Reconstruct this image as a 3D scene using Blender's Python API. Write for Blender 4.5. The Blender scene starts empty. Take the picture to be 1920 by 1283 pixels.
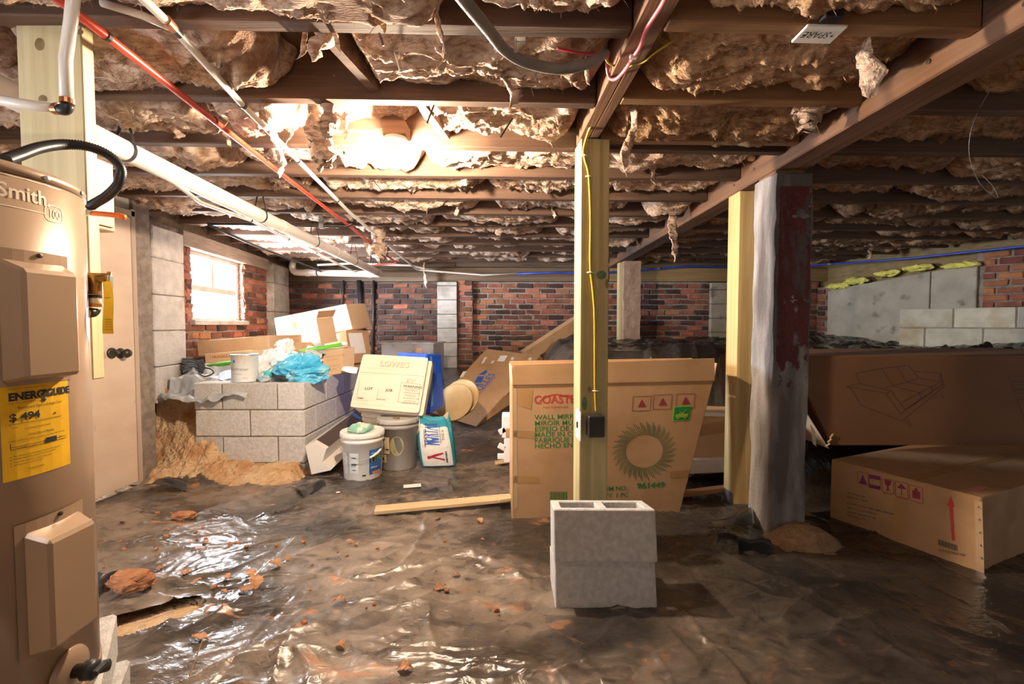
import bpy, bmesh, math, random
import numpy as np
from mathutils import Vector, Matrix, Euler

random.seed(7)
SC = bpy.context.scene
COL = SC.collection
PI = math.pi

# ------------------------------------------------------------------ camera
EYE = Vector((0.0, 0.0, 1.10))
PITCH = math.radians(2.15)
FPX = 853.0
cam_d = bpy.data.cameras.new('camera')
cam_d.sensor_width = 36.0
cam_d.lens = 36.0 * FPX / 1920.0
cam_d.clip_start = 0.02
cam = bpy.data.objects.new('camera', cam_d)
cam.location = EYE
cam.rotation_euler = (PI / 2 - PITCH, 0, 0)
COL.objects.link(cam)
SC.camera = cam

# ------------------------------------------------------------------ world, daylight, exposure
SC.view_settings.view_transform = 'Standard'
SC.view_settings.look = 'None'
SC.view_settings.exposure = 0.30
SC.view_settings.gamma = 1.0
SC.view_settings.use_curve_mapping = False
w = bpy.data.worlds.new('world'); SC.world = w
w.use_nodes = True
bg = w.node_tree.nodes['Background']
bg.inputs[0].default_value = (0.80, 0.90, 1.0, 1)
bg.inputs[1].default_value = 1.6

WALL_A = Vector((-2.72, 3.25, 0)); WALL_D = Vector((-0.129, 1.0, 0)).normalized()
WALL_N = Vector((WALL_D.y, -WALL_D.x, 0))          # into the room

def area_light(name, loc, target, sx, sy, power, color, spread=PI):
    d = bpy.data.lights.new(name, 'AREA'); d.shape = 'RECTANGLE'
    d.size = sx; d.size_y = sy; d.energy = power; d.color = color; d.spread = spread
    o = bpy.data.objects.new(name, d); COL.objects.link(o)
    o.location = loc
    o.rotation_euler = (Vector(target) - Vector(loc)).to_track_quat('-Z', 'Y').to_euler()
    return o
# daylight at the window in the left wall, and at the open access doorway in the same wall nearer than the heater
area_light('window_daylight', Vector((-3.22, 4.45, 1.47)), Vector((-2.0, 4.60, 1.40)), 1.3, 0.8, 560.0, (0.84, 0.92, 1.0))
area_light('doorway_daylight', Vector((-2.75, 0.10, 0.80)), Vector((-1.2, 0.95, 0.75)), 0.55, 0.8, 26.0, (0.95, 0.96, 1.0))
BULB_FLUX = 125.0
FILL_FLUX = 6.0

# ------------------------------------------------------------------ pixel -> place helpers (photo frame 1920 x 1283)
CP, SP = math.cos(PITCH), math.sin(PITCH)
def ray(px, py):
    x = (px - 960.0) / FPX; y = -(py - 641.5) / FPX
    return Vector((x, CP + y * SP, -SP + y * CP))
def at(px, py, Y):                                  # point at distance Y in front of the lens
    d = ray(px, py); return EYE + d * (Y / d.y)
def atz(px, py, Z):                                 # point at height Z
    d = ray(px, py); return EYE + d * ((Z - EYE.z) / d.z)

# ------------------------------------------------------------------ noise
def _h(ix, iy, iz, s):
    h = (ix.astype(np.int64) * 374761393 + iy.astype(np.int64) * 668265263 + iz.astype(np.int64) * 1274126177 + s * 974634777) & 0xffffffff
    h = ((h ^ (h >> 13)) * 1274126177) & 0xffffffff
    return ((h ^ (h >> 16)) & 0xffff) / 65535.0
def vn(x, y, z=None, s=0):
    x = np.asarray(x, float); y = np.asarray(y, float)
    z = np.zeros_like(x) if z is None else np.asarray(z, float)
    ix, iy, iz = np.floor(x), np.floor(y), np.floor(z)
    fx, fy, fz = x - ix, y - iy, z - iz
    fx = fx * fx * fx * (fx * (fx * 6 - 15) + 10); fy = fy * fy * fy * (fy * (fy * 6 - 15) + 10); fz = fz * fz * (3 - 2 * fz)
    r = 0
    for a in (0, 1):
        wx = fx if a else 1 - fx
        for b in (0, 1):
            wy = fy if b else 1 - fy
            if np.any(fz > 0):
                for c in (0, 1):
                    r = r + wx * wy * (fz if c else 1 - fz) * _h(ix + a, iy + b, iz + c, s)
            else:
                r = r + wx * wy * _h(ix + a, iy + b, iz, s)
    return r * 2 - 1
def fbm(x, y, z=None, o=4, s=0, g=0.5, l=2.07):
    r = 0; a = 1.0
    for i in range(o):
        r = r + a * vn(x, y, z, s + i * 17)
        x = x * l + 3.7; y = y * l + 1.3
        if z is not None: z = z * l + 2.1
        a *= g
    return r
def ridged(x, y, o=3, s=0, g=0.5):
    r = 0; a = 1.0
    for i in range(o):
        r = r + a * (1 - np.abs(vn(x, y, None, s + i * 13)) * 2)
        x = x * 2.1 + 5.2; y = y * 2.1 + 2.9; a *= g
    return r
def sst(a, b, t):
    t = np.clip((t - a) / (b - a), 0, 1); return t * t * (3 - 2 * t)

# ------------------------------------------------------------------ materials
MATS = {}
def mat(name, c1, c2=None, rough=0.6, scale=(8, 8, 8), detail=5, ramp=(0.35, 0.65), metal=0.0, bump=0.0, bscale=60, bdist=0.01,
        rnd=0.0, c3=None, s3=None, t3=(0.55, 0.62), emit=None, coat=0.0, spec=0.5, r2=None, distort=0.0, alpha=None, bvec=None, trans=None, huernd=0.0):
    if name in MATS: return MATS[name]
    m = bpy.data.materials.new(name); m.use_nodes = True
    nt = m.node_tree; N = nt.nodes; L = nt.links
    b = N['Principled BSDF']
    b.inputs['Roughness'].default_value = rough; b.inputs['Metallic'].default_value = metal
    b.inputs['Specular IOR Level'].default_value = spec
    if coat: b.inputs['Coat Weight'].default_value = coat; b.inputs['Coat Roughness'].default_value = 0.12
    c2 = c2 or c1
    tc = N.new('ShaderNodeTexCoord')
    mp = N.new('ShaderNodeMapping'); mp.inputs['Scale'].default_value = scale
    L.new(tc.outputs['Object'], mp.inputs['Vector'])
    vec = mp.outputs['Vector']
    if rnd or huernd:
        oi = N.new('ShaderNodeObjectInfo')
        ad = N.new('ShaderNodeVectorMath'); ad.operation = 'ADD'
        mu = N.new('ShaderNodeVectorMath'); mu.operation = 'SCALE'; mu.inputs['Scale'].default_value = 97.0
        cx = N.new('ShaderNodeCombineXYZ')
        for k in range(3): L.new(oi.outputs['Random'], cx.inputs[k])
        L.new(cx.outputs[0], mu.inputs[0]); L.new(mp.outputs['Vector'], ad.inputs[0]); L.new(mu.outputs[0], ad.inputs[1]); vec = ad.outputs[0]
    nz = N.new('ShaderNodeTexNoise'); nz.inputs['Scale'].default_value = 1.0; nz.inputs['Detail'].default_value = detail
    nz.inputs['Distortion'].default_value = distort
    L.new(vec, nz.inputs['Vector'])
    cr = N.new('ShaderNodeValToRGB')
    cr.color_ramp.elements[0].position = ramp[0]; cr.color_ramp.elements[0].color = (*c1, 1)
    cr.color_ramp.elements[1].position = ramp[1]; cr.color_ramp.elements[1].color = (*c2, 1)
    L.new(nz.outputs['Fac'], cr.inputs['Fac'])
    col = cr.outputs['Color']
    if c3:
        n3 = N.new('ShaderNodeTexNoise'); n3.inputs['Scale'].default_value = 1.0; n3.inputs['Detail'].default_value = 6
        m3 = N.new('ShaderNodeMapping'); m3.inputs['Scale'].default_value = s3 or (3, 3, 3); m3.inputs['Location'].default_value = (7.3, 2.1, 4.4)
        L.new(tc.outputs['Object'], m3.inputs['Vector']); L.new(m3.outputs[0], n3.inputs['Vector'])
        r3 = N.new('ShaderNodeMapRange'); r3.inputs[1].default_value = t3[0]; r3.inputs[2].default_value = t3[1]; r3.clamp = True
        L.new(n3.outputs['Fac'], r3.inputs[0])
        mx = N.new('ShaderNodeMix'); mx.data_type = 'RGBA'
        L.new(r3.outputs[0], mx.inputs[0]); L.new(col, mx.inputs[6]); mx.inputs[7].default_value = (*c3, 1)
        col = mx.outputs[2]
        if r2 is not None:
            rr = N.new('ShaderNodeMapRange'); rr.inputs[3].default_value = rough; rr.inputs[4].default_value = r2
            L.new(r3.outputs[0], rr.inputs[0]); L.new(rr.outputs[0], b.inputs['Roughness'])
    if rnd or huernd:
        hs = N.new('ShaderNodeHueSaturation')
        mr = N.new('ShaderNodeMapRange'); mr.inputs[3].default_value = 1 - rnd; mr.inputs[4].default_value = 1 + rnd
        L.new(oi.outputs['Random'], mr.inputs[0]); L.new(mr.outputs[0], hs.inputs['Value'])
        if huernd:
            mt = N.new('ShaderNodeMath'); mt.operation = 'MULTIPLY'; mt.inputs[1].default_value = 7.13
            fr = N.new('ShaderNodeMath'); fr.operation = 'FRACT'
            L.new(oi.outputs['Random'], mt.inputs[0]); L.new(mt.outputs[0], fr.inputs[0])
            mh = N.new('ShaderNodeMapRange'); mh.inputs[3].default_value = 0.5 - huernd; mh.inputs[4].default_value = 0.5 + huernd
            L.new(fr.outputs[0], mh.inputs[0]); L.new(mh.outputs[0], hs.inputs['Hue'])
        L.new(col, hs.inputs['Color']); col = hs.outputs['Color']
    L.new(col, b.inputs['Base Color'])
    if bump:
        nb = N.new('ShaderNodeTexNoise'); nb.inputs['Scale'].default_value = bscale; nb.inputs['Detail'].default_value = 6
        if bvec:
            mb = N.new('ShaderNodeMapping'); mb.inputs['Scale'].default_value = bvec; L.new(tc.outputs['Object'], mb.inputs['Vector']); L.new(mb.outputs[0], nb.inputs['Vector'])
        else: L.new(tc.outputs['Object'], nb.inputs['Vector'])
        bp = N.new('ShaderNodeBump'); bp.inputs['Strength'].default_value = bump; bp.inputs['Distance'].default_value = bdist
        L.new(nb.outputs['Fac'], bp.inputs['Height']); L.new(bp.outputs['Normal'], b.inputs['Normal'])
    if emit:
        b.inputs['Emission Color'].default_value = (*emit[0], 1); b.inputs['Emission Strength'].default_value = emit[1]
    if alpha is not None:
        b.inputs['Alpha'].default_value = alpha
    if trans is not None:
        tb = N.new('ShaderNodeBsdfTransparent'); mxs = N.new('ShaderNodeMixShader'); mxs.inputs[0].default_value = trans
        out = N['Material Output']
        L.new(b.outputs[0], mxs.inputs[1]); L.new(tb.outputs[0], mxs.inputs[2]); L.new(mxs.outputs[0], out.inputs['Surface'])
    MATS[name] = m
    return m
def flat(name, c, rough=0.6, **k): return mat(name, c, tuple(min(1, v * 1.12 + 0.004) for v in c), rough, scale=(25, 25, 25), **k)

def wood(name, c1, c2, axis, fine=30, rough=0.75, c3=None, t3=(0.6, 0.7), bump=0.25):
    sc = [fine, fine, fine]; sc[axis] = 0.9
    bv = [3.0, 3.0, 3.0]; bv[axis] = 0.12
    return mat(name, c1, c2, rough, scale=sc, detail=4, distort=0.6, ramp=(0.33, 0.68), bump=bump, bscale=40, bdist=0.004, bvec=bv, c3=c3, s3=[3 if i != axis else 0.6 for i in range(3)], t3=t3)

# ------------------------------------------------------------------ objects
ORG = {}
def P(o, label=None, cat=None, group=None, kind=None):
    if label: o['label'] = label
    if cat: o['category'] = cat
    if group: o['group'] = group
    if kind: o['kind'] = kind
    return o
def thing(name, loc, label, cat, group=None):
    o = bpy.data.objects.new(name, None); COL.objects.link(o)
    o.location = loc; o.empty_display_size = 0.05
    ORG[o] = Vector(loc)
    return P(o, label, cat, group)
def link(name, me, m, parent=None, org=None, smooth=False):
    if m is not None: me.materials.append(m)
    o = bpy.data.objects.new(name, me); COL.objects.link(o)
    if parent is not None:
        o.parent = parent; ORG[o] = ORG[parent]
    else:
        o.location = org; ORG[o] = Vector(org)
    if smooth: me.polygons.foreach_set('use_smooth', [True] * len(me.polygons))
    return o
def Rz(a): return Matrix.Rotation(a, 3, 'Z')
def Rot(x=0, y=0, z=0): return Euler((x, y, z), 'XYZ').to_matrix()

class MB:
    def __init__(s): s.v = []; s.f = []
    def add(s, vs, fs):
        n = len(s.v); s.v += [Vector(v) for v in vs]; s.f += [tuple(i + n for i in f) for f in fs]; return s
    def hexa(s, c8, b=0.0):
        """8 corners: bottom 0-3 (ccw), top 4-7; chamfered when b > 0"""
        c8 = [Vector(c) for c in c8]
        if b <= 0:
            return s.add(c8, [(3, 2, 1, 0), (4, 5, 6, 7), (0, 1, 5, 4), (1, 2, 6, 5), (2, 3, 7, 6), (3, 0, 4, 7)])
        nb = {0: (1, 3, 4), 1: (2, 0, 5), 2: (3, 1, 6), 3: (0, 2, 7), 4: (7, 5, 0), 5: (4, 6, 1), 6: (5, 7, 2), 7: (6, 4, 3)}
        vs = []; idx = {}
        for i in range(8):
            d = [c8[j] - c8[i] for j in nb[i]]
            d = [x.normalized() * min(b, x.length * 0.45) for x in d]
            for a in range(3):                       # vertex on the face NOT containing neighbour a
                o = [d[k] for k in range(3) if k != a]
                idx[(i, nb[i][a])] = len(vs); vs.append(c8[i] + o[0] + o[1])
        F = {'b': (3, 2, 1, 0), 't': (4, 5, 6, 7), 'f': (0, 1, 5, 4), 'r': (1, 2, 6, 5), 'k': (2, 3, 7, 6), 'l': (3, 0, 4, 7)}
        def fv(i, face):
            for j in nb[i]:
                if j not in face: return idx[(i, j)]
        fs = []
        for k, q in F.items(): fs.append(tuple(fv(i, q) for i in q))
        ks = list(F.values())
        for a in range(6):
            for c in range(a + 1, 6):
                sh = [i for i in ks[a] if i in ks[c]]
                if len(sh) == 2:
                    qa = ks[a]; p = qa.index(sh[0]); i, j = (sh[0], sh[1]) if qa[(p + 1) % 4] == sh[1] else (sh[1], sh[0])
                    fs.append((fv(j, qa), fv(i, qa), fv(i, ks[c]), fv(j, ks[c])))
        for i in range(8):
            t = [idx[(i, j)] for j in nb[i]]
            n = (vs[t[1]] - vs[t[0]]).cross(vs[t[2]] - vs[t[0]])
            cen = sum(c8, Vector()) / 8
            fs.append(tuple(t) if n.dot(c8[i] - cen) > 0 else tuple(t[::-1]))
        return s.add(vs, fs)
    def box(s, c, size, R=None, b=0.0):
        c = Vector(c); h = Vector(size) / 2
        q = [(-1, -1, -1), (1, -1, -1), (1, 1, -1), (-1, 1, -1), (-1, -1, 1), (1, -1, 1), (1, 1, 1), (-1, 1, 1)]
        vs = [Vector((a * h.x, d * h.y, e * h.z)) for a, d, e in q]
        if R is not None: vs = [R @ v for v in vs]
        return s.hexa([c + v for v in vs], b)
    def bar(s, p0, p1, wd, ht, b=0.003, up=(0, 0, 1)):
        p0 = Vector(p0); p1 = Vector(p1); d = (p1 - p0); ln = d.length; d = d.normalized()
        sd = d.cross(Vector(up)); sd = sd.normalized(); u = sd.cross(d)
        R = Matrix((d, -sd, u)).transposed()
        return s.box((p0 + p1) / 2, (ln, wd, ht), R, b)
    def tube(s, pts, r, n=10, cap=True, closed=False):
        pts = [Vector(p) for p in pts]; m = len(pts)
        rs = r if isinstance(r, (list, tuple)) else [r] * m
        fr = None; rings = []
        for i, p in enumerate(pts):
            t = (pts[min(i + 1, m - 1)] - pts[max(i - 1, 0)]).normalized()
            if fr is None:
                a = Vector((0, 0, 1)) if abs(t.z) < 0.9 else Vector((1, 0, 0))
                fr = t.cross(a).normalized()
            else:
                fr = (fr - t * fr.dot(t)).normalized()
            bn = t.cross(fr)
            rings.append([p + (fr * math.cos(2 * PI * k / n) + bn * math.sin(2 * PI * k / n)) * rs[i] for k in range(n)])
        vs = [v for rg in rings for v in rg]; fs = []
        for i in range(m - 1):
            for k in range(n):
                a = i * n + k; c = i * n + (k + 1) % n
                fs.append((a, c, c + n, a + n))
        if cap: fs.append(tuple(range(n))[::-1]); fs.append(tuple((m - 1) * n + k for k in range(n)))
        return s.add(vs, fs)
    def lathe(s, prof, c, n=32, R=None, sx=1.0, sy=1.0):
        """prof: (r, z) pairs bottom to top"""
        c = Vector(c); vs = []; fs = []
        for r, z in prof:
            for k in range(n):
                v = Vector((r * math.cos(2 * PI * k / n) * sx, r * math.sin(2 * PI * k / n) * sy, z))
                if R is not None: v = R @ v
                vs.append(c + v)
        m = len(prof)
        for i in range(m - 1):
            for k in range(n):
                a = i * n + k; d = i * n + (k + 1) % n
                fs.append((a, d, d + n, a + n))
        fs.append(tuple(range(n))[::-1]); fs.append(tuple((m - 1) * n + k for k in range(n)))
        return s.add(vs, fs)
    def quad(s, a, b, c, d): return s.add([a, b, c, d], [(0, 1, 2, 3)])
    def prism(s, poly, ext):
        """closed polygon (3D points) extruded along ext"""
        p = [Vector(q) for q in poly]; n = len(p); e = Vector(ext)
        fs = [tuple(range(n))[::-1], tuple(range(n, 2 * n))] + [(i, (i + 1) % n, (i + 1) % n + n, i + n) for i in range(n)]
        return s.add(p + [q + e for q in p], fs)
    def grid(s, fn, nu, nv):
        vs = [fn(i / nu, j / nv) for j in range(nv + 1) for i in range(nu + 1)]
        fs = [(j * (nu + 1) + i, j * (nu + 1) + i + 1, (j + 1) * (nu + 1) + i + 1, (j + 1) * (nu + 1) + i) for j in range(nv) for i in range(nu)]
        return s.add(vs, fs)
    def xf(s, f): s.v = [f(v) for v in s.v]; return s
    def rough(s, amp, sc, seed=0):
        a = np.array([tuple(v) for v in s.v])
        for k in range(3):
            n = fbm(a[:, 0] * sc, a[:, 1] * sc + k * 9.1, a[:, 2] * sc, 3, seed + k * 5) * amp
            for i, v in enumerate(s.v): v[k] += n[i]
        return s
    def build(s, name, m, parent=None, smooth=False, org=None):
        if parent is not None: o = ORG[parent]
        elif org is not None: o = Vector(org)
        else:
            xs = [v.x for v in s.v]; ys = [v.y for v in s.v]; zs = [v.z for v in s.v]
            o = Vector(((min(xs) + max(xs)) / 2, (min(ys) + max(ys)) / 2, min(zs)))
        me = bpy.data.meshes.new(name)
        me.from_pydata([tuple(v - o) for v in s.v], [], s.f); me.update()
        return link(name, me, m, parent, o, smooth)

def np_grid_mesh(name, X, Y, Z, m, parent=None, keep=None, smooth=True, org=(0, 0, 0)):
    """grid arrays (nv, nu) -> mesh"""
    nv, nu = X.shape
    o = ORG[parent] if parent is not None else Vector(org)
    co = np.stack([X - o.x, Y - o.y, Z - o.z], -1).reshape(-1, 3)
    i = np.arange((nv - 1) * (nu - 1)); r = i // (nu - 1); c = i % (nu - 1); a = r * nu + c
    fc = np.stack([a, a + 1, a + nu + 1, a + nu], -1)
    if keep is not None:
        fc = fc[keep.reshape(-1)]
        used = np.unique(fc); remap = -np.ones(len(co), int); remap[used] = np.arange(len(used)); co = co[used]; fc = remap[fc]
    me = bpy.data.meshes.new(name)
    me.vertices.add(len(co)); me.vertices.foreach_set('co', co.astype(np.float32).ravel())
    me.loops.add(len(fc) * 4); me.loops.foreach_set('vertex_index', fc.astype(np.int32).ravel())
    me.polygons.add(len(fc)); me.polygons.foreach_set('loop_start', np.arange(0, len(fc) * 4, 4, dtype=np.int32))
    me.update(calc_edges=True)
    return link(name, me, m, parent, o, smooth)

def text_geo(body, size=1.0, align='LEFT', wx=1.0, bold=0.0):
    c = bpy.data.curves.new('txt', 'FONT'); c.body = body; c.size = size; c.align_x = align; c.resolution_u = 3; c.offset = bold
    o = bpy.data.objects.new('txt', c)
    me = bpy.data.meshes.new_from_object(o)
    vs = [Vector((v.co.x * wx, v.co.y, 0)) for v in me.vertices]; fs = [tuple(p.vertices) for p in me.polygons]
    bpy.data.meshes.remove(me); bpy.data.objects.remove(o); bpy.data.curves.remove(c)
    return vs, fs
class Face:
    """a plane on a thing: origin, x axis, y axis in world space; prints go on it"""
    def __init__(s, o, xd, yd, lift=0.0012, fn=None):
        s.o = Vector(o); s.x = Vector(xd).normalized(); s.y = Vector(yd); s.y = (s.y - s.x * s.y.dot(s.x)).normalized(); s.n = s.x.cross(s.y); s.l = lift; s.fn = fn
    def p(s, u, v, k=1.0):
        if s.fn: return s.fn(u, v, s.l * k)
        return s.o + s.x * u + s.y * v + s.n * s.l * k
    def text(s, parent, m, items, name='lettering', k=1.0):
        """items: (string, u, v, size[, align[, wx[, bold[, angle]]]])"""
        if len(items) > 1:
            for it in items: last = s.text(parent, m, [it], name, k)
            return last
        mb = MB()
        for it in items:
            st, u, v, sz = it[:4]; al = it[4] if len(it) > 4 else 'LEFT'; wx = it[5] if len(it) > 5 else 1.0; bo = it[6] if len(it) > 6 else 0.0; an = it[7] if len(it) > 7 else 0.0
            vs, fs = text_geo(st, sz, al, wx, bo)
            ca, sa = math.cos(an), math.sin(an)
            mb.add([s.p(u + q.x * ca - q.y * sa, v + q.x * sa + q.y * ca, k) for q in vs], fs)
        return mb.build(name, m, parent)
    def shapes(s, parent, m, rects=(), polys=(), lines=(), rings=(), name='print', k=1.0):
        if not lines and not rings and 1 < len(rects) + len(polys) <= 12:      # separate marks are separate parts
            for q in rects: last = s.shapes(parent, m, rects=[q], name=name, k=k)
            for q in polys: last = s.shapes(parent, m, polys=[q], name=name, k=k)
            return last
        mb = MB()
        for u0, v0, u1, v1 in rects:
            nu = 6 if s.fn else 1
            for i in range(nu):
                a = u0 + (u1 - u0) * i / nu; b = u0 + (u1 - u0) * (i + 1) / nu
                mb.quad(s.p(a, v0, k), s.p(b, v0, k), s.p(b, v1, k), s.p(a, v1, k))
        for pl in polys: mb.add([s.p(u, v, k) for u, v in pl], [tuple(range(len(pl)))])
        for (u0, v0, u1, v1, wd) in lines:
            d = Vector((u1 - u0, v1 - v0)); n = Vector((-d.y, d.x)).normalized() * wd / 2
            mb.quad(s.p(u0 + n.x, v0 + n.y, k), s.p(u0 - n.x, v0 - n.y, k), s.p(u1 - n.x, v1 - n.y, k), s.p(u1 + n.x, v1 + n.y, k))
        for (u, v, r, wd, n, a0, a1, sy) in rings:
            for i in range(n):
                t0 = a0 + (a1 - a0) * i / n; t1 = a0 + (a1 - a0) * (i + 1) / n
                mb.quad(*[s.p(u + q * math.cos(t), v + q * math.sin(t) * sy, k) for q, t in ((r, t0), (r + wd, t0), (r + wd, t1), (r, t1))][::-1])
        return mb.build(name, m, parent)
def _uv(s, px, py):
    d = ray(px, py); t = (s.o - EYE).dot(s.n) / d.dot(s.n); p = EYE + d * t - s.o
    return p.dot(s.x), p.dot(s.y)
Face.uv = _uv
def pxlines(f, pts, wd, closed=False):
    q = [f.uv(*p) for p in pts]
    if closed: q = q + q[:1]
    return [(a[0], a[1], b[0], b[1], wd) for a, b in zip(q[:-1], q[1:])]
def pxpoly(f, pts): return [f.uv(*p) for p in pts]
def pxtext(f, st, x, y, hpx, align='LEFT', wx=1.0, bold=0.0, end=None):
    """text whose capitals are hpx tall at pixel (x, y) on the face; end = pixel towards which it runs"""
    u, v = f.uv(x, y); u2, v2 = f.uv(x, y - hpx); sz = math.hypot(u2 - u, v2 - v) / 0.70
    an = 0.0
    if end: a, b = f.uv(*end); an = math.atan2(b - v, a - u)
    return (st, u, v, sz, align, wx, bold * sz, an)
# ================================================================== materials used by the setting
M_CLAY = mat('clay', (0.68, 0.42, 0.22), (0.80, 0.58, 0.36), 0.95, scale=(7, 7, 7), c3=(0.52, 0.24, 0.09), s3=(4, 4, 4), t3=(0.5, 0.68), bump=1.0, bscale=26, bdist=0.06)
M_MORTAR = mat('mortar', (0.21, 0.17, 0.14), (0.33, 0.275, 0.23), 0.95, scale=(20, 20, 20), bump=0.7, bscale=90, bdist=0.01, c3=(0.20, 0.15, 0.13), s3=(2, 2, 2))
M_BRICK = [mat('brick_red', (0.28, 0.098, 0.060), (0.16, 0.057, 0.038), 0.9, scale=(9, 9, 9), bump=0.6, bscale=70, bdist=0.006, rnd=0.35, huernd=0.012, c3=(0.30, 0.22, 0.17), s3=(14, 14, 14), t3=(0.62, 0.75)),
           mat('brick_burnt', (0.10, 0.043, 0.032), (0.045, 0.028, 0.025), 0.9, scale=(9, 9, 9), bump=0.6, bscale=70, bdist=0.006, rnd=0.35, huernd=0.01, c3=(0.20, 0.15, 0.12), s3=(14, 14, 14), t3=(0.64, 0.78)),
           mat('brick_orange', (0.45, 0.165, 0.085), (0.33, 0.11, 0.06), 0.9, scale=(9, 9, 9), bump=0.6, bscale=70, bdist=0.006, rnd=0.22, huernd=0.012)]
M_CMU = mat('concrete_block', (0.50, 0.49, 0.48), (0.64, 0.63, 0.62), 0.95, scale=(45, 45, 45), bump=0.75, bscale=140, bdist=0.006, rnd=0.10, c3=(0.53, 0.47, 0.40), s3=(5, 5, 5), t3=(0.55, 0.8))
M_CONC = mat('old_concrete', (0.40, 0.37, 0.34), (0.54, 0.50, 0.46), 0.95, scale=(9, 9, 16), bump=0.7, bscale=80, bdist=0.01, c3=(0.27, 0.23, 0.20), s3=(3, 3, 2), t3=(0.52, 0.7))
M_PARGE = mat('parging', (0.36, 0.33, 0.27), (0.46, 0.42, 0.35), 0.95, scale=(5, 5, 5), bump=0.5, bscale=60, bdist=0.008, c3=(0.21, 0.18, 0.15), s3=(6, 6, 6), t3=(0.58, 0.7))
M_JOIST = wood('joist_wood', (0.085, 0.046, 0.030), (0.17, 0.092, 0.055), 0, c3=(0.035, 0.025, 0.02), t3=(0.55, 0.75))
M_JOIST_L = wood('joist_wood_tan', (0.20, 0.10, 0.045), (0.31, 0.165, 0.075), 0)
M_BEAM = wood('beam_wood', (0.13, 0.062, 0.034), (0.24, 0.12, 0.062), 1, c3=(0.05, 0.033, 0.025), t3=(0.52, 0.68))
M_SILL = wood('sill_wood', (0.11, 0.07, 0.045), (0.20, 0.13, 0.08), 0)
M_SUB = wood('subfloor_wood', (0.09, 0.055, 0.035), (0.15, 0.09, 0.055), 1)
M_INS = mat('glass_wool', (0.42, 0.255, 0.17), (0.79, 0.62, 0.50), 1.0, scale=(9, 22, 22), detail=9, distort=2.2, ramp=(0.34, 0.62), bump=1.0, bscale=1.0, bdist=0.010, bvec=(70, 190, 190), c3=(0.25, 0.125, 0.07), s3=(3, 6, 6), t3=(0.50, 0.72), rnd=0.10)
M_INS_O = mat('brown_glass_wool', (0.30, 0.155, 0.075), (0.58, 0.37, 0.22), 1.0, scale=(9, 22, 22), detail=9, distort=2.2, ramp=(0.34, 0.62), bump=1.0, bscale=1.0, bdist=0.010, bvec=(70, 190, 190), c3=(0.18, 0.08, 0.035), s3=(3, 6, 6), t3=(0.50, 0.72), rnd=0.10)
M_DRYW = mat('plain_wall', (0.42, 0.38, 0.33), (0.5, 0.46, 0.41), 0.9, scale=(6, 6, 6), bump=0.2)
M_DOOR = mat('door_paint', (0.62, 0.47, 0.36), (0.70, 0.55, 0.43), 0.55, scale=(3, 3, 6), c3=(0.42, 0.22, 0.10), s3=(16, 16, 9), t3=(0.66, 0.78), bump=0.1)
M_FRAMEW = mat('window_paint', (0.44, 0.36, 0.31), (0.54, 0.46, 0.40), 0.6, scale=(12, 12, 12))
M_IRON = mat('dark_iron', (0.045, 0.04, 0.038), (0.08, 0.07, 0.065), 0.45, scale=(20, 20, 20), metal=0.6)

M_MORTAR_SHADE = mat('shade_mortar', (0.07, 0.058, 0.055), (0.14, 0.115, 0.10), 0.95, scale=(6, 6, 6), bump=0.7, bscale=90, bdist=0.01)
# ================================================================== ground
CMU_X0, CMU_X1, CMU_Y0, CMU_Y1, CMU_TOP = -2.36, -1.545, 3.36, 4.53, 0.67
def T(x, y):
    x = np.asarray(x, float); y = np.asarray(y, float)
    c = 0.50 * sst(3.75, 6.0, y) * sst(-2.2, -1.4, x) * (1 - sst(-0.1, 0.6, x))
    yb = 3.36 + 0.10 * np.sin(x * 3.1)
    r = 0.88 * sst(0.0, 0.55, x) * sst(yb, yb + 0.42, y)
    b0 = 2.68 + 0.42 * (x - 1.8)
    k = 0.30 * sst(1.62, 1.80, x) * sst(b0, b0 + 0.3, y) * (1 - sst(3.36, 3.75, y))
    m = 0.60 * sst(3.12, 3.72, y + 0.10 * (x + 2.4)) * (1 - sst(-2.28, -2.08, x))
    inside = sst(CMU_Y0 + 0.10, CMU_Y0 + 0.16, y) * (1 - sst(CMU_X1 - 0.12, CMU_X1 - 0.06, x)) * (1 - sst(4.5, 5.3, y) * 0.12)
    m = np.maximum(m, 0.62 * inside)
    m = np.maximum(m, 0.10 * sst(3.05, 3.33, y) * (1 - sst(-1.62, -1.50, x)))
    m = m + 0.10 * inside * sst(3.6, 3.95, y)
    m = m * (1 - sst(4.35, 4.55, y) * sst(-1.75, -1.6, x))
    return np.maximum(np.maximum(c, r), np.maximum(k, m))
def ground(x, y): return float(T(np.array([x]), np.array([y]))[0])

xs = np.concatenate([np.linspace(-3.4, -1.4, 170), np.linspace(-1.38, 5.8, 220)]); ys = np.concatenate([np.linspace(-1.3, 2.9, 120), np.linspace(2.92, 4.2, 110), np.linspace(4.23, 6.6, 80)])
X, Y = np.meshgrid(xs, ys)
near_mound = np.exp(-((X + 2.4) ** 2 / 0.35 + (Y - 3.55) ** 2 / 0.3))
Z = T(X, Y) - 0.02 + 0.008 * fbm(X * 5, Y * 5, None, 4, 3) + near_mound * (0.05 * fbm(X * 6, Y * 6, None, 6, 9, 0.62) + 0.03 * np.abs(fbm(X * 14, Y * 14, None, 4, 4, 0.6)))
P(np_grid_mesh('floor', X, Y, Z, M_CLAY), kind='structure')

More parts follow.
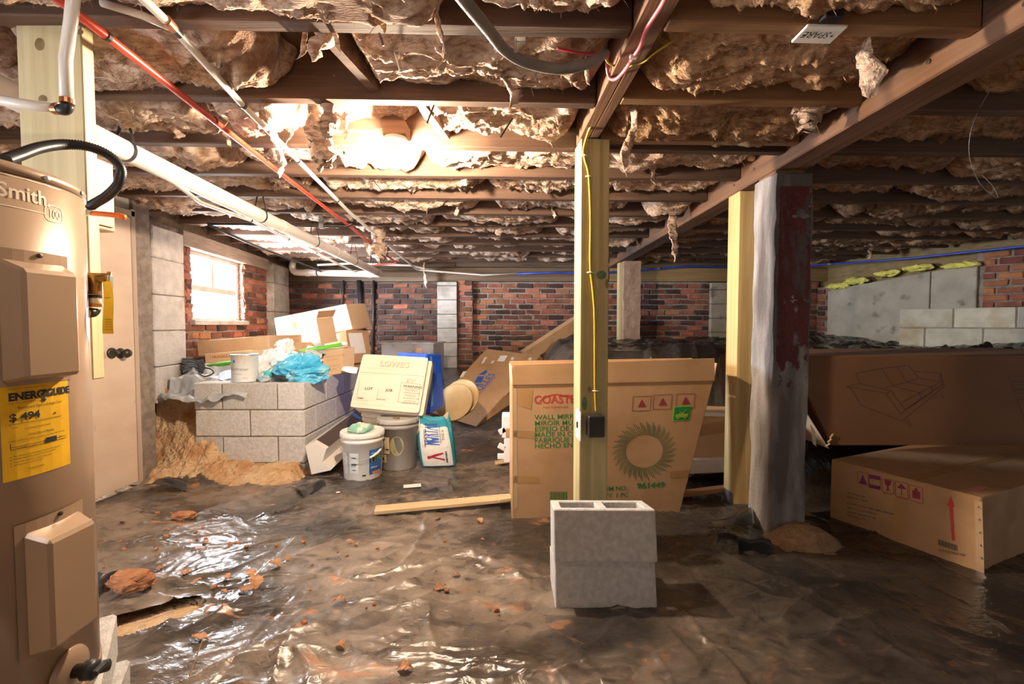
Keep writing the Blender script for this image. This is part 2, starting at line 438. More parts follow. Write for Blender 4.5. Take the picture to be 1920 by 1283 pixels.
# black vapour-barrier sheet over the ground
def creases(X, Y):
    rng = random.Random(21); H = np.zeros_like(X)
    segs = []
    for i in range(430):
        cx = rng.uniform(-2.5, 4.2); cy = rng.uniform(0.6, 6.2) if i % 3 == 0 else rng.uniform(0.9, 3.2)
        a = rng.gauss(0.45, 0.45) if cx < 0.2 else rng.gauss(-0.6, 0.6)
        if rng.random() < 0.2: a = rng.uniform(0, PI)
        L = rng.uniform(0.10, 0.55); wd = rng.uniform(0.006, 0.016); h = rng.uniform(0.004, 0.013)
        if cx < -0.1 and cy < 2.7: h *= 1.3
        if rng.random() < 0.16: wd *= 2.4; h *= 2.2
        segs.append((cx, cy, a, L, wd, h))
    def px(x0, y0, x1, y1, wd, h):
        p, q = atz(x0, y0, 0), atz(x1, y1, 0); d = q - p
        segs.append(((p.x + q.x) / 2, (p.y + q.y) / 2, math.atan2(d.y, d.x), d.length / 2, wd * 0.7, h * 0.55))
    for s in ((700, 1020, 860, 1042, 0.05, 0.022), (840, 1036, 1035, 1110, 0.06, 0.035), (170, 1010, 400, 1042, 0.05, 0.045), (200, 1090, 330, 1105, 0.05, 0.05),
              (640, 1165, 900, 1110, 0.05, 0.035), (810, 1135, 800, 1255, 0.025, 0.025), (330, 1210, 480, 1130, 0.05, 0.05), (500, 1230, 620, 1170, 0.06, 0.045), (380, 1280, 640, 1215, 0.06, 0.05),
              (1010, 1270, 1200, 1160, 0.06, 0.04), (1215, 1160, 1330, 1283, 0.05, 0.035), (880, 1100, 1030, 1078, 0.04, 0.03), (560, 1040, 700, 985, 0.03, 0.02),
              (620, 1030, 760, 930, 0.025, 0.016), (855, 860, 845, 1000, 0.02, 0.016), (170, 960, 330, 930, 0.05, 0.03), (260, 925, 420, 905, 0.05, 0.05), (420, 908, 570, 905, 0.03, 0.02),
              (1270, 1010, 1420, 1040, 0.05, 0.05), (1330, 1000, 1445, 1050, 0.07, 0.07), (1240, 1060, 1400, 1010, 0.05, 0.035), (1450, 1060, 1540, 1040, 0.05, 0.05), (1540, 1010, 1700, 1080, 0.04, 0.03),
              (1400, 1190, 1620, 1110, 0.05, 0.03), (1480, 1270, 1760, 1120, 0.05, 0.03), (1250, 1180, 1420, 1110, 0.04, 0.03), (200, 1180, 300, 1150, 0.06, 0.06), (240, 1250, 330, 1175, 0.05, 0.06)):
        px(*s)
    for cx, cy, a, L, wd, h in segs:
        R = L + wd * 3
        iy = np.where((Y[:, 0] > cy - R) & (Y[:, 0] < cy + R))[0]; ix = np.where((X[0] > cx - R) & (X[0] < cx + R))[0]
        if len(iy) < 2 or len(ix) < 2: continue
        sl = np.ix_(iy, ix)
        dx = X[sl] - cx; dy = Y[sl] - cy
        u = dx * math.cos(a) + dy * math.sin(a); v = -dx * math.sin(a) + dy * math.cos(a)
        v = v + 0.10 * L * np.sin(u / L * 2.2 + cx * 9) + 0.008 * np.sin(u * 31 + cy)
        t = np.clip(1 - (u / L) ** 2, 0, 1)
        pr = np.where(v > 0, np.exp(-(v / (wd * 0.45))), np.exp(-(np.abs(v) / (wd * 1.5))))
        H[sl] = H[sl] + h * t * pr
    return H
xs = np.linspace(-2.56, 4.7, 820); ys = 0.35 * (6.38 / 0.35) ** np.linspace(0, 1, 680)
X, Y = np.meshgrid(xs, ys)
W = creases(X, Y)
lumps = sst(3.1, 3.6, Y) * sst(-0.4, 0.3, X)
def facets(X, Y, n, amp, slope, seed):
    r_ = np.random.RandomState(seed); H = np.full(X.shape, -9.0)
    wx = X + 0.03 * vn(X * 4, Y * 4, None, seed); wy = Y + 0.03 * vn(X * 4, Y * 4, None, seed + 1)
    for i in range(n):
        cx, cy = r_.uniform(-2.6, 4.6), r_.uniform(0.4, 6.3) ** 1.0
        if i % 2: cy = r_.uniform(0.9, 3.2); cx = r_.uniform(-2.5, 2.6)
        rad = 1.3; ix = np.where(np.abs(X[0] - cx) < rad)[0]; iy = np.where(np.abs(Y[:, 0] - cy) < rad)[0]
        if len(ix) < 2 or len(iy) < 2: continue
        sl = np.ix_(iy, ix); dx = wx[sl] - cx; dy = wy[sl] - cy; t = r_.normal(0.5 if cx < 0.2 else -0.5, 0.5); u = dx * math.cos(t) + dy * math.sin(t); v = -dx * math.sin(t) + dy * math.cos(t)
        H[sl] = np.maximum(H[sl], r_.uniform(0, amp) + r_.uniform(-0.38, 0.38) * slope * u + r_.uniform(-0.8, 0.8) * slope * v - slope * np.sqrt((u * 0.45) ** 2 + v ** 2 + 1e-5))
    return np.where(H < -1, 0, H)
F1 = facets(X, Y, 420, 0.012, 0.075, 3)
W = W + np.clip(F1 - np.median(F1) + 0.004, 0, 0.03) + 0.012 * fbm(X * 1.6, Y * 1.6, None, 2, 5) + 0.0018 * ridged(X * 14 + 1.5 * vn(X * 3, Y * 3), Y * 14 + 1.5 * vn(X * 3, Y * 3, None, 4), 2, 2)
W = W + lumps * (0.05 * fbm(X * 2.2, Y * 2.2, None, 4, 31) + 0.02 * ridged(X * 4, Y * 4, 3, 6))
W = np.clip(W, 0.0, None)
ped = np.exp(-(((X - 1.43) / 0.24) ** 2 + ((Y - 2.25) / 0.18) ** 2) ** 2)
W = W * (1 - ped)
Z = T(X, Y) + 0.004 + W
Xc = (X[:-1, :-1] + X[1:, 1:]) / 2; Yc = (Y[:-1, :-1] + Y[1:, 1:]) / 2
e = 0.05 * fbm(Xc * 4, Yc * 4, None, 3, 14)
keep = ~((Xc + e < -1.50) & (Yc + e > 3.13 - 0.1 * (Xc + 2.0)) & (Yc < 4.6))
keep &= ~((Xc < -1.66) & (Yc > 3.2))
hole = ((Xc + 1.36) * 0.8 + (Yc - 1.62) * 0.6) ** 2 / 0.20 ** 2 + (-(Xc + 1.36) * 0.6 + (Yc - 1.62) * 0.8) ** 2 / 0.085 ** 2 + e * 6
keep &= hole > 1
keep &= Xc < 4.28 + (6.4 - Yc) * 0.384 - 0.05
keep &= ~((np.abs(Xc - 1.43) < 0.11) & (np.abs(Yc - 2.43) < 0.13))
def sheet_z(x, y):
    i = int(np.clip(np.searchsorted(ys, y), 1, len(ys) - 2)); j = int(np.clip(np.searchsorted(xs, x), 1, len(xs) - 2))
    return float(Z[i - 1:i + 2, j - 1:j + 2].max())
SHX, SHY, SHZ = xs, ys, Z
def sheet_z(x, y, r=0.0):
    i0, i1 = np.searchsorted(SHY, y - r - 0.006), np.searchsorted(SHY, y + r + 0.006); j0, j1 = np.searchsorted(SHX, x - r - 0.006), np.searchsorted(SHX, x + r + 0.006)
    return float(SHZ[i0:i1 + 1, j0:j1 + 1].max())
# sheet material: black film, clay dust lying on it, orange clay smears
def sheet_material():
    m = bpy.data.materials.new('vapour_barrier'); m.use_nodes = True; N = m.node_tree.nodes; L = m.node_tree.links; b = N['Principled BSDF']
    tc = N.new('ShaderNodeTexCoord')
    def noise(sc, det, loc=(0, 0, 0), dist=0.0):
        mp = N.new('ShaderNodeMapping'); mp.inputs['Scale'].default_value = sc; mp.inputs['Location'].default_value = loc; L.new(tc.outputs['Object'], mp.inputs['Vector'])
        n = N.new('ShaderNodeTexNoise'); n.inputs['Scale'].default_value = 1; n.inputs['Detail'].default_value = det; n.inputs['Distortion'].default_value = dist; L.new(mp.outputs[0], n.inputs['Vector']); return n.outputs['Fac']
    def mrange(src, a, c, lo=0.0, hi=1.0):
        r = N.new('ShaderNodeMapRange'); r.inputs[1].default_value = a; r.inputs[2].default_value = c; r.inputs[3].default_value = lo; r.inputs[4].default_value = hi; L.new(src, r.inputs[0]); return r.outputs[0]
    def math_(op, a, c):
        n = N.new('ShaderNodeMath'); n.operation = op; n.use_clamp = True
        for i, v in enumerate((a, c)):
            if isinstance(v, (int, float)): n.inputs[i].default_value = v
            else: L.new(v, n.inputs[i])
        return n.outputs[0]
    d1 = mrange(noise((1.1, 1.6, 1), 7, (2, 0, 0), 0.4), 0.40, 0.62)
    d2 = mrange(noise((9, 14, 9), 8, (0, 3, 0), 0.8), 0.25, 0.75)
    dust = math_('MULTIPLY', math_('ADD', d1, 0.12), math_('ADD', d2, 0.15))
    sp = N.new('ShaderNodeSeparateXYZ'); L.new(tc.outputs['Object'], sp.inputs[0])
    back = mrange(sp.outputs['Z'], 0.10, 0.5, 1.0, 0.28)            # the terrace sheet was laid later and is cleaner
    dust = math_('MULTIPLY', dust, back)
    dust = math_('MULTIPLY', dust, mrange(sp.outputs['X'], 0.1, 1.2, 1.0, 0.22))      # dust thinned rightwards to paint in the shade on that side
    smear = math_('MULTIPLY', mrange(noise((3.2, 5.5, 3), 9, (5, 5, 0), 1.0), 0.64, 0.70), mrange(sp.outputs['Z'], 0.05, 0.2, 1.0, 0.0))
    smear = math_('MULTIPLY', smear, mrange(sp.outputs['X'], -1.0, 0.5, 1.0, 0.25))
    mx = N.new('ShaderNodeMix'); mx.data_type = 'RGBA'; L.new(dust, mx.inputs[0]); mx.inputs[6].default_value = (0.020, 0.018, 0.018, 1); mx.inputs[7].default_value = (0.31, 0.24, 0.185, 1)
    m2 = N.new('ShaderNodeMix'); m2.data_type = 'RGBA'; L.new(smear, m2.inputs[0]); L.new(mx.outputs[2], m2.inputs[6]); m2.inputs[7].default_value = (0.52, 0.20, 0.06, 1)
    L.new(m2.outputs[2], b.inputs['Base Color'])
    ro = mrange(math_('ADD', dust, math_('MULTIPLY', smear, 0.8)), 0.0, 0.9, 0.16, 0.40); L.new(ro, b.inputs['Roughness'])
    b.inputs['Specular IOR Level'].default_value = 0.8
    bp = N.new('ShaderNodeBump'); bp.inputs['Strength'].default_value = 0.35; bp.inputs['Distance'].default_value = 0.01
    n = noise((18, 26, 18), 5, (1, 1, 0), 1.5); L.new(n, bp.inputs['Height']); L.new(bp.outputs[0], b.inputs['Normal'])
    return m
M_SHEET = sheet_material()
sheet = np_grid_mesh('plastic_sheet', X, Y, Z, M_SHEET, keep=keep, org=(0, 0, 0))
P(sheet, 'wrinkled black plastic sheeting dusted with orange clay spread over the ground', 'plastic sheet')

# ================================================================== brick kit
def brick_mesh(i, m):
    rng = random.Random(i)
    ln = 0.200 * rng.uniform(0.88, 1.02); h = 0.058 * rng.uniform(0.86, 1.06)
    mb = MB().box((0, 0, 0), (ln, 0.09, h), None, 0.007)
    for v in mb.v: v += Vector((rng.uniform(-1, 1) * 0.007, rng.uniform(-1, 1) * 0.005, rng.uniform(-1, 1) * 0.0045))
    me = bpy.data.meshes.new('brick'); me.from_pydata([tuple(v) for v in mb.v], [], mb.f); me.materials.append(m); return me
BRICKS = [[brick_mesh(i + 20 * k, M_BRICK[k]) for i in range(6)] for k in range(3)]
HALF = [[None] * 3 for _ in range(3)]
def brick_field(root, o, d, n, u0, u1, z0, z1, mix=(0.5, 0.35, 0.15), skip=None, seed=1, proud=0.014):
    rng = random.Random(seed); o = Vector(o); ang = math.atan2(d.y, d.x); row = 0; z = z0
    while z + 0.03 < z1:
        u = u0 - (0.106 if row % 2 else 0.0)
        while u < u1 - 0.03:
            a = max(u, u0); b = min(u + 0.206, u1)
            if b - a > 0.05 and not (skip and skip((a + b) / 2, z + 0.03)):
                r = rng.random(); k = 0 if r < mix[0] else (1 if r < mix[0] + mix[1] else 2)
                br = bpy.data.objects.new('brick', rng.choice(BRICKS[k])); COL.objects.link(br)
                p = o + d * ((a + b) / 2 - 0.002) + n * (proud - 0.045 + rng.uniform(-0.007, 0.006))
                br.parent = root; br.location = Vector((p.x, p.y, z + 0.033 + rng.uniform(-0.002, 0.002))) - ORG[root]
                br.rotation_euler = (rng.uniform(-0.04, 0.04), rng.uniform(-0.03, 0.03), ang + rng.uniform(-0.03, 0.03))
                br.scale = ((b - a) / 0.206, 1, 1)
            u += 0.212
        z += 0.0735; row += 1
def wall_slab(mb, o, d, n, u0, u1, z0, z1, th=0.22):
    o = Vector(o); a = o + d * u0; b = o + d * u1
    q = [a - n * th, b - n * th, b, a]
    lo = [Vector((v.x, v.y, z0)) for v in (a, b, b - n * th, a - n * th)]; hi = [Vector((v.x, v.y, z1)) for v in (a, b, b - n * th, a - n * th)]
    return mb.hexa(lo + hi)

# ---- far wall, three brick bays
YB = 6.40; DX = Vector((1, 0, 0)); NB = Vector((0, -1, 0))
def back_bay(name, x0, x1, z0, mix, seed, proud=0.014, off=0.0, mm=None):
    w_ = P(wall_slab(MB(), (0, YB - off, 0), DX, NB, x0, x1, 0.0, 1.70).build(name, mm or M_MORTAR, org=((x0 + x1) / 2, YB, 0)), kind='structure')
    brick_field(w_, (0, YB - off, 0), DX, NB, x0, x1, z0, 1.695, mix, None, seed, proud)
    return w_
back_bay('wall_back_left', -3.25, -1.04, 0.66, (0.20, 0.77, 0.03), 3, mm=M_MORTAR_SHADE)  # shade of this bay put into darker mortar and more dark bricks
P(MB().box((0.6, YB + 0.27, 1.05), (8.6, 0.06, 2.1)).build('wall_back', M_MORTAR), kind='structure')
back_bay('wall_back_pilaster', -0.75, -0.55, 0.40, (0.62, 0.20, 0.18), 4, off=0.06)
back_bay('wall_back_middle', -0.55, 1.30, 0.44, (0.46, 0.40, 0.14), 5)
back_bay('wall_back_right', 1.30, 2.76, 0.80, (0.60, 0.25, 0.15), 6)
back_bay('wall_back_corner', 3.02, 4.30, 0.88, (0.62, 0.28, 0.10), 8)
# concrete block pilasters standing in the brickwork
def pilaster(name, blocks, label, m=M_CONC):
    xs_ = [c.x for _, c, *_ in blocks]; r = thing(name, (sum(xs_) / len(xs_), blocks[0][1].y, blocks[0][1].z - blocks[0][2][2] / 2), label, 'pilaster')
    for nm, c, sz, R in blocks: MB().box(c, sz, R, 0.008).rough(0.003, 9, int(abs(c.x * 100))).build(nm, m, r)
    return r
pilaster('block_pilaster', [('block', Vector((-0.895, YB - 0.03, z + 0.098)), (0.275, 0.16, 0.192), None) for z in (0.46, 0.657, 0.854, 1.051, 1.248, 1.445)] + [('block', Vector((-0.895, YB - 0.03, 1.67)), (0.275, 0.16, 0.05), None)],
         'grey stacked-block pilaster set into the dark far brick wall')
pilaster('block_pilaster', [('block', Vector((2.89, YB + 0.0, z + 0.098)), (0.255, 0.14, 0.192), None) for z in (0.80, 0.997, 1.194, 1.391)] + [('block', Vector((2.89, YB, 1.64)), (0.255, 0.14, 0.10), None)],
         'tan concrete patch pilaster in the brick wall above the plastic-covered terrace', M_PARGE)
# sill and rim boards along the top of the far wall
s_ = thing('sill_beam', (0.5, 6.42, 1.70), 'heavy dark wooden sill beam lying on top of the far brick wall', 'beam')
MB().box((-1.0, 6.44, 1.80), (4.7, 0.15, 0.19), None, 0.005).build('timber', M_SILL, s_); MB().box((2.95, 6.44, 1.80), (3.18, 0.15, 0.19), None, 0.005).build('timber', wood('sill_tan', (0.22, 0.14, 0.06), (0.33, 0.21, 0.09), 0), s_)
r_ = thing('rim_board', (0.5, 6.46, 1.90), 'tan rim board standing on the sill beam at the far wall', 'board')
for i, (a, b) in enumerate(((-3.3, -0.8), (-0.795, 1.5), (1.505, 2.9), (2.905, 4.5))): MB().box(((a + b) / 2, 6.475, 2.0), (b - a, 0.05, 0.20), None, 0.003).build('plank', M_SILL if i < 2 else wood('sill_tan', (), (), 0), r_)

# ---- left wall with window
wl = MB()
for u0, u1, z0, z1 in ((-0.06, 0.75, 0, 1.90), (0.75, 1.76, 0, 1.14), (0.75, 1.76, 1.80, 1.90), (1.76, 3.22, 0, 1.90)): wall_slab(wl, WALL_A, WALL_D, WALL_N, u0, u1, z0, z1, 0.26)
wall_left = P(wl.build('wall_left', M_MORTAR, org=WALL_A + WALL_D * 1.6), kind='structure')
PINK = (0.70, 0.12, 0.18)
def skipL(u, z): return (0.15 < u < 0.57) or (2.38 < u < 2.92) or (0.74 < u < 1.77 and z > 1.13)
brick_field(wall_left, WALL_A, WALL_D, WALL_N, -0.06, 0.15, 0.42, 1.88, PINK, None, 11, 0.02)
brick_field(wall_left, WALL_A, WALL_D, WALL_N, 0.57, 0.75, 0.60, 1.86, PINK, None, 12)
brick_field(wall_left, WALL_A, WALL_D, WALL_N, 0.75, 1.77, 0.60, 1.13, PINK, None, 13)
brick_field(wall_left, WALL_A, WALL_D, WALL_N, 1.77, 2.38, 0.60, 1.86, PINK, None, 14)
brick_field(wall_left, WALL_A, WALL_D, WALL_N, 2.92, 3.18, 0.60, 1.86, PINK, None, 15)
RW = Rz(math.atan2(WALL_D.y, WALL_D.x))
def wp(u, z, n=0.0):
    p = WALL_A + WALL_D * u + WALL_N * n; return Vector((p.x, p.y, z))
# reveals of the window opening (brick ends)
for z in np.arange(1.15, 1.74, 0.0735):
    for u in (0.745, 1.765):
        br = bpy.data.objects.new('brick', BRICKS[0][int(z * 100) % 6]); COL.objects.link(br); br.parent = wall_left
        br.location = wp(u + (-0.03 if u < 1 else 0.03), float(z) + 0.033, -0.085) - ORG[wall_left]; br.rotation_euler = (0, 0, math.atan2(WALL_N.y, WALL_N.x))
pilaster('block_column', [('block', wp(0.36, z + 0.14, -0.04), (0.40, 0.20, 0.272), RW) for z in (0.50, 0.777, 1.054, 1.331)] + [('block', wp(0.36, 1.73, -0.04), (0.40, 0.20, 0.24), RW)],
         'rough grey block column between the door and the window in the left wall', mat('column_block', (0.60, 0.55, 0.52), (0.72, 0.67, 0.63), 0.95, scale=(14, 14, 14), bump=1.0, bscale=90, bdist=0.012, c3=(0.32, 0.29, 0.28), s3=(3, 3, 3), t3=(0.58, 0.75)))
pilaster('block_column', [('block', wp(2.65, z + 0.18, -0.02), (0.54, 0.22, 0.352), RW) for z in (0.55, 0.907, 1.264)] + [('block', wp(2.65, 1.74, -0.02), (0.54, 0.22, 0.23), RW)],
         'smooth grey concrete column between the window and the far corner')
# window
win = P(thing('window_1', wp(1.255, 1.15, -0.1), None, None), kind='structure')
def wbar(nm, u0, u1, z0, z1, dp=0.05, n=-0.12, par=win, m=M_FRAMEW):
    return MB().box((wp((u0 + u1) / 2, (z0 + z1) / 2, n)), (u1 - u0, dp, z1 - z0), RW, 0.004).build(nm, m, par)
wbar('window_frame', 0.75, 1.76, 1.145, 1.19, 0.08, -0.08); wbar('window_frame', 0.75, 1.76, 1.73, 1.80, 0.08, -0.08); wbar('window_frame', 0.75, 0.80, 1.19, 1.73, 0.08, -0.08); wbar('window_frame', 1.705, 1.76, 1.19, 1.73, 0.08, -0.08)
wbar('transom', 0.80, 1.705, 1.412, 1.468, 0.05, -0.08); wbar('mullion', 1.228, 1.272, 1.468, 1.73, 0.045, -0.08)
wbar('window_sill', 0.72, 1.79, 1.10, 1.145, 0.22, -0.06, win, M_CONC)
MGL = mat('window_glass', (0.9, 0.95, 1.0), None, 0.05, trans=0.93)
for u0, u1, z0, z1 in ((0.79, 1.72, 1.185, 1.425), (0.79, 1.24, 1.46, 1.735), (1.265, 1.72, 1.46, 1.735)): wbar('window_pane', u0, u1, z0, z1, 0.004, -0.125, win, MGL)
lt = P(MB().bar(wp(0.60, 1.835, -0.06), wp(2.38, 1.835, -0.06), 0.20, 0.13).build('lintel', wood('lintel_wood', (0.22, 0.16, 0.13), (0.34, 0.26, 0.21), 1)), 'weathered wooden lintel board over the bright window', 'lintel')

# ---- wall nearer than the brick: door, doorway, rear and right walls (mostly out of frame)
DXW = -2.60
wn = MB()
wn.box((DXW - 0.06, 2.02 - 0.65, 1.05), (0.12, 1.06, 2.1)); wn.box((DXW - 0.06, -0.95, 1.05), (0.12, 0.8, 2.1)); wn.box((DXW - 0.06, 0.15, 2.0), (0.12, 1.4, 0.2)); wn.box((DXW - 0.06, 2.55, 1.99), (0.12, 1.4, 0.22))
P(wn.build('wall_entry', M_DRYW, org=(DXW, 1.0, 0)), kind='structure')
P(MB().box((1.4, -1.35, 1.05), (8.6, 0.1, 2.1)).build('wall_rear', M_DRYW), kind='structure')
door = P(thing('door_1', (DXW, 2.50, 0.01), None, None), kind='structure')
MB().box((DXW + 0.02, 2.49, 0.925), (0.042, 1.18, 1.79), None, 0.003).build('door_leaf', M_DOOR, door)
kb = MB().lathe([(0.034, 0), (0.034, 0.006), (0.014, 0.010), (0.012, 0.030), (0.026, 0.036), (0.030, 0.050), (0.022, 0.064), (0.004, 0.068)], (DXW + 0.04, 2.965, 0.915), 24, Rot(0, PI / 2, 0)).build('door_knob', M_IRON, door, True)
MB().lathe([(0.034, 0), (0.034, 0.010), (0.024, 0.013)], (DXW + 0.04, 2.90, 0.92), 24, Rot(0, PI / 2, 0)).build('lock_plate', M_IRON, door, True)
tr = P(thing('trim_1', (DXW, 3.12, 0), None, None), kind='structure')
MB().box((DXW - 0.01, 3.105, 0.94), (0.10, 0.035, 1.88), None, 0.003).build('jamb', wood('jamb_wood', (0.44, 0.34, 0.26), (0.55, 0.43, 0.33), 2), tr); MB().box((DXW - 0.01, 2.50, 1.85), (0.10, 1.24, 0.04), None, 0.003).build('head', wood('jamb_wood', (), (), 2), tr)
P(MB().box((DXW - 0.055, 3.19, 1.0), (0.16, 0.14, 2.0)).build('wall_return', M_MORTAR), kind='structure')
# right wall: brick, parged panel, brick
WR_A = Vector((4.28, 6.40, 0)); WR_D = Vector((0.66, -1.72, 0)).normalized(); WR_N = Vector((WR_D.y, -WR_D.x, 0))
if WR_N.x > 0: WR_N = -WR_N
q = MB(); o = WR_A
wall_slab(q, o, WR_D, WR_N, -0.1, 8.4, 0, 1.62)
wall_right = P(q.build('wall_right', M_MORTAR, org=WR_A + WR_D * 3), kind='structure')
brick_field(wall_right, WR_A, WR_D, WR_N, 0.02, 0.16, 0.86, 1.58, (0.66, 0.26, 0.08), None, 31, 0.02)
brick_field(wall_right, WR_A, WR_D, WR_N, 1.76, 3.3, 1.05, 1.86, (0.35, 0.08, 0.57), None, 32, 0.02)
top = MB(); wall_slab(top, WR_A, WR_D, WR_N, 1.70, 8.4, 1.62, 1.88); P(top.build('wall_right_upper', M_MORTAR), kind='structure')
def rp(u, z, n=0.0):
    p = WR_A + WR_D * u + WR_N * n; return Vector((p.x, p.y, z))
RR = Rz(math.atan2(WR_D.y, WR_D.x))
pn = wall_right
def slab(u0, u1, z0, za, zb, n0, n1, nm, m, par):
    lo = [rp(u0, z0, n1), rp(u1, z0, n1), rp(u1, z0, n0), rp(u0, z0, n0)]; hi = [rp(u0, za, n1), rp(u1, zb, n1), rp(u1, zb, n0), rp(u0, za, n0)]
    return MB().hexa(lo + hi, 0.006).build(nm, m, par)
slab(0.22, 1.32, 0.80, 1.575, 1.70, -0.05, 0.05, 'parged_panel', M_PARGE, pn); slab(1.325, 1.72, 0.80, 1.70, 1.745, -0.05, 0.035, 'parged_panel', M_PARGE, pn); slab(0.165, 0.22, 0.80, 1.56, 1.57, -0.05, 0.03, 'edge_strip', M_PARGE, pn)
# rim boards closing the gap between wall tops and the floor above
q = MB(); wall_slab(q, WR_A - WR_N * 0.10, WR_D, WR_N, -0.2, 8.4, 1.60, 2.14, 0.05); P(q.build('trim_2', wood('rim_tan', (0.20, 0.14, 0.06), (0.30, 0.21, 0.10), 1)), kind='structure')
q = MB(); wall_slab(q, WALL_A - WALL_N * 0.04, WALL_D, WALL_N, -0.1, 3.4, 1.90, 2.14, 0.05); P(q.build('trim_3', M_SILL), kind='structure')
P(MB().box((DXW - 0.06, 1.0, 2.115), (0.12, 4.7, 0.05)).build('trim_4', M_SILL), kind='structure')
# ================================================================== ceiling: subfloor, joists, beams, insulation
P(MB().box((1.3, 2.6, 2.145), (9.4, 8.0, 0.03)).build('ceiling', M_SUB, org=(1.3, 2.6, 2.13)), kind='structure')
JB, JT, JW = 1.950, 2.128, 0.050
def jy(k, x): return 1.33 + 0.44 * k + 0.035 * x          # near edge of joist k
def b1x(y): return 0.395 - 0.052 * (y - 1.3)             # centre of the short doubled beam
def b2x(y): return 1.415 - 0.004 * (y - 2.0)
def wallx(y): return (WALL_A.x - 0.129 * (y - WALL_A.y)) if y > 3.2 else DXW
def rightx(y): return min(4.28 + (6.4 - y) * 0.384, 5.7)
ORD = ['first', 'second', 'third', 'fourth', 'fifth', 'sixth', 'seventh', 'eighth', 'ninth', 'tenth', 'eleventh', 'twelfth', 'thirteenth', 'fourteenth']
def joist(k, x0, x1, dy, label, grp, m, jb=JB):
    rng = random.Random(k * 31 + int(x0 * 10))
    mb = MB(); y0 = jy(k, x0) + dy + JW / 2; y1 = jy(k, x1) + dy + JW / 2
    n = max(2, int((x1 - x0) / 0.5))
    sag = rng.uniform(-0.006, 0.004)
    mb.bar((x0, y0, (jb + JT) / 2 + sag), (x1, y1, (jb + JT) / 2 + rng.uniform(-0.006, 0.004)), JW * rng.uniform(0.92, 1.08), JT - jb, 0.004)
    return P(mb.build('floor_joist', m), label, 'joist', grp)
for k in range(-2, 12):
    y = 1.35 + 0.44 * k
    xl = wallx(y) + 0.005
    if k < 2:
        joist(k, xl, b1x(y) - 0.046, 0, 'dark old floor joist meeting the short doubled beam, %s before the light bulb' % ORD[1 - k], 'joists ending at the short doubled beam', M_JOIST)
        joist(k, b1x(y) + 0.046, b2x(y) - 0.075, -0.045, 'tan floor joist between the doubled and long beams, %s before the post top' % ORD[1 - k], 'tan joists between the two beams', M_JOIST_L)
    else:
        joist(k, xl, b2x(y) - 0.075, 0, ('brown floor joist carrying the bare light bulb' if k == 2 else 'brown floor joist meeting the long dark beam, %s beyond the light bulb' % ORD[k - 3]), 'joists ending at the long dark beam', M_JOIST)
    joist(k, b2x(y) + 0.075, rightx(y) - 0.08, 0.0, 'shadowed floor joist right of the long beam, %s counting back from the far wall' % ORD[11 - k], 'joists right of the long dark beam', M_JOIST)
joist(2, b1x(2.1) + 0.05, b2x(2.1) - 0.075, -0.11, 'tan sister joist doubled against a brown joist behind the post top', None, M_JOIST_L)
# cross blocking between near joists
for (x, k, a, lb_) in ((-0.62, 0, 0.35, 'slanting wooden bridging piece beside the big sagging batt'), (-0.40, 1, 0.3, 'slanting wooden bridging piece just before the light bulb'), (-0.98, -1, 0.0, 'wooden bridging piece across the bay above the near water pipes'), (-1.35, 3, 0.0, 'wooden bridging piece above the thick drain pipe'), (0.1, 4, 0.0, 'wooden bridging piece in the bay well beyond the bulb')):
    p0 = Vector((x, jy(k, x) + JW + 0.002, 2.06)); p1 = Vector((x + a * 0.3, jy(k + 1, x) - 0.002, 2.02))
    P(MB().bar(p0, p1, 0.04, 0.09).build('bridging_block', M_JOIST), lb_, 'bridging', 'bridging pieces between the joists')
# short doubled beam on the near post
bm = thing('doubled_beam', (b1x(1.0), 1.0, JB), 'short reddish-brown beam of two nailed boards with pink wire stapled under it', 'beam')
for s in (-1, 1):
    MB().bar((b1x(-1.2) + s * 0.0215, -1.2, 2.04), (b1x(2.20) + s * 0.0215, 2.20, 2.04), 0.042, 0.176, 0.003).build('board', M_BEAM, bm)
# long dark beam
lb = thing('long_beam', (b2x(3), 3.0, 1.89), 'long dark stained beam crossing the ceiling over the concrete pier', 'beam')
MB().bar((b2x(-1.2), -1.2, 2.008), (b2x(6.38), 6.38, 2.008), 0.145, 0.236, 0.006).build('timber', M_BEAM, lb)
rng = random.Random(4)
for i in range(16):
    y = 1.25 + i * 0.26 + rng.uniform(-0.05, 0.05)
    MB().lathe([(0.008, 0), (0.008, 0.003), (0.004, 0.005)], (b2x(y) - 0.0725, y, 1.93 + rng.uniform(0, 0.12)), 8, Rot(0, -PI / 2, 0)).build('nail_head', M_IRON, lb)

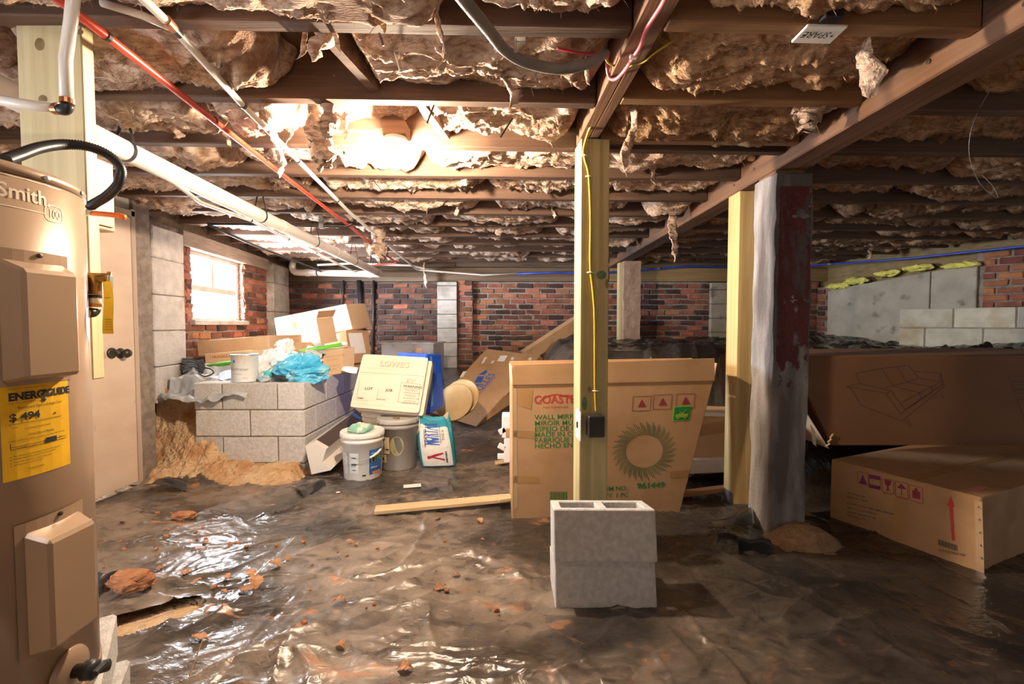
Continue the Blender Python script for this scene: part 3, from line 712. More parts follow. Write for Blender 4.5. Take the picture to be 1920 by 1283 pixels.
# insulation
def batt(x0, x1, y0a, y0b, res, zb, seed, label, grp, tilt=0.0, m=None):
    m = m or M_INS
    """y0a / y0b: near and far limits at x = 0 (bay follows the joists)"""
    nu = max(8, int((x1 - x0) / res)); nv = max(10, int((y0b - y0a) * 1.25 / res))
    u, v = np.meshgrid(np.linspace(0, 1, nu + 1), np.linspace(0, 1, nv + 1))
    x = x0 + (x1 - x0) * u; ph = (v - 0.5) * PI
    yl = y0a + (y0b - y0a) * (0.5 + 0.5 * np.sin(ph)) + 0.035 * x
    L = x1 - x0
    p = np.clip(np.cos(ph), 0, 1) ** 0.32
    ex = np.clip(np.minimum(u, 1 - u) * L / 0.10, 0, 1); q = np.sqrt(np.clip(1 - (1 - ex) ** 2, 0, 1))
    wob = 0.55 + 0.45 * vn(x * 2.3, y0a * 5 + v * 2.0, None, seed)
    low = zb + 0.028 * vn(x * 1.7, v * 1.2 + seed, None, seed + 3) + 0.018 * vn(x * 4.1, v * 2 + seed, None, seed + 5) + tilt * (v - 0.5)
    top_ = 2.12
    z = top_ - (top_ - low) * p * q
    wx = vn(x * 7, yl * 7, None, seed + 7) * 0.7; wy = vn(x * 7, yl * 7, None, seed + 8) * 0.7
    n = 0.022 * fbm(x * 4 + wx, yl * 12 + wy, None, 5, seed, 0.55) + 0.013 * ridged(x * 6 + wx * 2.5, yl * 24 + wy * 2.5, 4, seed + 1, 0.6) + 0.004 * ridged(x * 30 + wx * 4, yl * 75, 2, seed + 2)
    n = n + 0.020 * ridged(x * 2.6 + wx * 1.5, yl * 8 + wy * 1.5, 2, seed + 41)
    n2 = 0.016 * fbm(x * 9 + wy, yl * 9, None, 3, seed + 21)
    a = np.clip(p * q, 0.1, 1)
    z = z - n * a + 0.022
    y = yl + n2 * np.clip(np.abs(np.sin(ph)), 0.2, 1) * 0.9
    y = np.clip(y, y0a + 0.035 * x + 0.003, y0b + 0.035 * x - 0.003)
    x = x + 0.012 * fbm(x * 12, yl * 12, None, 2, seed + 30) * (0.4 + (1 - ex))
    o = np_grid_mesh('insulation_batt', x, y, np.clip(z, JB - 0.045, 2.127), m, org=((x0 + x1) / 2, (y0a + y0b) / 2, 2.0))
    if res < 0.012:                                   # loose fibres and shreds standing off the wool
        r_ = random.Random(seed); me = o.data; nvt = len(me.vertices); mb = MB(); cnt = int(190 * (x1 - x0))
        for i in range(cnt):
            c = me.vertices[r_.randrange(nvt)].co
            if c.z + 2.0 > 2.06: continue
            a = r_.uniform(0, 2 * PI); ln = r_.uniform(0.006, 0.03) * (2.0 if r_.random() < 0.08 else 1); wd = r_.uniform(0.0008, 0.0028); d = Vector((math.cos(a), math.sin(a) * 0.5, 0)); s_ = Vector((-d.y, d.x, 0)) * wd
            b0 = c + Vector((0, 0, 0.004)); b1_ = c + d * ln * 0.5 + Vector((0, 0, -r_.uniform(0.1, 0.5) * ln)); b2_ = c + d * ln * 0.8 + Vector((0, 0, -r_.uniform(0.3, 1.0) * ln))
            mb.add([b0 - s_, b0 + s_, b1_ + s_ * 0.8, b1_ - s_ * 0.8, b2_], [(0, 1, 2, 3), (3, 2, 4)])
        fo = Vector(((x0 + x1) / 2, (y0a + y0b) / 2, 2.0))
        for v in mb.v: v += fo
        P(mb.build('loose_fibres', m, o), kind='stuff')
    return P(o, label, 'insulation', grp)
rng = random.Random(12)
def fill(x0, x1, k, res, label, grp, dy=0.0, sag=0.0, w=0.0, m=None):
    cnt = 0; x = x0 + rng.uniform(0.0, 0.02)
    while x < x1 - 0.25:
        e_ = min(x + rng.uniform(0.85, 1.35), x1)
        if x1 - e_ < 0.3: e_ = x1
        zb = 2.000 - sag - rng.uniform(-0.005, 0.04)
        batt(x, e_ - 0.004, jy(k, 0) + JW + 0.003 + dy, jy(k + 1, 0) - 0.003 + dy, res, zb, rng.randint(0, 9999), label.replace('#', ORD[cnt]), grp, rng.uniform(-0.05, 0.03), m)
        cnt += 1
        x = e_ + (rng.choice((0.0, 0.0, 0.03, 0.07)))
for k in range(-2, 11):
    y = 1.6 + 0.44 * k
    res = 0.008 if k < 2 else (0.011 if k < 5 else 0.017)
    xl = wallx(y) + 0.01
    if k == 0:
        fill(xl, -0.80, k, res, 'torn brown glass-wool batt, # from the door wall, sagging beside the red water line', 'torn batts near the water lines', sag=0.03)
        batt(-0.55, b1x(y) - 0.05, jy(k, 0) + JW + 0.003, jy(k + 1, 0) - 0.003, res, 1.955, 77, 'big sagging glass-wool batt between two dark joists in front of the light bulb', None)
    elif k == 1:
        fill(xl, -0.92, k, res, 'pinkish-brown glass-wool batt, # from the door wall, in the bay of the bulb', 'batts left of the short doubled beam', sag=0.03)
        batt(-0.90, -0.44, jy(k, 0) + JW + 0.003, jy(k + 1, 0) - 0.003, res, 2.055, 91, 'short glass-wool piece pushed up high right above the light bulb', None)
        batt(-0.43, b1x(y) - 0.05, jy(k, 0) + JW + 0.003, jy(k + 1, 0) - 0.003, res, 1.985, 92, 'pale glass-wool batt between the light bulb and the doubled beam', None)
    elif k < 2:
        fill(xl, b1x(y) - 0.05, k, res, 'pinkish-brown glass-wool batt, # from the door wall, in the %s bay before the bulb' % ORD[1 - k], 'batts left of the short doubled beam', sag=0.035)
    else:
        fill(xl, b2x(y) - 0.08, k, res, 'pinkish glass-wool batt, # from the window wall, in the %s bay beyond the bulb' % ORD[k - 2], 'batts beyond the light bulb', sag=0.012)
    if k < 2:
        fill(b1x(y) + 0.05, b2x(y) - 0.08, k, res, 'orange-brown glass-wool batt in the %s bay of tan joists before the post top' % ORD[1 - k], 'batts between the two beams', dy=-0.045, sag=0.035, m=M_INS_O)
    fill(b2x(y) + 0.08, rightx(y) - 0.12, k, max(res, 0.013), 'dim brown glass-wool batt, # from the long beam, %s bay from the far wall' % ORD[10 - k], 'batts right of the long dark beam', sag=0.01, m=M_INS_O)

# torn strips of insulation hanging down
def tuft(top, bot, wd, seed, label, th=0.35, bend=0.03):
    top = Vector(top); bot = Vector(bot); n = 26; m = 12
    u, v = np.meshgrid(np.linspace(0, 1, m + 1), np.linspace(0, 1, n + 1))
    d = bot - top
    w_ = wd * (0.75 + 0.35 * vn(v * 4, v * 0, None, seed)) * np.where(v < 0.75, 1.0, 1 - ((v - 0.75) / 0.25) ** 1.5 * 0.94) * np.clip(v * 8 + 0.5, 0, 1)
    a = u * 2 * PI; tw = v * 1.1 + seed
    rx = np.cos(a) * w_ * 0.5; ry = np.sin(a) * w_ * 0.5 * th
    x = top.x + d.x * v + bend * vn(v * 2.5, v * 0 + seed, None, seed + 1) + rx * np.cos(tw) - ry * np.sin(tw)
    y = top.y + d.y * v + bend * 0.6 * vn(v * 2.5, v * 0 + seed, None, seed + 2) + rx * np.sin(tw) + ry * np.cos(tw)
    z = top.z + d.z * v
    k = 0.16 * wd
    x += k * fbm(x * 50, z * 40, y * 50, 3, seed + 4); y += k * fbm(x * 50, z * 40, y * 50, 3, seed + 5); z += k * fbm(x * 45, y * 45, z * 45, 3, seed + 6)
    return P(np_grid_mesh('insulation_tuft', x, y, z, M_INS, org=bot), label, 'insulation')
def tp(x0, y0, x1, y1, Y, wd, seed, label, **k):
    Y = min(0.885 * FPX / (609 - y0), 6.2); tt = at(x0, y0, Y); tt.z = max(tt.z, 2.045)
    return tuft(tt, at(x1, y1, Y + 0.01), wd * Y / FPX, seed, label, **k)
def tp_old(x0, y0, x1, y1, Y, wd, seed, label, **k): return tuft(at(x0, y0, Y), at(x1, y1, Y + 0.01), wd * Y / FPX, seed, label, **k)
tp(812, 20, 822, 132, 1.42, 26, 1, 'long torn tuft of glass wool dangling in front of the nearest joist')
tp(1182, 205, 1180, 322, 2.0, 24, 2, 'ragged tuft of glass wool hanging to the right of the doubled beam end')
tp(1262, 390, 1262, 492, 3.0, 22, 3, 'thin torn tuft of glass wool hanging below the long dark beam')
tp(508, 222, 522, 335, 1.85, 26, 4, 'narrow torn strip of glass wool hanging against the white water pipe')
tp(590, 215, 592, 325, 2.0, 58, 5, 'wide wad of glass wool hanging beside the white water pipe', th=0.6)
tp(606, 185, 600, 260, 1.9, 40, 6, 'ragged clump of glass wool drooping above the wide hanging wad', th=0.6)
tp(962, 150, 955, 200, 1.62, 34, 7, 'short drooping tuft of glass wool at the end of the big sagging batt', th=0.6)
tp(600, 75, 605, 118, 1.5, 44, 8, 'torn flap of glass wool hanging from the near joist bay', th=0.7)
tp(565, 70, 555, 112, 1.5, 14, 9, 'small wisp of glass wool beside the torn flap in the near bay')
tp(705, 425, 712, 492, 4.3, 44, 10, 'bunched wad of glass wool drooping over the far end of the red pipe', th=0.7)
tp(690, 440, 690, 495, 4.6, 14, 13, 'thin wisp of glass wool next to the bunched wad by the red pipe')
tp(795, 505, 797, 542, 6.0, 10, 14, 'thin wisp of glass wool hanging at the bend of the pipe near the far wall')
tp(435, 465, 432, 490, 4.3, 14, 15, 'pale wisp of glass wool hanging over the window')
tp(308, 428, 300, 442, 3.4, 30, 16, 'pale tuft of glass wool on top of the grey block column', th=0.6)
tp(1650, 70, 1628, 182, 1.72, 36, 17, 'drooping corner of glass wool against the long dark beam', th=0.35)
tp(1520, 200, 1505, 248, 2.0, 60, 18, 'orange-lit torn corner of glass wool above the long dark beam', th=0.6)
tp(1632, 470, 1630, 486, 4.4, 14, 19, 'tiny wisp of glass wool hanging in the dark above the parged panel')
for i, (x, y, h, Y) in enumerate(((640, 60, 40, 1.45), (720, 40, 30, 1.45), (1110, 118, 40, 1.6), (880, 330, 18, 2.9), (985, 345, 16, 2.9), (860, 385, 20, 3.5), (940, 425, 18, 4.3), (1230, 325, 22, 2.7), (1040, 395, 16, 3.5), (545, 250, 40, 2.0), (330, 240, 22, 2.0), (420, 250, 30, 2.1), (660, 250, 18, 2.2))):
    P(tp(x, y, x + (i % 3 - 1) * 5, y + h, Y, 12 + (i * 7) % 9, 40 + i, 'small loose shred of glass wool hanging from the ceiling insulation'), group='loose shreds of insulation')
# ================================================================== posts and piers
M_PINE = wood('new_pine', (0.36, 0.30, 0.13), (0.56, 0.47, 0.24), 2, fine=26, rough=0.65, c3=(0.28, 0.28, 0.12), t3=(0.6, 0.75))
M_PINEY = wood('yellow_pine', (0.55, 0.36, 0.13), (0.74, 0.55, 0.26), 2, fine=26, rough=0.65)
M_KNOT = mat('knot', (0.20, 0.13, 0.06), (0.30, 0.22, 0.10), 0.7, scale=(40, 40, 40))
M_GREENKNOT = mat('treated_knot', (0.07, 0.17, 0.10), (0.14, 0.22, 0.10), 0.7, scale=(40, 40, 40))
M_GALV = mat('galvanised', (0.45, 0.47, 0.50), (0.58, 0.60, 0.62), 0.35, metal=0.8, scale=(15, 15, 15))
M_WHITEP = mat('white_plastic', (0.80, 0.77, 0.73), (0.86, 0.83, 0.79), 0.35, scale=(10, 10, 10), c3=(0.70, 0.58, 0.45), s3=(6, 6, 6), t3=(0.62, 0.8))
M_PVC = mat('pvc_pipe', (0.80, 0.75, 0.68), (0.85, 0.81, 0.75), 0.3, scale=(5, 5, 5), c3=(0.66, 0.55, 0.42), s3=(3, 2, 3), t3=(0.6, 0.8))
M_BLACK = mat('black_plastic', (0.018, 0.018, 0.020), (0.03, 0.03, 0.032), 0.4, scale=(10, 10, 10))
M_REDP = mat('red_pex', (0.62, 0.05, 0.03), (0.70, 0.08, 0.04), 0.35, scale=(8, 8, 8))
M_BLUEP = mat('blue_pex', (0.015, 0.05, 0.42), (0.03, 0.09, 0.55), 0.35, scale=(8, 8, 8))
M_COPPER = mat('copper_ring', (0.42, 0.17, 0.08), (0.55, 0.26, 0.12), 0.35, metal=0.7, scale=(30, 30, 30))
M_BRASS = mat('brass', (0.45, 0.27, 0.08), (0.62, 0.42, 0.15), 0.35, metal=0.85, scale=(30, 30, 30))
M_YELLOWC = flat('yellow_cable', (0.72, 0.52, 0.03), 0.4)
M_PINKW = flat('pink_wire', (0.78, 0.18, 0.24), 0.45)
M_REDW = flat('red_wire', (0.45, 0.03, 0.05), 0.45)
M_GREYC = mat('grey_cable', (0.16, 0.15, 0.14), (0.24, 0.22, 0.20), 0.45, scale=(15, 15, 15))
M_STEELW = flat('steel_wire', (0.35, 0.33, 0.32), 0.4, metal=0.6)

post = thing('wooden_post', (0.375, 2.17, 0.0), 'greenish treated wooden post carrying a yellow cable and black switch box', 'post')
RP = Rz(math.radians(4))
MB().box((0.375, 2.17, 0.974), (0.134, 0.134, 1.949), RP, 0.004).build('timber', M_PINE, post)
pf = lambda u, v, k=0.0: Vector((0.375, 2.17, 0)) + RP @ Vector((u, -0.067 - k, v))          # point on the post front face (u across, v height)
for u, v, a, b, m in ((-0.043, 0.735, 0.013, 0.032, M_GREENKNOT), (0.032, 1.33, 0.024, 0.020, M_GREENKNOT), (0.058, 1.29, 0.009, 0.022, M_KNOT), (-0.02, 0.80, 0.010, 0.016, M_KNOT)):
    MB().add([pf(u, v, 0.0015)] + [pf(max(-0.0635, min(0.0635, u + a * math.cos(t))), v + b * math.sin(t), 0.0005) for t in np.linspace(0, 2 * PI, 14, False)], [(0, i + 1, (i + 1) % 14 + 1) for i in range(14)]).build('knot', m, post)
post2 = thing('wooden_post', (1.405, 2.77, 0.0), 'yellow pine post in a galvanised bracket behind the concrete pier', 'post')
MB().box((1.405, 2.77, 0.953), (0.138, 0.138, 1.868), None, 0.004).build('timber', M_PINEY, post2)
MB().box((1.334, 2.77, 0.045), (0.003, 0.11, 0.07)).box((1.405, 2.77, 0.012), (0.15, 0.15, 0.012)).build('post_base', M_GALV, post2)
M_PIER = mat('painted_pier', (0.30, 0.28, 0.28), (0.47, 0.45, 0.46), 0.9, scale=(12, 12, 4), bump=0.8, bscale=70, bdist=0.012, c3=(0.13, 0.115, 0.11), s3=(7, 7, 1.2), t3=(0.42, 0.62))
M_PIERRED = mat('flaking_red_paint', (0.075, 0.010, 0.011), (0.13, 0.02, 0.02), 0.6, scale=(12, 12, 3), c3=(0.09, 0.07, 0.065), s3=(14, 14, 4), t3=(0.52, 0.62), bump=0.6, bscale=60, bdist=0.006)
pier = thing('concrete_pier', (1.428, 2.43, 0.0), 'square concrete pier with flaking dark red paint under the long beam', 'pier')
def pier_body(cx, cy, sx, sy, z0, z1, seed):
    mb = MB(); n = 26; m = 6
    ring = []
    for i in range(m): ring.append((-0.5 + i / m, -0.5))
    for i in range(m): ring.append((0.5, -0.5 + i / m))
    for i in range(m): ring.append((0.5 - i / m, 0.5))
    for i in range(m): ring.append((-0.5, 0.5 - i / m))
    k = len(ring); vs = []; fs = []
    for j in range(n + 1):
        z = z0 + (z1 - z0) * j / n
        for a, b in ring: vs.append(Vector((cx + a * sx, cy + b * sy, z)))
    for j in range(n):
        for i in range(k): fs.append((j * k + i, j * k + (i + 1) % k, (j + 1) * k + (i + 1) % k, (j + 1) * k + i))
    fs.append(tuple(range(k))[::-1]); fs.append(tuple(n * k + i for i in range(k)))
    mb.add(vs, fs).rough(0.006, 9, seed); return mb
pier_body(1.428, 2.43, 0.184, 0.205, 0.0, 1.868, 3).build('concrete_shaft', M_PIER, pier)
def skin(x0, x1, z0, z1, y, amp, seed, m, nm, par):
    nu, nv = 70, 300; u, v = np.meshgrid(np.linspace(0, 1, nu + 1), np.linspace(0, 1, nv + 1))
    x = x0 + (x1 - x0) * u; z = z0 + (z1 - z0) * v
    kp = np.ones((nv, nu), bool); uc = (u[:-1, :-1] + u[1:, 1:]) / 2; vc = (v[:-1, :-1] + v[1:, 1:]) / 2
    kp &= (vc + 0.20 * fbm(uc * 5, vc * 12, None, 5, seed, 0.6) - 0.10 * (uc < 0.06)) > 0.14
    return np_grid_mesh(nm, x, np.full_like(x, y) + 0.002 * fbm(x * 40, z * 40, None, 2, seed), z, m, par, keep=kp)
skin(1.352, 1.513, 0.78, 1.80, 2.3225, 0, 5, M_PIERRED, 'paint_layer', pier)
MB().box((1.42, 2.43, 1.880), (0.15, 0.16, 0.018), None, 0.002).build('shim', M_BEAM, pier)
pier2 = thing('concrete_pier', (1.49, 5.76, 0.80), 'brown rendered pier under the far end of the long beam', 'pier')
pier_body(1.49, 5.76, 0.21, 0.21, 0.80, 1.888, 9).build('concrete_shaft', mat('brown_render', (0.28, 0.18, 0.13), (0.36, 0.24, 0.18), 0.95, scale=(10, 10, 10), bump=0.6, bscale=60, bdist=0.01), pier2)
MB().box((1.365, 5.80, 1.34), (0.035, 0.12, 1.09), None, 0.003).build('side_board', M_PINE, pier2)
soil = MB().grid(lambda u, v: Vector((1.43 + (u - 0.5) * 0.42, 2.26 + (v - 0.5) * 0.30, 0.004 + 0.085 * max(0, 1 - ((u - 0.62) / 0.42) ** 2 - ((v - 0.55) / 0.46) ** 2))), 26, 20).rough(0.010, 30, 8)
P(soil.build('soil_heap', mat('tan_soil', (0.36, 0.24, 0.13), (0.50, 0.36, 0.21), 1.0, scale=(30, 30, 30), bump=1.0, bscale=90, bdist=0.02), smooth=True), 'small heap of tan soil at the foot of the concrete pier', 'soil')
# upright plank beside the heater
pl = thing('upright_plank', (-1.318, 1.33, 0.9), 'wide knotty pale plank standing upright behind the water heater', 'plank')
MB().box((-1.318, 1.345, 1.53), (0.186, 0.04, 1.18), None, 0.003).build('board', wood('pale_plank', (0.60, 0.50, 0.28), (0.78, 0.68, 0.42), 2, fine=26, rough=0.65), pl)
for px_, py_, a, b in ((74, 83, 0.014, 0.018), (80, 186, 0.013, 0.012), (150, 60, 0.01, 0.008)):
    p = at(px_, py_, 1.3245); MB().add([p + Vector((0, -0.001, 0))] + [p + Vector((a * math.cos(t), 0, b * math.sin(t))) for t in np.linspace(0, 2 * PI, 14, False)], [(0, i + 1, (i + 1) % 14 + 1) for i in range(14)]).build('knot', M_KNOT, pl)
eb = thing('breaker_box', (-1.305, 1.412, 1.39), 'narrow tan metal panel box fixed behind the upright plank edge', 'electrical box')
MB().box((-1.305, 1.412, 1.50), (0.09, 0.094, 0.215), None, 0.004).build('case', mat('tan_metal', (0.45, 0.32, 0.19), (0.52, 0.38, 0.24), 0.4, scale=(6, 6, 6)), eb)
MB().box((-1.257, 1.412, 1.49), (0.006, 0.070, 0.17), None, 0.002).build('cover', mat('tan_metal', (), ()), eb)

# ================================================================== pipes
def pipe(name, pts, r, m, label, cat='pipe', n=14, smooth=True, parts=(), org=None):
    t = thing(name, org or Vector(pts[len(pts) // 2]) - Vector((0, 0, r)), label, cat)
    MB().tube(pts, r, n).build('tube', m, t, smooth); return t
def coupling(par, p, d, r, ln, m, nm='coupling'):
    p = Vector(p); d = Vector(d).normalized(); return MB().tube([p - d * ln / 2, p + d * ln / 2], r, 16).build(nm, m, par, False)
def bend(a, b, c, r, n=7):
    """rounded corner at b"""
    a, b, c = Vector(a), Vector(b), Vector(c); p = b + (a - b).normalized() * r; q = b + (c - b).normalized() * r
    return [p * (1 - t) ** 2 + b * 2 * t * (1 - t) + q * t ** 2 for t in np.linspace(0, 1, n)]
def hanger(par, p, d, r, top, m=M_BLACK, wd=0.018):
    """strap looped under the pipe and up to the joist"""
    p = Vector(p); d = Vector(d); d.z = 0; d = d.normalized(); s = Vector((-d.y, d.x, 0)); mb = MB(); prev = None
    path = [p + s * 0.012 + Vector((0, 0, top - p.z))] + [p + s * math.cos(t) * r + Vector((0, 0, math.sin(t) * r)) for t in np.linspace(0.3, -PI - 0.3, 14)] + [p - s * 0.012 + Vector((0, 0, top - p.z))]
    for a, b in zip(path[:-1], path[1:]):
        mb.quad(a - d * wd / 2, a + d * wd / 2, b + d * wd / 2, b - d * wd / 2)
    return mb.build('hanger_strap', m, par)
# big drain line
pa, pb = at(-60, 128, 1.50), at(190, 254, 1.80)
a0 = Vector((-1.60, 0.6, 1.868)); a1 = Vector((-1.655, 1.80, 1.85)); a2 = at(714, 514, 5.95); a3 = at(548, 511, 6.15)
dr = pipe('drain_pipe', [a0, a1, (a1 * 2 + a2) / 3, (a1 + a2 * 2) / 3] + bend(a1, a2, a3, 0.06) + bend(a2, a3, a3 + Vector((0, 0.02, 0.25)), 0.08) + [a3 + Vector((0, 0.03, 0.17))], 0.044, M_PVC, 'thick white plastic drain pipe slung in straps below the joists')
dd = (a2 - a1)
for y in (1.98, 3.05, 3.9, 4.9, 5.7):
    p = a1 + dd * ((y - a1.y) / dd.y); hanger(dr, p, dd, 0.0455, JB + 0.03)
for y in (3.35, 4.4): coupling(dr, a1 + dd * ((y - a1.y) / dd.y), dd, 0.0465, 0.07, M_PVC)
coupling(dr, a2 + (a3 - a2) * 0.12, a3 - a2, 0.049, 0.06, M_PVC); coupling(dr, a2 + (a3 - a2) * 0.82, a3 - a2, 0.049, 0.06, M_PVC); hanger(dr, a2 + (a3 - a2) * 0.70, a3 - a2, 0.0455, JB)
# red hot water line
r0 = Vector((-1.118, 0.6, 1.925)); r1 = at(200, 68, 1.295); r2 = at(745, 494, 6.05); r3 = at(690, 498, 6.10)
rd = pipe('red_water_pipe', [r0, r1, r1 + (r2 - r1) * 0.25 + Vector((0, 0, -0.006)), r1 + (r2 - r1) * 0.5, r1 + (r2 - r1) * 0.75 + Vector((0, 0, -0.008))] + bend(r1, r2, r3, 0.05) + [r3], 0.0115, M_REDP, 'red plastic water pipe clipped under the joists beside the white one')
for f in (0.0, 0.11, 0.2, 0.34): coupling(rd, r1 + (r2 - r1) * f, r2 - r1, 0.0135, 0.012, M_BLACK, 'clip')
# thin white cold line
w0 = Vector((-0.90, 0.6, 1.925)); w1 = at(318, 45, 1.28); w1b = at(455, 197, 1.72); w2 = at(655, 398, 3.35); w3 = at(782, 506, 6.1); w4 = at(905, 516, 6.26)
wt = pipe('white_water_pipe', [w0, w1, w1b, w2] + bend(w2, w3, w4, 0.08) + [w4, at(970, 513, 6.28)], 0.0115, M_PVC, 'thin white plastic water pipe running under the joists to the far wall')
coupling(wt, w1, w1b - w1, 0.014, 0.035, M_COPPER); coupling(wt, w1 + (w1b - w1) * 0.03, w1b - w1, 0.0125, 0.06, M_BLACK, 'clip'); 
for p in (w1b, w1b + (w2 - w1b) * 0.35, w1b + (w2 - w1b) * 0.8, w2 + (w3 - w2) * 0.4): coupling(wt, p, w2 - w1b, 0.014, 0.014, M_BLACK, 'clip')
MB().tube([w1 + Vector((-0.005, 0.02, 0)), at(265, 28, 1.26), at(190, 5, 1.24)], 0.010, 10).build('branch_tube', M_PVC, wt, True)
# second thin white line under the drain
v0 = at(376, 380, 2.95); v1 = at(470, 413, 3.4); v2 = at(592, 474, 4.6); v3 = at(668, 512, 6.05)
sw = pipe('white_water_pipe', [at(300, 322, 2.4), v0, v1, v2, v3], 0.0125, M_PVC, 'thin white pipe hung on hooks beneath the thick drain pipe')
for p in (v1, (v1 + v2) / 2, v2): coupling(sw, p, v2 - v1, 0.0150, 0.012, M_BLACK, 'clip')
for p in (v1 + (v2 - v1) * 0.3, v2): hanger(sw, p, v2 - v1, 0.03, JB + 0.02, M_BLACK, 0.006)
gp = pipe('white_water_pipe', [at(595, 497, 6.0), at(660, 494, 6.05), at(770, 498, 6.15), at(830, 512, 6.25)], 0.014, M_PVC, 'pale branch pipe passing behind the end of the red pipe')
# black iron pipes
ip = pipe('iron_pipe', [at(390, 420, 3.62), at(500, 421, 3.64), at(650, 424, 3.7), at(664, 418, 3.72), at(668, 408, 3.72)], 0.014, M_IRON, 'dark iron pipe running across below the joists held by a metal strap')
MB().box(at(603, 417, 3.68), (0.035, 0.035, 0.10), None, 0.001).build('strap', M_GALV, ip)
pipe('iron_pipe', [at(392, 422, 3.60), at(470, 457, 4.3), at(602, 509, 6.0)], 0.013, M_IRON, 'dark iron pipe running away towards the far wall corner')
# blue line along the far wall
bl = pipe('blue_water_pipe', [at(968, 514, 6.28), at(1040, 511, 6.27), at(1110, 513, 6.27), at(1200, 507, 6.25), at(1290, 499, 6.25), at(1345, 500, 6.2), at(1480, 500, 6.1), at(1560, 495, 5.9), at(1700, 485, 5.3), at(1920, 462, 4.35), at(2050, 445, 4.0)], 0.012, M_BLUEP, 'bright blue plastic water pipe sagging along the far wall')
for p in (at(1085, 512, 6.26), at(1235, 503, 6.24), at(1555, 495, 5.9), at(1795, 475, 4.95)): coupling(bl, p, (1, 0, 0), 0.0145, 0.03, M_GALV, 'clip')
# downpipes and stakes on the far wall
for i, (x, y0, y1, r, m, lb_) in enumerate(((643, 527, 575, 0.012, M_IRON, 'slim grey pipe standing down the far wall above the long carton'), (672, 533, 655, 0.032, M_BLACK, 'thick black drop pipe leaning on the dark far wall'), (700, 530, 660, 0.016, M_IRON, 'dark iron drop pipe beside the thick black one'))):
    pipe('drop_pipe', [Vector((at(x, 520, 6.34).x, 6.36, 1.72)), at(x + (6 if i == 1 else 0), (y0 + y1) / 2, 6.36), at(x + (13 if i == 1 else -2), y1 + 25, 6.36)], r, m, lb_)
# conduit by the door with an outlet box
cd = pipe('conduit', [at(232, 377, 3.1), at(240, 388, 3.16), at(246, 430, 3.20), at(252, 520, 3.20), at(257, 622, 3.20)], 0.011, mat('pale_conduit', (0.55, 0.60, 0.64), (0.62, 0.67, 0.70), 0.4, scale=(10, 10, 10)), 'pale grey conduit running down between the door frame and the brick', 'conduit')
MB().box(at(259, 634, 3.20), (0.05, 0.05, 0.075), None, 0.004).build('outlet_box', mat('pale_conduit', (), ()), cd)
for y in (458, 558): MB().box(at(248 + (y - 458) * 0.06, y, 3.185), (0.03, 0.012, 0.014)).build('clip', M_WHITEP, cd)
wc = pipe('white_cable', [at(243, 382, 3.2), at(262, 376, 3.25), at(330, 378, 3.3), at(345, 404, 3.3)], 0.006, M_WHITEP, 'white electric cable looping from the conduit along a joist', 'cable')
# heater pipes
hp = thing('heater_pipe', at(122, 205, 1.20) - Vector((0, 0, 0.02)), 'white plastic heater pipe with black elbow in front of the upright plank', 'pipe')
e0 = at(122, 204, 1.20)
MB().tube([at(141, -40, 1.14), at(133, 40, 1.19), at(123, 110, 1.20), at(125, 186, 1.20)], 0.0143, 16).build('riser', M_PVC, hp, True)
MB().tube([at(110, 203, 1.20), at(60, 198, 1.19), at(-60, 178, 1.15)], 0.0125, 16).build('branch', M_PVC, hp, True)
MB().tube([at(127, 196, 1.20)] + bend(at(127, 196, 1.20), at(124, 208, 1.20), at(108, 204, 1.20), 0.012) + [at(112, 204, 1.20)], 0.0135, 14).build('elbow', M_BLACK, hp, True)
coupling(hp, at(126, 190, 1.20), (0, 0, 1), 0.0155, 0.012, M_COPPER, 'crimp_ring'); coupling(hp, at(106, 204, 1.20), (1, 0, 0), 0.0145, 0.014, M_COPPER, 'crimp_ring')
# corrugated flexible conduit
c_pts = [at(10, 300, 1.02), at(35, 291, 1.06), at(75, 277, 1.12), at(120, 271, 1.18), at(165, 275, 1.22), at(205, 292, 1.26), at(227, 318, 1.28), at(222, 345, 1.28), at(200, 368, 1.29), at(172, 385, 1.30), at(160, 395, 1.31)]
def smooth_path(pts, n):
    out = []; pts = [Vector(p) for p in pts]
    for i in range(len(pts) - 1):
        p0 = pts[max(i - 1, 0)]; p1 = pts[i]; p2 = pts[i + 1]; p3 = pts[min(i + 2, len(pts) - 1)]
        for j in range(n):
            t = j / n; out.append(0.5 * ((2 * p1) + (p2 - p0) * t + (2 * p0 - 5 * p1 + 4 * p2 - p3) * t * t + (3 * p1 - p0 - 3 * p2 + p3) * t ** 3))
    return out + [pts[-1]]
cp_ = smooth_path(c_pts, 18)
fx = thing('flexible_conduit', at(160, 400, 1.31), 'black corrugated flexible conduit arching over the water heater', 'conduit')
MB().tube(cp_, [0.0115 + (0.0016 if i % 2 else -0.0010) for i in range(len(cp_))], 12).build('corrugated_hose', M_BLACK, fx, True)
coupling(fx, at(163, 392, 1.305), at(172, 385, 1.30) - at(160, 395, 1.31), 0.0145, 0.03, M_GALV, 'connector')
op = pipe('orange_cord', [at(172, 400, 1.315), at(200, 402, 1.30), at(226, 405, 1.30), at(234, 408, 1.30)], 0.0075, flat('orange_plastic', (0.80, 0.16, 0.01), 0.4), 'short bright orange cord sticking out behind the plank', 'cord')

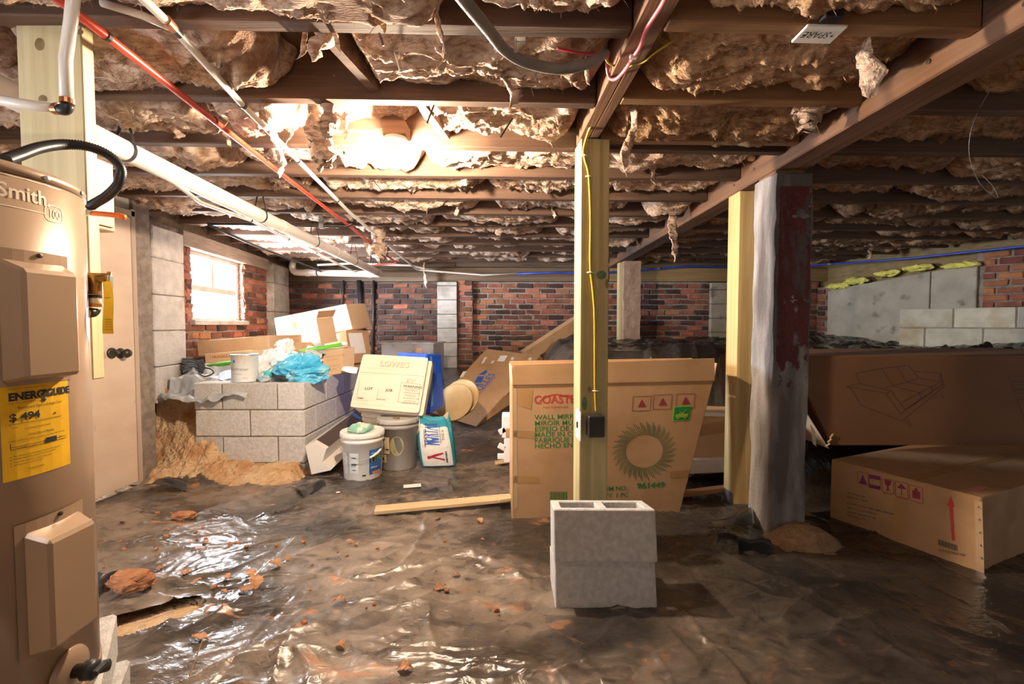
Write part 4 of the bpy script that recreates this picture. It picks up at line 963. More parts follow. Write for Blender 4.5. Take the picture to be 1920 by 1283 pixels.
# ================================================================== wires, switch, lamp, cover
yc = thing('yellow_cable', pf(-0.02, 0.9), 'yellow electric cable stapled down the front of the treated post', 'cable')
ypts = [at(1170, 150, 1.66), at(1135, 205, 1.85), at(1110, 232, 1.98), pf(-0.058, 1.90, 0.02)] + [pf(u, v, 0.006) for u, v in ((-0.050, 1.85), (-0.032, 1.78), (-0.022, 1.60), (-0.022, 1.38), (-0.012, 1.28), (-0.002, 1.18), (0.001, 1.05), (0.003, 0.85), (0.006, 0.75), (0.010, 0.70))]
MB().tube(smooth_path(ypts, 8), 0.0052, 8).build('cable', M_YELLOWC, yc, True)
for u, v in ((-0.030, 1.775), (-0.020, 1.34), (0.008, 0.795), (-0.051, 1.868)): MB().tube([pf(u - 0.014, v, 0.002), pf(u - 0.009, v, 0.010), pf(u, v, 0.0135), pf(u + 0.009, v, 0.010), pf(u + 0.014, v, 0.002)], 0.0035, 6).build('staple', M_WHITEP, yc)
sb = thing('switch_box', pf(0.0, 0.585), 'black outlet box with white switch plate on the treated post', 'switch box')
MB().box(pf(0.000, 0.638, 0.030), (0.075, 0.060, 0.098), RP, 0.004).build('box', M_BLACK, sb)
MB().box(pf(-0.067, 0.632, -0.02), (0.006, 0.10, 0.135), RP, 0.002).build('switch_plate', M_WHITEP, sb); MB().box(pf(-0.072, 0.632, -0.02), (0.008, 0.012, 0.028), RP, 0.001).build('toggle', M_BLACK, sb)
pw = thing('pink_wire', (b1x(1.3), 1.3, 1.94), 'pink electric wire stapled along the underside of the doubled beam', 'wire')
MB().tube(smooth_path([at(1262, -40, 1.10), at(1243, 5, 1.19), at(1212, 55, 1.31), at(1200, 88, 1.385), at(1187, 108, 1.44), at(1170, 134, 1.53), at(1155, 148, 1.58), at(1143, 145, 1.60), at(1138, 120, 1.58), at(1142, 96, 1.56)], 8), 0.0060, 8).build('wire', M_PINKW, pw, True)
MB().box(at(1187, 107, 1.435), (0.02, 0.012, 0.010)).build('staple', M_WHITEP, pw)
rw = thing('red_wire', at(1095, 97, 1.50), 'dark red wire drooping from the near joist to the doubled beam', 'wire'); MB().tube(smooth_path([at(1045, 90, 1.44), at(1075, 97, 1.46), at(1105, 101, 1.48), at(1138, 96, 1.50)], 6), 0.004, 6).build('wire', M_REDW, rw, True)
gw = thing('yellow_wire', at(1150, 125, 1.55), 'thin yellow wire looping under the doubled beam', 'wire'); MB().tube(smooth_path([at(1134, 100, 1.52), at(1140, 117, 1.52), at(1165, 127, 1.55), at(1205, 117, 1.47), at(1225, 102, 1.44), at(1265, 75, 1.42)], 6), 0.0032, 6).build('wire', flat('dull_yellow', (0.42, 0.32, 0.03)), gw, True)
tc_ = thing('thick_cable', at(1040, 128, 1.36), 'thick grey cable drooping below the nearest joist on a metal clip', 'cable')
MB().tube(smooth_path([at(840, -40, 1.02), at(870, 0, 1.08), at(915, 55, 1.20), at(948, 95, 1.28), at(990, 118, 1.33), at(1050, 129, 1.37), at(1100, 120, 1.40), at(1135, 100, 1.45)], 8), 0.0155, 12).build('cable', M_GREYC, tc_, True)
MB().box(at(975, 76, 1.30), (0.032, 0.014, 0.014), None, 0.002).box(at(966, 88, 1.29), (0.008, 0.020, 0.04), None, 0.002).build('clip', M_GALV, tc_)
hw = thing('hanging_wire', at(1830, 260, 2.0), 'loose thin steel wire curling down from the ceiling right of the long beam', 'wire'); MB().tube(smooth_path([at(1893, 128, 1.72), at(1850, 180, 1.8), at(1822, 240, 1.9), at(1818, 295, 1.95), at(1838, 345, 2.0), at(1870, 371, 2.0), at(1862, 350, 2.0), at(1840, 327, 2.02)], 8), 0.0014, 6).build('wire', M_STEELW, hw, True)
# ceiling lamps: one in view, one added out of frame to brighten the block fronts
def ceiling_lamp(bp_, label, flux, col, nm):
    lp = thing('ceiling_lamp', bp_, label, 'lamp')
    MB().box(bp_ + Vector((0, 0.02, 0.135)), (0.105, 0.105, 0.07), None, 0.006).build('junction_box', M_JOIST, lp)
    MB().lathe([(0.058, 0.0), (0.060, 0.010), (0.052, 0.022), (0.030, 0.026)], bp_ + Vector((0, 0, 0.076)), 28).build('lamp_holder', M_WHITEP, lp, True)
    MB().tube([bp_ + Vector((0, 0, 0.036)), bp_ + Vector((0, 0, 0.078))], 0.017, 16).build('screw_base', M_WHITEP, lp, True)
    prof = [(0.001, -0.044), (0.016, -0.040), (0.026, -0.028), (0.030, -0.010), (0.028, 0.008), (0.021, 0.026), (0.016, 0.040)]
    MB().lathe(prof, bp_, 16).build('light_bulb', mat(nm, (1, 0.9, 0.75), None, 0.4, emit=(col, flux / (PI * 0.0115))), lp, True)
ceiling_lamp(at(742, 300, 2.12), 'bare glowing light bulb in a white porcelain holder under a joist', BULB_FLUX, (1.0, 0.795, 0.575), 'glowing_bulb')
ceiling_lamp(Vector((-0.75, 0.25, 1.86)), 'bare bulb in a porcelain holder in the bay left of the doubled beam', FILL_FLUX, (1.0, 0.90, 0.80), 'added_fill_bulb')  # added out-of-frame fill bulb, only there to light the block fronts
wcb = thing('white_cable', at(690, 245, 2.1), 'white cable coming out of the joist bay to the lamp box', 'cable'); MB().tube(smooth_path([at(625, 249, 2.14), at(650, 246, 2.14), at(690, 246, 2.15), at(722, 242, 2.12)], 6), 0.0055, 8).build('cable', M_WHITEP, wcb, True)
# nails and staple ties under near joists
for i, (x0, y0, x1, y1, Y) in enumerate(((711, 62, 719, 86, 1.335), (735, 80, 751, 136, 1.5), (814, 197, 800, 232, 1.78), (491, 200, 510, 222, 1.80), (961, 222, 938, 258, 1.8), (644, 280, 674, 315, 2.3), (700, 338, 716, 358, 2.75))):
    P(MB().tube([at(x0, y0, Y), at(x1, y1, Y + 0.01)], 0.0035, 6).build('insulation_rod', M_IRON if i % 2 == 0 else M_WHITEP), 'thin wire support rod poking out below the ceiling insulation', 'rod', 'insulation support rods')
# blank cover with writing
cv = thing('cover_plate', at(1535, 65, 1.36), 'white blank cover plate marked SPARE hanging under a tan joist', 'cover plate')
A, B_, C_, D_ = at(1516, 49, 1.305), at(1590, 49, 1.315), at(1557, 83, 1.33), at(1483, 80, 1.32)
fA = at(1516, 49, 1.30); zc = fA.z; q4 = [atz(1483, 81, zc), atz(1556, 83, zc), atz(1590, 51, zc), atz(1514, 49, zc)]
MB().hexa([v for v in q4] + [v + Vector((0, 0, 0.008)) for v in q4], 0.002).build('plate', M_WHITEP, cv)
xd = (q4[0] - q4[1]).normalized(); yd = (q4[2] - q4[1]).normalized()
fc = Face(q4[2], xd, -yd, 0.001)
cw = (q4[1] - q4[0]).length; ch = (q4[2] - q4[1]).length
fc.text(cv, flat('ink_black', (0.02, 0.02, 0.02)), [('SPARE', cw * 0.22, ch * 0.30, ch * 0.50, 'LEFT', 0.75)])
for u in (0.15, 0.85): MB().lathe([(0.004, 0), (0.003, 0.0015)], fc.p(cw * u, ch * 0.5, 1), 8, Rot(PI, 0, 0)).build('screw', M_IRON, cv)
MB().box((q4[2] + q4[3]) / 2 + Vector((0, -0.015, 0.03)), (0.05, 0.03, 0.045), None, 0.002).build('box', M_BLACK, cv)
kn = thing('porcelain_knob', at(1418, 295, 2.55), 'small cream porcelain wiring knob on the side of the long beam', 'knob'); MB().lathe([(0.012, 0), (0.02, 0.004), (0.022, 0.012), (0.016, 0.018), (0.02, 0.024), (0.018, 0.032), (0.006, 0.034)], (b2x(2.55) - 0.073, 2.55, at(1418, 295, 2.55).z), 20, Rot(0, -PI / 2, 0)).build('knob', flat('cream_porcelain', (0.70, 0.56, 0.38), 0.3), kn, True)
# ================================================================== water heater
HX, HY, HR, HZ0, HZ1 = -1.23, 0.95, 0.255, 0.25, 1.42
M_TANK = mat('tank_paint', (0.39, 0.265, 0.175), (0.42, 0.29, 0.195), 0.33, scale=(3, 3, 3), coat=0.15, metal=0.15)
M_INK = flat('ink_black', (0.02, 0.02, 0.02)); M_CREAM = flat('cream_print', (0.86, 0.72, 0.55), 0.5)
heater = thing('water_heater', (HX, HY, HZ0), 'tall tan electric water heater with yellow energy label', 'water heater')
MB().lathe([(0.235, 0.0), (0.255, 0.004), (0.255, 1.150), (0.252, 1.152)], (HX, HY, HZ0), 96).build('tank', M_TANK, heater, True)
MB().lathe([(0.2575, 0.0), (0.2575, 0.016), (0.250, 0.022), (0.15, 0.034), (0.001, 0.038)], (HX, HY, HZ0 + 1.148), 96).build('top_cap', M_TANK, heater, True)
MB().lathe([(0.2575, 0.0), (0.2575, 0.030), (0.256, 0.032)], (HX, HY, HZ0), 96).build('bottom_band', M_TANK, heater, True)
def cyl(t0, z0, r=HR):
    def fn(u, v, l):
        t = t0 + u / HR; return Vector((HX + (r + l) * math.cos(t), HY + (r + l) * math.sin(t), z0 + v))
    return Face((0, 0, 0), (1, 0, 0), (0, 1, 0), 0.0008, fn)
D = math.radians
for t in (-35, 3, 28): MB().lathe([(0.006, 0), (0.005, 0.003), (0.002, 0.004)], (HX + 0.2575 * math.cos(D(t)), HY + 0.2575 * math.sin(D(t)), HZ0 + 1.156), 10, Rot(0, PI / 2, 0).to_4x4().to_3x3() if t == 0 else Rz(D(t)) @ Rot(0, PI / 2, 0)).build('screw', M_GALV, heater)
# access covers
def cover(tc, z0, z1, wd, prot, nm):
    f = cyl(D(tc), 0)
    n = Vector((math.cos(D(tc)), math.sin(D(tc)), 0)); s = Vector((-n.y, n.x, 0)); c = Vector((HX, HY, 0)) + n * (HR * math.cos(wd / 2 / HR) - 0.004)
    def pt(u, z, k): return c + s * u + n * k + Vector((0, 0, z))
    plate = MB(); 
    for i in range(8):
        u0 = -wd / 2 - 0.012 + (wd + 0.024) * i / 8; u1 = u0 + (wd + 0.024) / 8
        plate.quad(f.p(u0, z0 - 0.006, 2), f.p(u1, z0 - 0.006, 2), f.p(u1, z1 + 0.012, 2), f.p(u0, z1 + 0.012, 2))
    part = plate.build('cover_flange', M_TANK, heater, True)
    k0, k1, b = 0.004, prot, 0.012
    base = [pt(-wd / 2, z0, k0), pt(wd / 2, z0, k0), pt(wd / 2, z1 - 0.008, k0), pt(-wd / 2, z1 - 0.008, k0)]
    topp = [pt(-wd / 2 + 0.010, z0 + 0.010, k1), pt(wd / 2 - 0.010, z0 + 0.010, k1), pt(wd / 2 - 0.010, z1 - 0.030, k1), pt(-wd / 2 + 0.010, z1 - 0.030, k1)]
    o = MB().hexa(base + topp, 0.006).build(nm, M_TANK, heater)
    MB().lathe([(0.005, 0), (0.0045, 0.003), (0.002, 0.004)], f.p(0.008, z1 + 0.004, 3), 10, Rz(D(tc)) @ Rot(0, PI / 2, 0)).build('screw', M_IRON, o)
    return o
cover(-3.5, 0.985, 1.238, 0.125, 0.050, 'access_cover'); cover(1.5, 0.425, 0.690, 0.125, 0.050, 'access_cover')
# logo band
fb = cyl(D(-26), 1.303)
fb.shapes(heater, M_CREAM, rects=[(-0.05, 0.088, 0.163, 0.090), (-0.05, 0.028, 0.125, 0.030)], rings=[], name='logo_outline')
fb.text(heater, M_CREAM, [('Smith.', 0.043, 0.046, 0.040, 'LEFT', 0.95, 0.0006)], 'brand_lettering')
rr = []
for i in range(24):
    t = i / 24 * 2 * PI; t2 = (i + 1) / 24 * 2 * PI
    sq = lambda a: (0.146 + 0.021 * (abs(math.cos(a)) ** 0.6) * (1 if math.cos(a) > 0 else -1), 0.033 + 0.017 * (abs(math.sin(a)) ** 0.6) * (1 if math.sin(a) > 0 else -1))
    rr.append((*sq(t), *sq(t2), 0.0016))
fb.shapes(heater, M_CREAM, lines=rr, name='badge_outline'); fb.text(heater, M_CREAM, [('100', 0.132, 0.024, 0.026, 'LEFT', 0.75, 0.0002)], 'badge_number')
# energy label
M_ENERGY = flat('energy_yellow', (0.83, 0.46, 0.004), 0.55)
fe = cyl(D(-18), 0.793); fe.shapes(heater, M_ENERGY, rects=[(0, 0, 0.128, 0.188)], name='energy_label')
k = 2.0
fe.text(heater, M_INK, [('ENERGY', 0.012, 0.158, 0.021, 'LEFT', 0.92, 0.0009), ('GUIDE', 0.078, 0.158, 0.021, 'LEFT', 0.86, 0.0009), ('Estimated Yearly Energy Cost', 0.026, 0.140, 0.0070), ('$ 494', 0.012, 0.117, 0.021, 'LEFT', 1.05, 0.0006),
    ('Cost Range of Similar Models', 0.035, 0.098, 0.0040), ('$ 494', 0.016, 0.1025, 0.0036), ('First Hour Rating', 0.042, 0.084, 0.0068), ('(How much hot water you get in the first hour of use)', 0.010, 0.0765, 0.0047),
    ('Very Small', 0.020, 0.062, 0.004), ('Low', 0.047, 0.062, 0.004), ('High', 0.100, 0.066, 0.004), ('The estimated yearly cost is based on the national', 0.016, 0.046, 0.0042), ('average electricity cost of 12 cents per kWh.', 0.016, 0.0405, 0.0042), ('Your cost depends on your utility rates.', 0.016, 0.034, 0.0042),
    ('and how you use the product.', 0.016, 0.0285, 0.0042), ('ftc.gov/energy', 0.040, 0.016, 0.0048), ('U.S. Government   Federal law prohibits removal', 0.012, 0.180, 0.0032), ('Water Heater - Electric   Capacity: 40 gallons', 0.012, 0.1515, 0.0032)], 'label_text', 2)
fe.shapes(heater, M_INK, rects=[(0.012, 0.1105, 0.108, 0.1113), (0.012, 0.1075, 0.0128, 0.1113), (0.012, 0.062, 0.0132, 0.0735), (0.012, 0.0605, 0.118, 0.0615), (0.012, 0.0655, 0.118, 0.0663), (0.072, 0.0605, 0.095, 0.0715), (0.0115, 0.0455, 0.0130, 0.047), (0.0115, 0.040, 0.0130, 0.0415), (0.0115, 0.0335, 0.0130, 0.035), (0.0115, 0.028, 0.0130, 0.0295)],
          polys=[[(0.093, 0.1165), (0.090, 0.1215), (0.096, 0.1215)], [(0.0715, 0.146), (0.0655, 0.153), (0.0775, 0.153)]], lines=[(0.0715, 0.150, 0.0715, 0.172, 0.004)], name='label_lines', k=2)
fs = cyl(D(18), 0.515); fs.shapes(heater, flat('sticker_cream', (0.74, 0.60, 0.46), 0.6), rects=[(0, 0, 0.045, 0.125)], name='data_sticker')
fs.text(heater, M_INK, [('NOTICE', 0.006, 0.112, 0.006)] + [('serial ratings volts watts', 0.004, 0.10 - i * 0.009, 0.0042, 'LEFT', 0.8) for i in range(8)], 'sticker_text', 2)
fs.shapes(heater, M_INK, rects=[(0.006 + i * 0.0016, 0.008, 0.0066 + i * 0.0016 + (0.0005 if i % 3 else 0), 0.018) for i in range(14)], name='barcode', k=2)
# drain valve
nd = Vector((math.cos(D(6)), math.sin(D(6)), 0)); dvp = Vector((HX, HY, 0.335)) + nd * 0.254; RD = Rz(D(6)) @ Rot(0, PI / 2, 0)
MB().lathe([(0.052, 0), (0.050, 0.004), (0.030, 0.010), (0.020, 0.012)], dvp, 32, RD).build('valve_flange', M_TANK, heater, True)
dv = MB().lathe([(0.014, 0), (0.014, 0.03), (0.020, 0.032), (0.020, 0.052), (0.012, 0.056)], dvp, 20, RD).build('drain_valve', M_BLACK, heater, True)
MB().tube([dvp + nd * 0.04, dvp + nd * 0.045 + Vector((0.01, 0.03, -0.012))], 0.013, 14).build('valve_outlet', M_BLACK, dv, True); MB().box(dvp + nd * 0.06, (0.012, 0.03, 0.012), Rz(D(6)), 0.002).build('valve_handle', M_BLACK, dv)
# relief valve
tv = at(178, 522, 1.15)
rv = MB().tube([at(146, 519, 1.135), at(168, 520, 1.145), at(203, 521, 1.16)], 0.0115, 16).tube([tv + Vector((0, 0, 0.012)), tv + Vector((0, 0, -0.040))], 0.0135, 16).build('relief_valve', M_BRASS, heater, True)
MB().tube([at(200, 521, 1.16), at(208, 522, 1.165)], 0.0165, 16).build('valve_nut', M_BRASS, rv); MB().box(at(207, 530, 1.155), (0.006, 0.014, 0.035), None, 0.002).build('test_lever', M_GALV, rv)
MB().tube([at(178, 553, 1.15), at(178, 572, 1.15)], 0.0125, 14).build('adapter', M_PVC, rv, True)
for y in (549, 556, 573): coupling(rv, at(178, y, 1.15), (0, 0, 1), 0.0148, 0.008, M_BLACK if y == 556 else M_COPPER, 'crimp_ring')
MB().tube(bend(at(178, 574, 1.15), at(177, 587, 1.15), at(163, 586, 1.13), 0.012) + [at(166, 587, 1.135)], 0.0125, 14).build('elbow', M_BLACK, rv, True)
MB().tube([at(168, 587, 1.138), at(146, 585, 1.12)], 0.0115, 14).build('discharge_pipe', M_PVC, rv, True)
tg = MB().grid(lambda u, v: at(192 + 2 * v + (17 + 4 * v) * u + 2 * math.sin(v * 5), 528 + 98 * v, 1.145 - 0.02 * math.sin(v * 3)), 3, 12)
tag_ = tg.build('warning_tag', flat('tag_yellow', (0.80, 0.56, 0.02), 0.6), heater, True)
ft = Face(at(197, 626, 1.13), (1, 0.02, 0), (0, 0, 1), 0.002); ft.text(heater, M_INK, [('warning text lines', 0.001, 0.010 + i * 0.006, 0.0045, 'LEFT', 0.55) for i in range(14)], 'tag_text')
# pavers carrying the heater
for i, (z, a) in enumerate(((0.0, 0.5), (0.125, 0.62))):
    P(MB().box((-1.25, 0.95, z + 0.062), (0.56, 0.50, 0.122), Rz(a), 0.008).rough(0.004, 12, i).build('concrete_paver', M_CMU), ('tan concrete paver lying on the ground under the heater', 'upper tan concrete paver directly carrying the water heater')[i], 'paver')
# ================================================================== cardboard, print inks
M_CARD = mat('cardboard', (0.47, 0.275, 0.135), (0.53, 0.32, 0.165), 0.85, scale=(2, 2, 3), c3=(0.42, 0.24, 0.115), s3=(5, 5, 5), t3=(0.5, 0.7), bump=0.15, bscale=120, bdist=0.002)
M_CARDL = mat('pale_cardboard', (0.60, 0.40, 0.235), (0.66, 0.46, 0.28), 0.85, scale=(2, 2, 3), bump=0.15, bscale=120, bdist=0.002)
M_CARDD = mat('dark_cardboard', (0.21, 0.095, 0.040), (0.25, 0.115, 0.05), 0.8, scale=(2, 2, 3), bump=0.15, bscale=120, bdist=0.002)
M_TAPE = mat('packing_tape', (0.42, 0.235, 0.09), (0.46, 0.265, 0.105), 0.3, scale=(6, 6, 6), spec=0.6)
M_CLEARTAPE = mat('clear_tape', (0.52, 0.34, 0.19), (0.57, 0.39, 0.23), 0.25, scale=(6, 6, 6), spec=0.7)
M_PAPER = mat('white_paper', (0.80, 0.78, 0.75), (0.86, 0.84, 0.81), 0.8, scale=(6, 6, 6))
M_FOAM = mat('white_foam', (0.82, 0.78, 0.80), (0.88, 0.85, 0.86), 0.8, scale=(40, 40, 40), bump=0.2)
M_RED = flat('red_ink', (0.50, 0.05, 0.03)); M_GREEN = flat('green_ink', (0.03, 0.20, 0.045)); M_BLUE = flat('blue_ink', (0.02, 0.10, 0.42)); M_MAROON = flat('maroon_ink', (0.28, 0.03, 0.05)); M_DKBROWN = flat('brown_ink', (0.07, 0.03, 0.02)); M_DKGREEN = flat('dark_green_ink', (0.06, 0.13, 0.05))
def carton(name, px4, Ys, ext, m, label, cat='box', b=0.004, body='box_body', grp=None):
    """front face corners TL, TR, BR, BL in photo pixels with their distances, pushed back by ext"""
    tl, tr, br, bl = [at(*p, y) for p, y in zip(px4, Ys)]; e = Vector(ext)
    nn = (br - bl).cross(tl - bl); dr_ = ray(*px4[1]); tr = EYE + dr_ * ((bl - EYE).dot(nn) / dr_.dot(nn))      # keep the face flat
    cs = [bl, br, br + e, bl + e, tl, tr, tr + e, tl + e]
    base = min(c.z for c in cs); c = sum(cs, Vector()) / 8
    t = thing(name, (c.x, c.y, base), label, cat, grp)
    MB().hexa(cs, b).build(body, m, t)
    f = Face(bl, br - bl, tl - bl); f.c = (tl, tr, br, bl); f.e = e
    return t, f
def strip(par, f, pts, m, nm='tape', k=1.0): return f.shapes(par, m, polys=[pxpoly(f, pts)], name=nm, k=k)
def slab4(par, c4, th, m, nm, n=None):
    c4 = [Vector(c) for c in c4]; nn = n or (c4[1] - c4[0]).cross(c4[3] - c4[0]).normalized()
    return MB().hexa(c4 + [c + nn * th for c in c4], 0.0).build(nm, m, par)

# ---- wall mirror carton by the post
t, f = carton('mirror_carton', ((960, 722), (1338, 714), (1273, 968), (960, 983)), (2.50, 2.59, 2.61, 2.51), (-0.015, 0.26, 0), M_CARD, 'large brown wall-mirror carton with red and green print behind the post')
tl, tr, br, bl = f.c
fl = [tl + Vector((0.002, -0.006, 0)), tr + Vector((0.004, -0.006, 0)), tr + (at(1340, 672, tr.y - 0.01) - at(1338, 714, tr.y)), at(963, 684, 2.49)]
MB().hexa(fl[:2] + [fl[1] + Vector((0, 0.006, 0)), fl[0] + Vector((0, 0.006, 0))] + [fl[3], fl[2], fl[2] + Vector((0, 0.006, 0)), fl[3] + Vector((0, 0.006, 0))], 0.0015).build('front_flap', M_CARD, t)
bk = [tl + f.e, tr + f.e]; MB().hexa([bk[0], bk[1], bk[1] + Vector((0, .006, 0)), bk[0] + Vector((0, .006, 0)), bk[0] + Vector((0, 0.02, 0.11)), bk[1] + Vector((0, 0.02, 0.11)), bk[1] + Vector((0, .026, 0.11)), bk[0] + Vector((0, .026, 0.11))], 0.001).build('back_flap', M_CARD, t)
MB().hexa([tr, tr + f.e, tr + f.e + Vector((.006, 0, 0)), tr + Vector((.006, 0, 0)), tr + Vector((0.02, 0.01, 0.1)), tr + f.e + Vector((0.02, 0, .1)), tr + f.e + Vector((.026, 0, .1)), tr + Vector((.026, 0.01, .1))], 0.001).build('side_flap', M_CARD, t)
MB().hexa([tl, tl + f.e, tl + f.e + Vector((.006, 0, 0)), tl + Vector((.006, 0, 0)), tl + Vector((-0.004, 0.01, 0.1)), tl + f.e + Vector((-0.004, 0, .1)), tl + f.e + Vector((.002, 0, .1)), tl + Vector((.002, 0.01, .1))], 0.001).build('side_flap', M_CARDL, t)
W = lambda s, y, h=9, x=1002, wx=1.12: pxtext(f, s, x, y, h, 'LEFT', wx, 0.012)
f.text(t, M_RED, [pxtext(f, 'COASTER', 1001, 757, 15, 'LEFT', 0.98, 0.02), pxtext(f, 'FINE FURNITURE', 1019, 761, 0.01) if False else pxtext(f, 'FINE FURNITURE', 1018, 766, 3.6, 'LEFT', 1.25)], 'brand_lettering')
u0, v0 = f.uv(1043, 757); f.shapes(t, M_RED, rings=[(u0, v0 - 0.09, 0.138, 0.006, 24, D(48), D(132), 1.0)], name='brand_arc')
f.text(t, M_GREEN, [W('WALL MIRROR', 787), W('MIROIR MURAL', 798.5), W('ESPEJO DE PARED', 809.5), W('MADE IN CHINA', 820), W('FABRIQUE EN CHINE', 830.5), W('HECHO EN CHINA', 841)], 'green_lettering')
f.text(t, M_GREEN, [pxtext(f, 'ITEM NO.:', 1124, 921, 8, 'LEFT', 1.1, 0.012), pxtext(f, '961449', 1194, 916, 10, 'LEFT', 1.25, 0.03), pxtext(f, 'QTY. 1 PC', 1122, 934, 8, 'LEFT', 1.1, 0.012)], 'item_lettering')
bars = []
for i in range(17):
    x = 1031 + i * 1.95; w_ = (0.9, 1.5, 0.7, 1.2)[i % 4]; a = f.uv(x, 941); b = f.uv(x + w_, 922); bars.append((a[0], a[1], b[0], b[1]))
f.shapes(t, M_GREEN, rects=bars, name='barcode')
cu, cv_ = f.uv(1208, 846)
ln = []
for i in range(90):
    a = i / 90 * 2 * PI; r0, r1 = 0.118, 0.166 + 0.012 * ((i * 7) % 3); ln.append((cu + r0 * math.cos(a), cv_ + r0 * math.sin(a) * 0.86, cu + r1 * math.cos(a + 0.12), cv_ + r1 * math.sin(a + 0.12) * 0.9, 0.0035))
f.shapes(t, M_DKGREEN, lines=ln, rings=[(cu, cv_, 0.112, 0.004, 48, 0, 2 * PI, 0.86)], name='wreath_print')
for (x, y, s) in ((1204, 758, 17), (1243, 755, 17), (1286, 753, 17)):
    f.shapes(t, M_MAROON, lines=pxlines(f, [(x - s, y - 14), (x + s, y - 15), (x + s - 2, y + 12), (x - s - 2, y + 13)], 0.003, True), polys=[pxpoly(f, [(x - 8, y + 6), (x + 8, y + 5), (x + 3, y - 3), (x, y - 9), (x - 4, y - 3)])], name='handling_icon')
f.shapes(t, flat('lime_ink', (0.35, 0.50, 0.03)), polys=[pxpoly(f, [(1262, 762), (1297, 760), (1293, 789), (1259, 790)])], name='green_sticker')
f.shapes(t, flat('sticker_green', (0.01, 0.24, 0.06)), polys=[pxpoly(f, [(1265, 764), (1295, 762), (1291, 787), (1262, 788)])], name='green_sticker_field', k=2)
f.shapes(t, flat('lime_ink', ()), polys=[pxpoly(f, [(1266, 778), (1274, 775), (1290, 776), (1289, 782), (1266, 783)]), pxpoly(f, [(1273, 771), (1278, 775), (1289, 765), (1278, 778)])], rings=[(*f.uv(1271, 783), 0.004, 0.005, 12, 0, 2 * PI, 1), (*f.uv(1284, 782), 0.004, 0.005, 12, 0, 2 * PI, 1)], name='truck_print', k=3)
strip(t, f, [(962, 893), (1012, 894), (1011, 906), (962, 906)], M_TAPE); strip(t, f, [(962, 807), (1002, 809), (1002, 822), (962, 820)], M_TAPE); strip(t, f, [(1255, 885), (1292, 881), (1290, 894), (1257, 897)], M_TAPE); strip(t, f, [(970, 728), (1000, 731), (996, 768), (970, 760)], M_TAPE)
strip(t, f, [(963, 728), (969, 728), (971, 950), (964, 955)], M_CLEARTAPE)

# ---- sofa carton and flat carton at the right
t, f = carton('sofa_carton', ((1478, 668), (2110, 664), (2110, 836), (1560, 836)), (2.86, 2.86, 2.86, 2.86), (0.0, 0.80, 0.0), M_CARDD, 'long dark brown carton printed with a line-drawn sofa', b=0.006)
c8 = lambda x, y: (1440 + x * 0.3352, 430 + y * 0.3352)
L_ = []
for pl_ in ([(490, 805), (635, 780), (720, 768), (785, 762), (840, 830)], [(635, 780), (700, 878)], [(720, 768), (775, 855)], [(490, 805), (512, 858)], [(660, 885), (775, 855), (840, 833), (960, 852)], [(820, 795), (965, 805), (985, 880), (750, 1072), (520, 985), (475, 905)], [(960, 812), (972, 870), (745, 1030)],
            [(700, 878), (845, 915), (915, 882), (775, 855)], [(915, 882), (960, 855)], [(845, 915), (855, 945), (920, 908), (915, 882)], [(750, 968), (845, 918)], [(440, 880), (510, 862), (690, 905), (765, 1010)], [(440, 880), (660, 918), (745, 1040)], [(440, 880), (475, 905)], [(660, 918), (690, 905)], [(765, 1010), (855, 948)],
            [(765, 1068), (795, 1106), (802, 1102), (780, 1060)], [(965, 922), (980, 940), (985, 938)], [(575, 1012), (585, 1022)]): L_ += pxlines(f, [c8(*p) for p in pl_], 0.0032)
f.shapes(t, M_DKBROWN, lines=L_, name='sofa_drawing')
f.shapes(t, M_DKBROWN, lines=pxlines(f, [(1890, 706), (1960, 704), (1990, 780), (1919, 782)], 0.003, True) + pxlines(f, [(1897, 722), (1968, 720)], 0.002) + pxlines(f, [(1904, 738), (1974, 736)], 0.002) + pxlines(f, [(1911, 755), (1980, 753)], 0.002), name='size_table')
f.text(t, M_DKBROWN, [pxtext(f, 'COLOR', 1896, 718, 6), pxtext(f, 'ITEM', 1902, 734, 6), pxtext(f, 'SIZE', 1909, 750, 6)], 'table_text')
tl, tr, br, bl = f.c
slab4(t, [tl + Vector((-.002, 0.0, -.16)), tl + Vector((-.002, 0.42, -.16)), bl + Vector((-.016, 0.42, -0.02)), bl + Vector((-.016, 0.0, -0.02))], 0.005, M_CARDL, 'torn_end_flap', Vector((-1, 0, 0.3)).normalized())
slab4(t, [at(1519, 795, 2.90), at(1527, 800, 2.90), at(1531, 838, 2.90), at(1524, 832, 2.90)], 0.001, M_PAPER, 'shipping_label', Vector((-0.8, -0.6, 0)))
for i in range(3): MB().tube([at(1548 + i * 4, 838 - i * 8, 2.852), at(1556 + i * 3, 832 - i * 9, 2.848)], 0.006, 8).build('crushed_corner', M_CARDL, t)

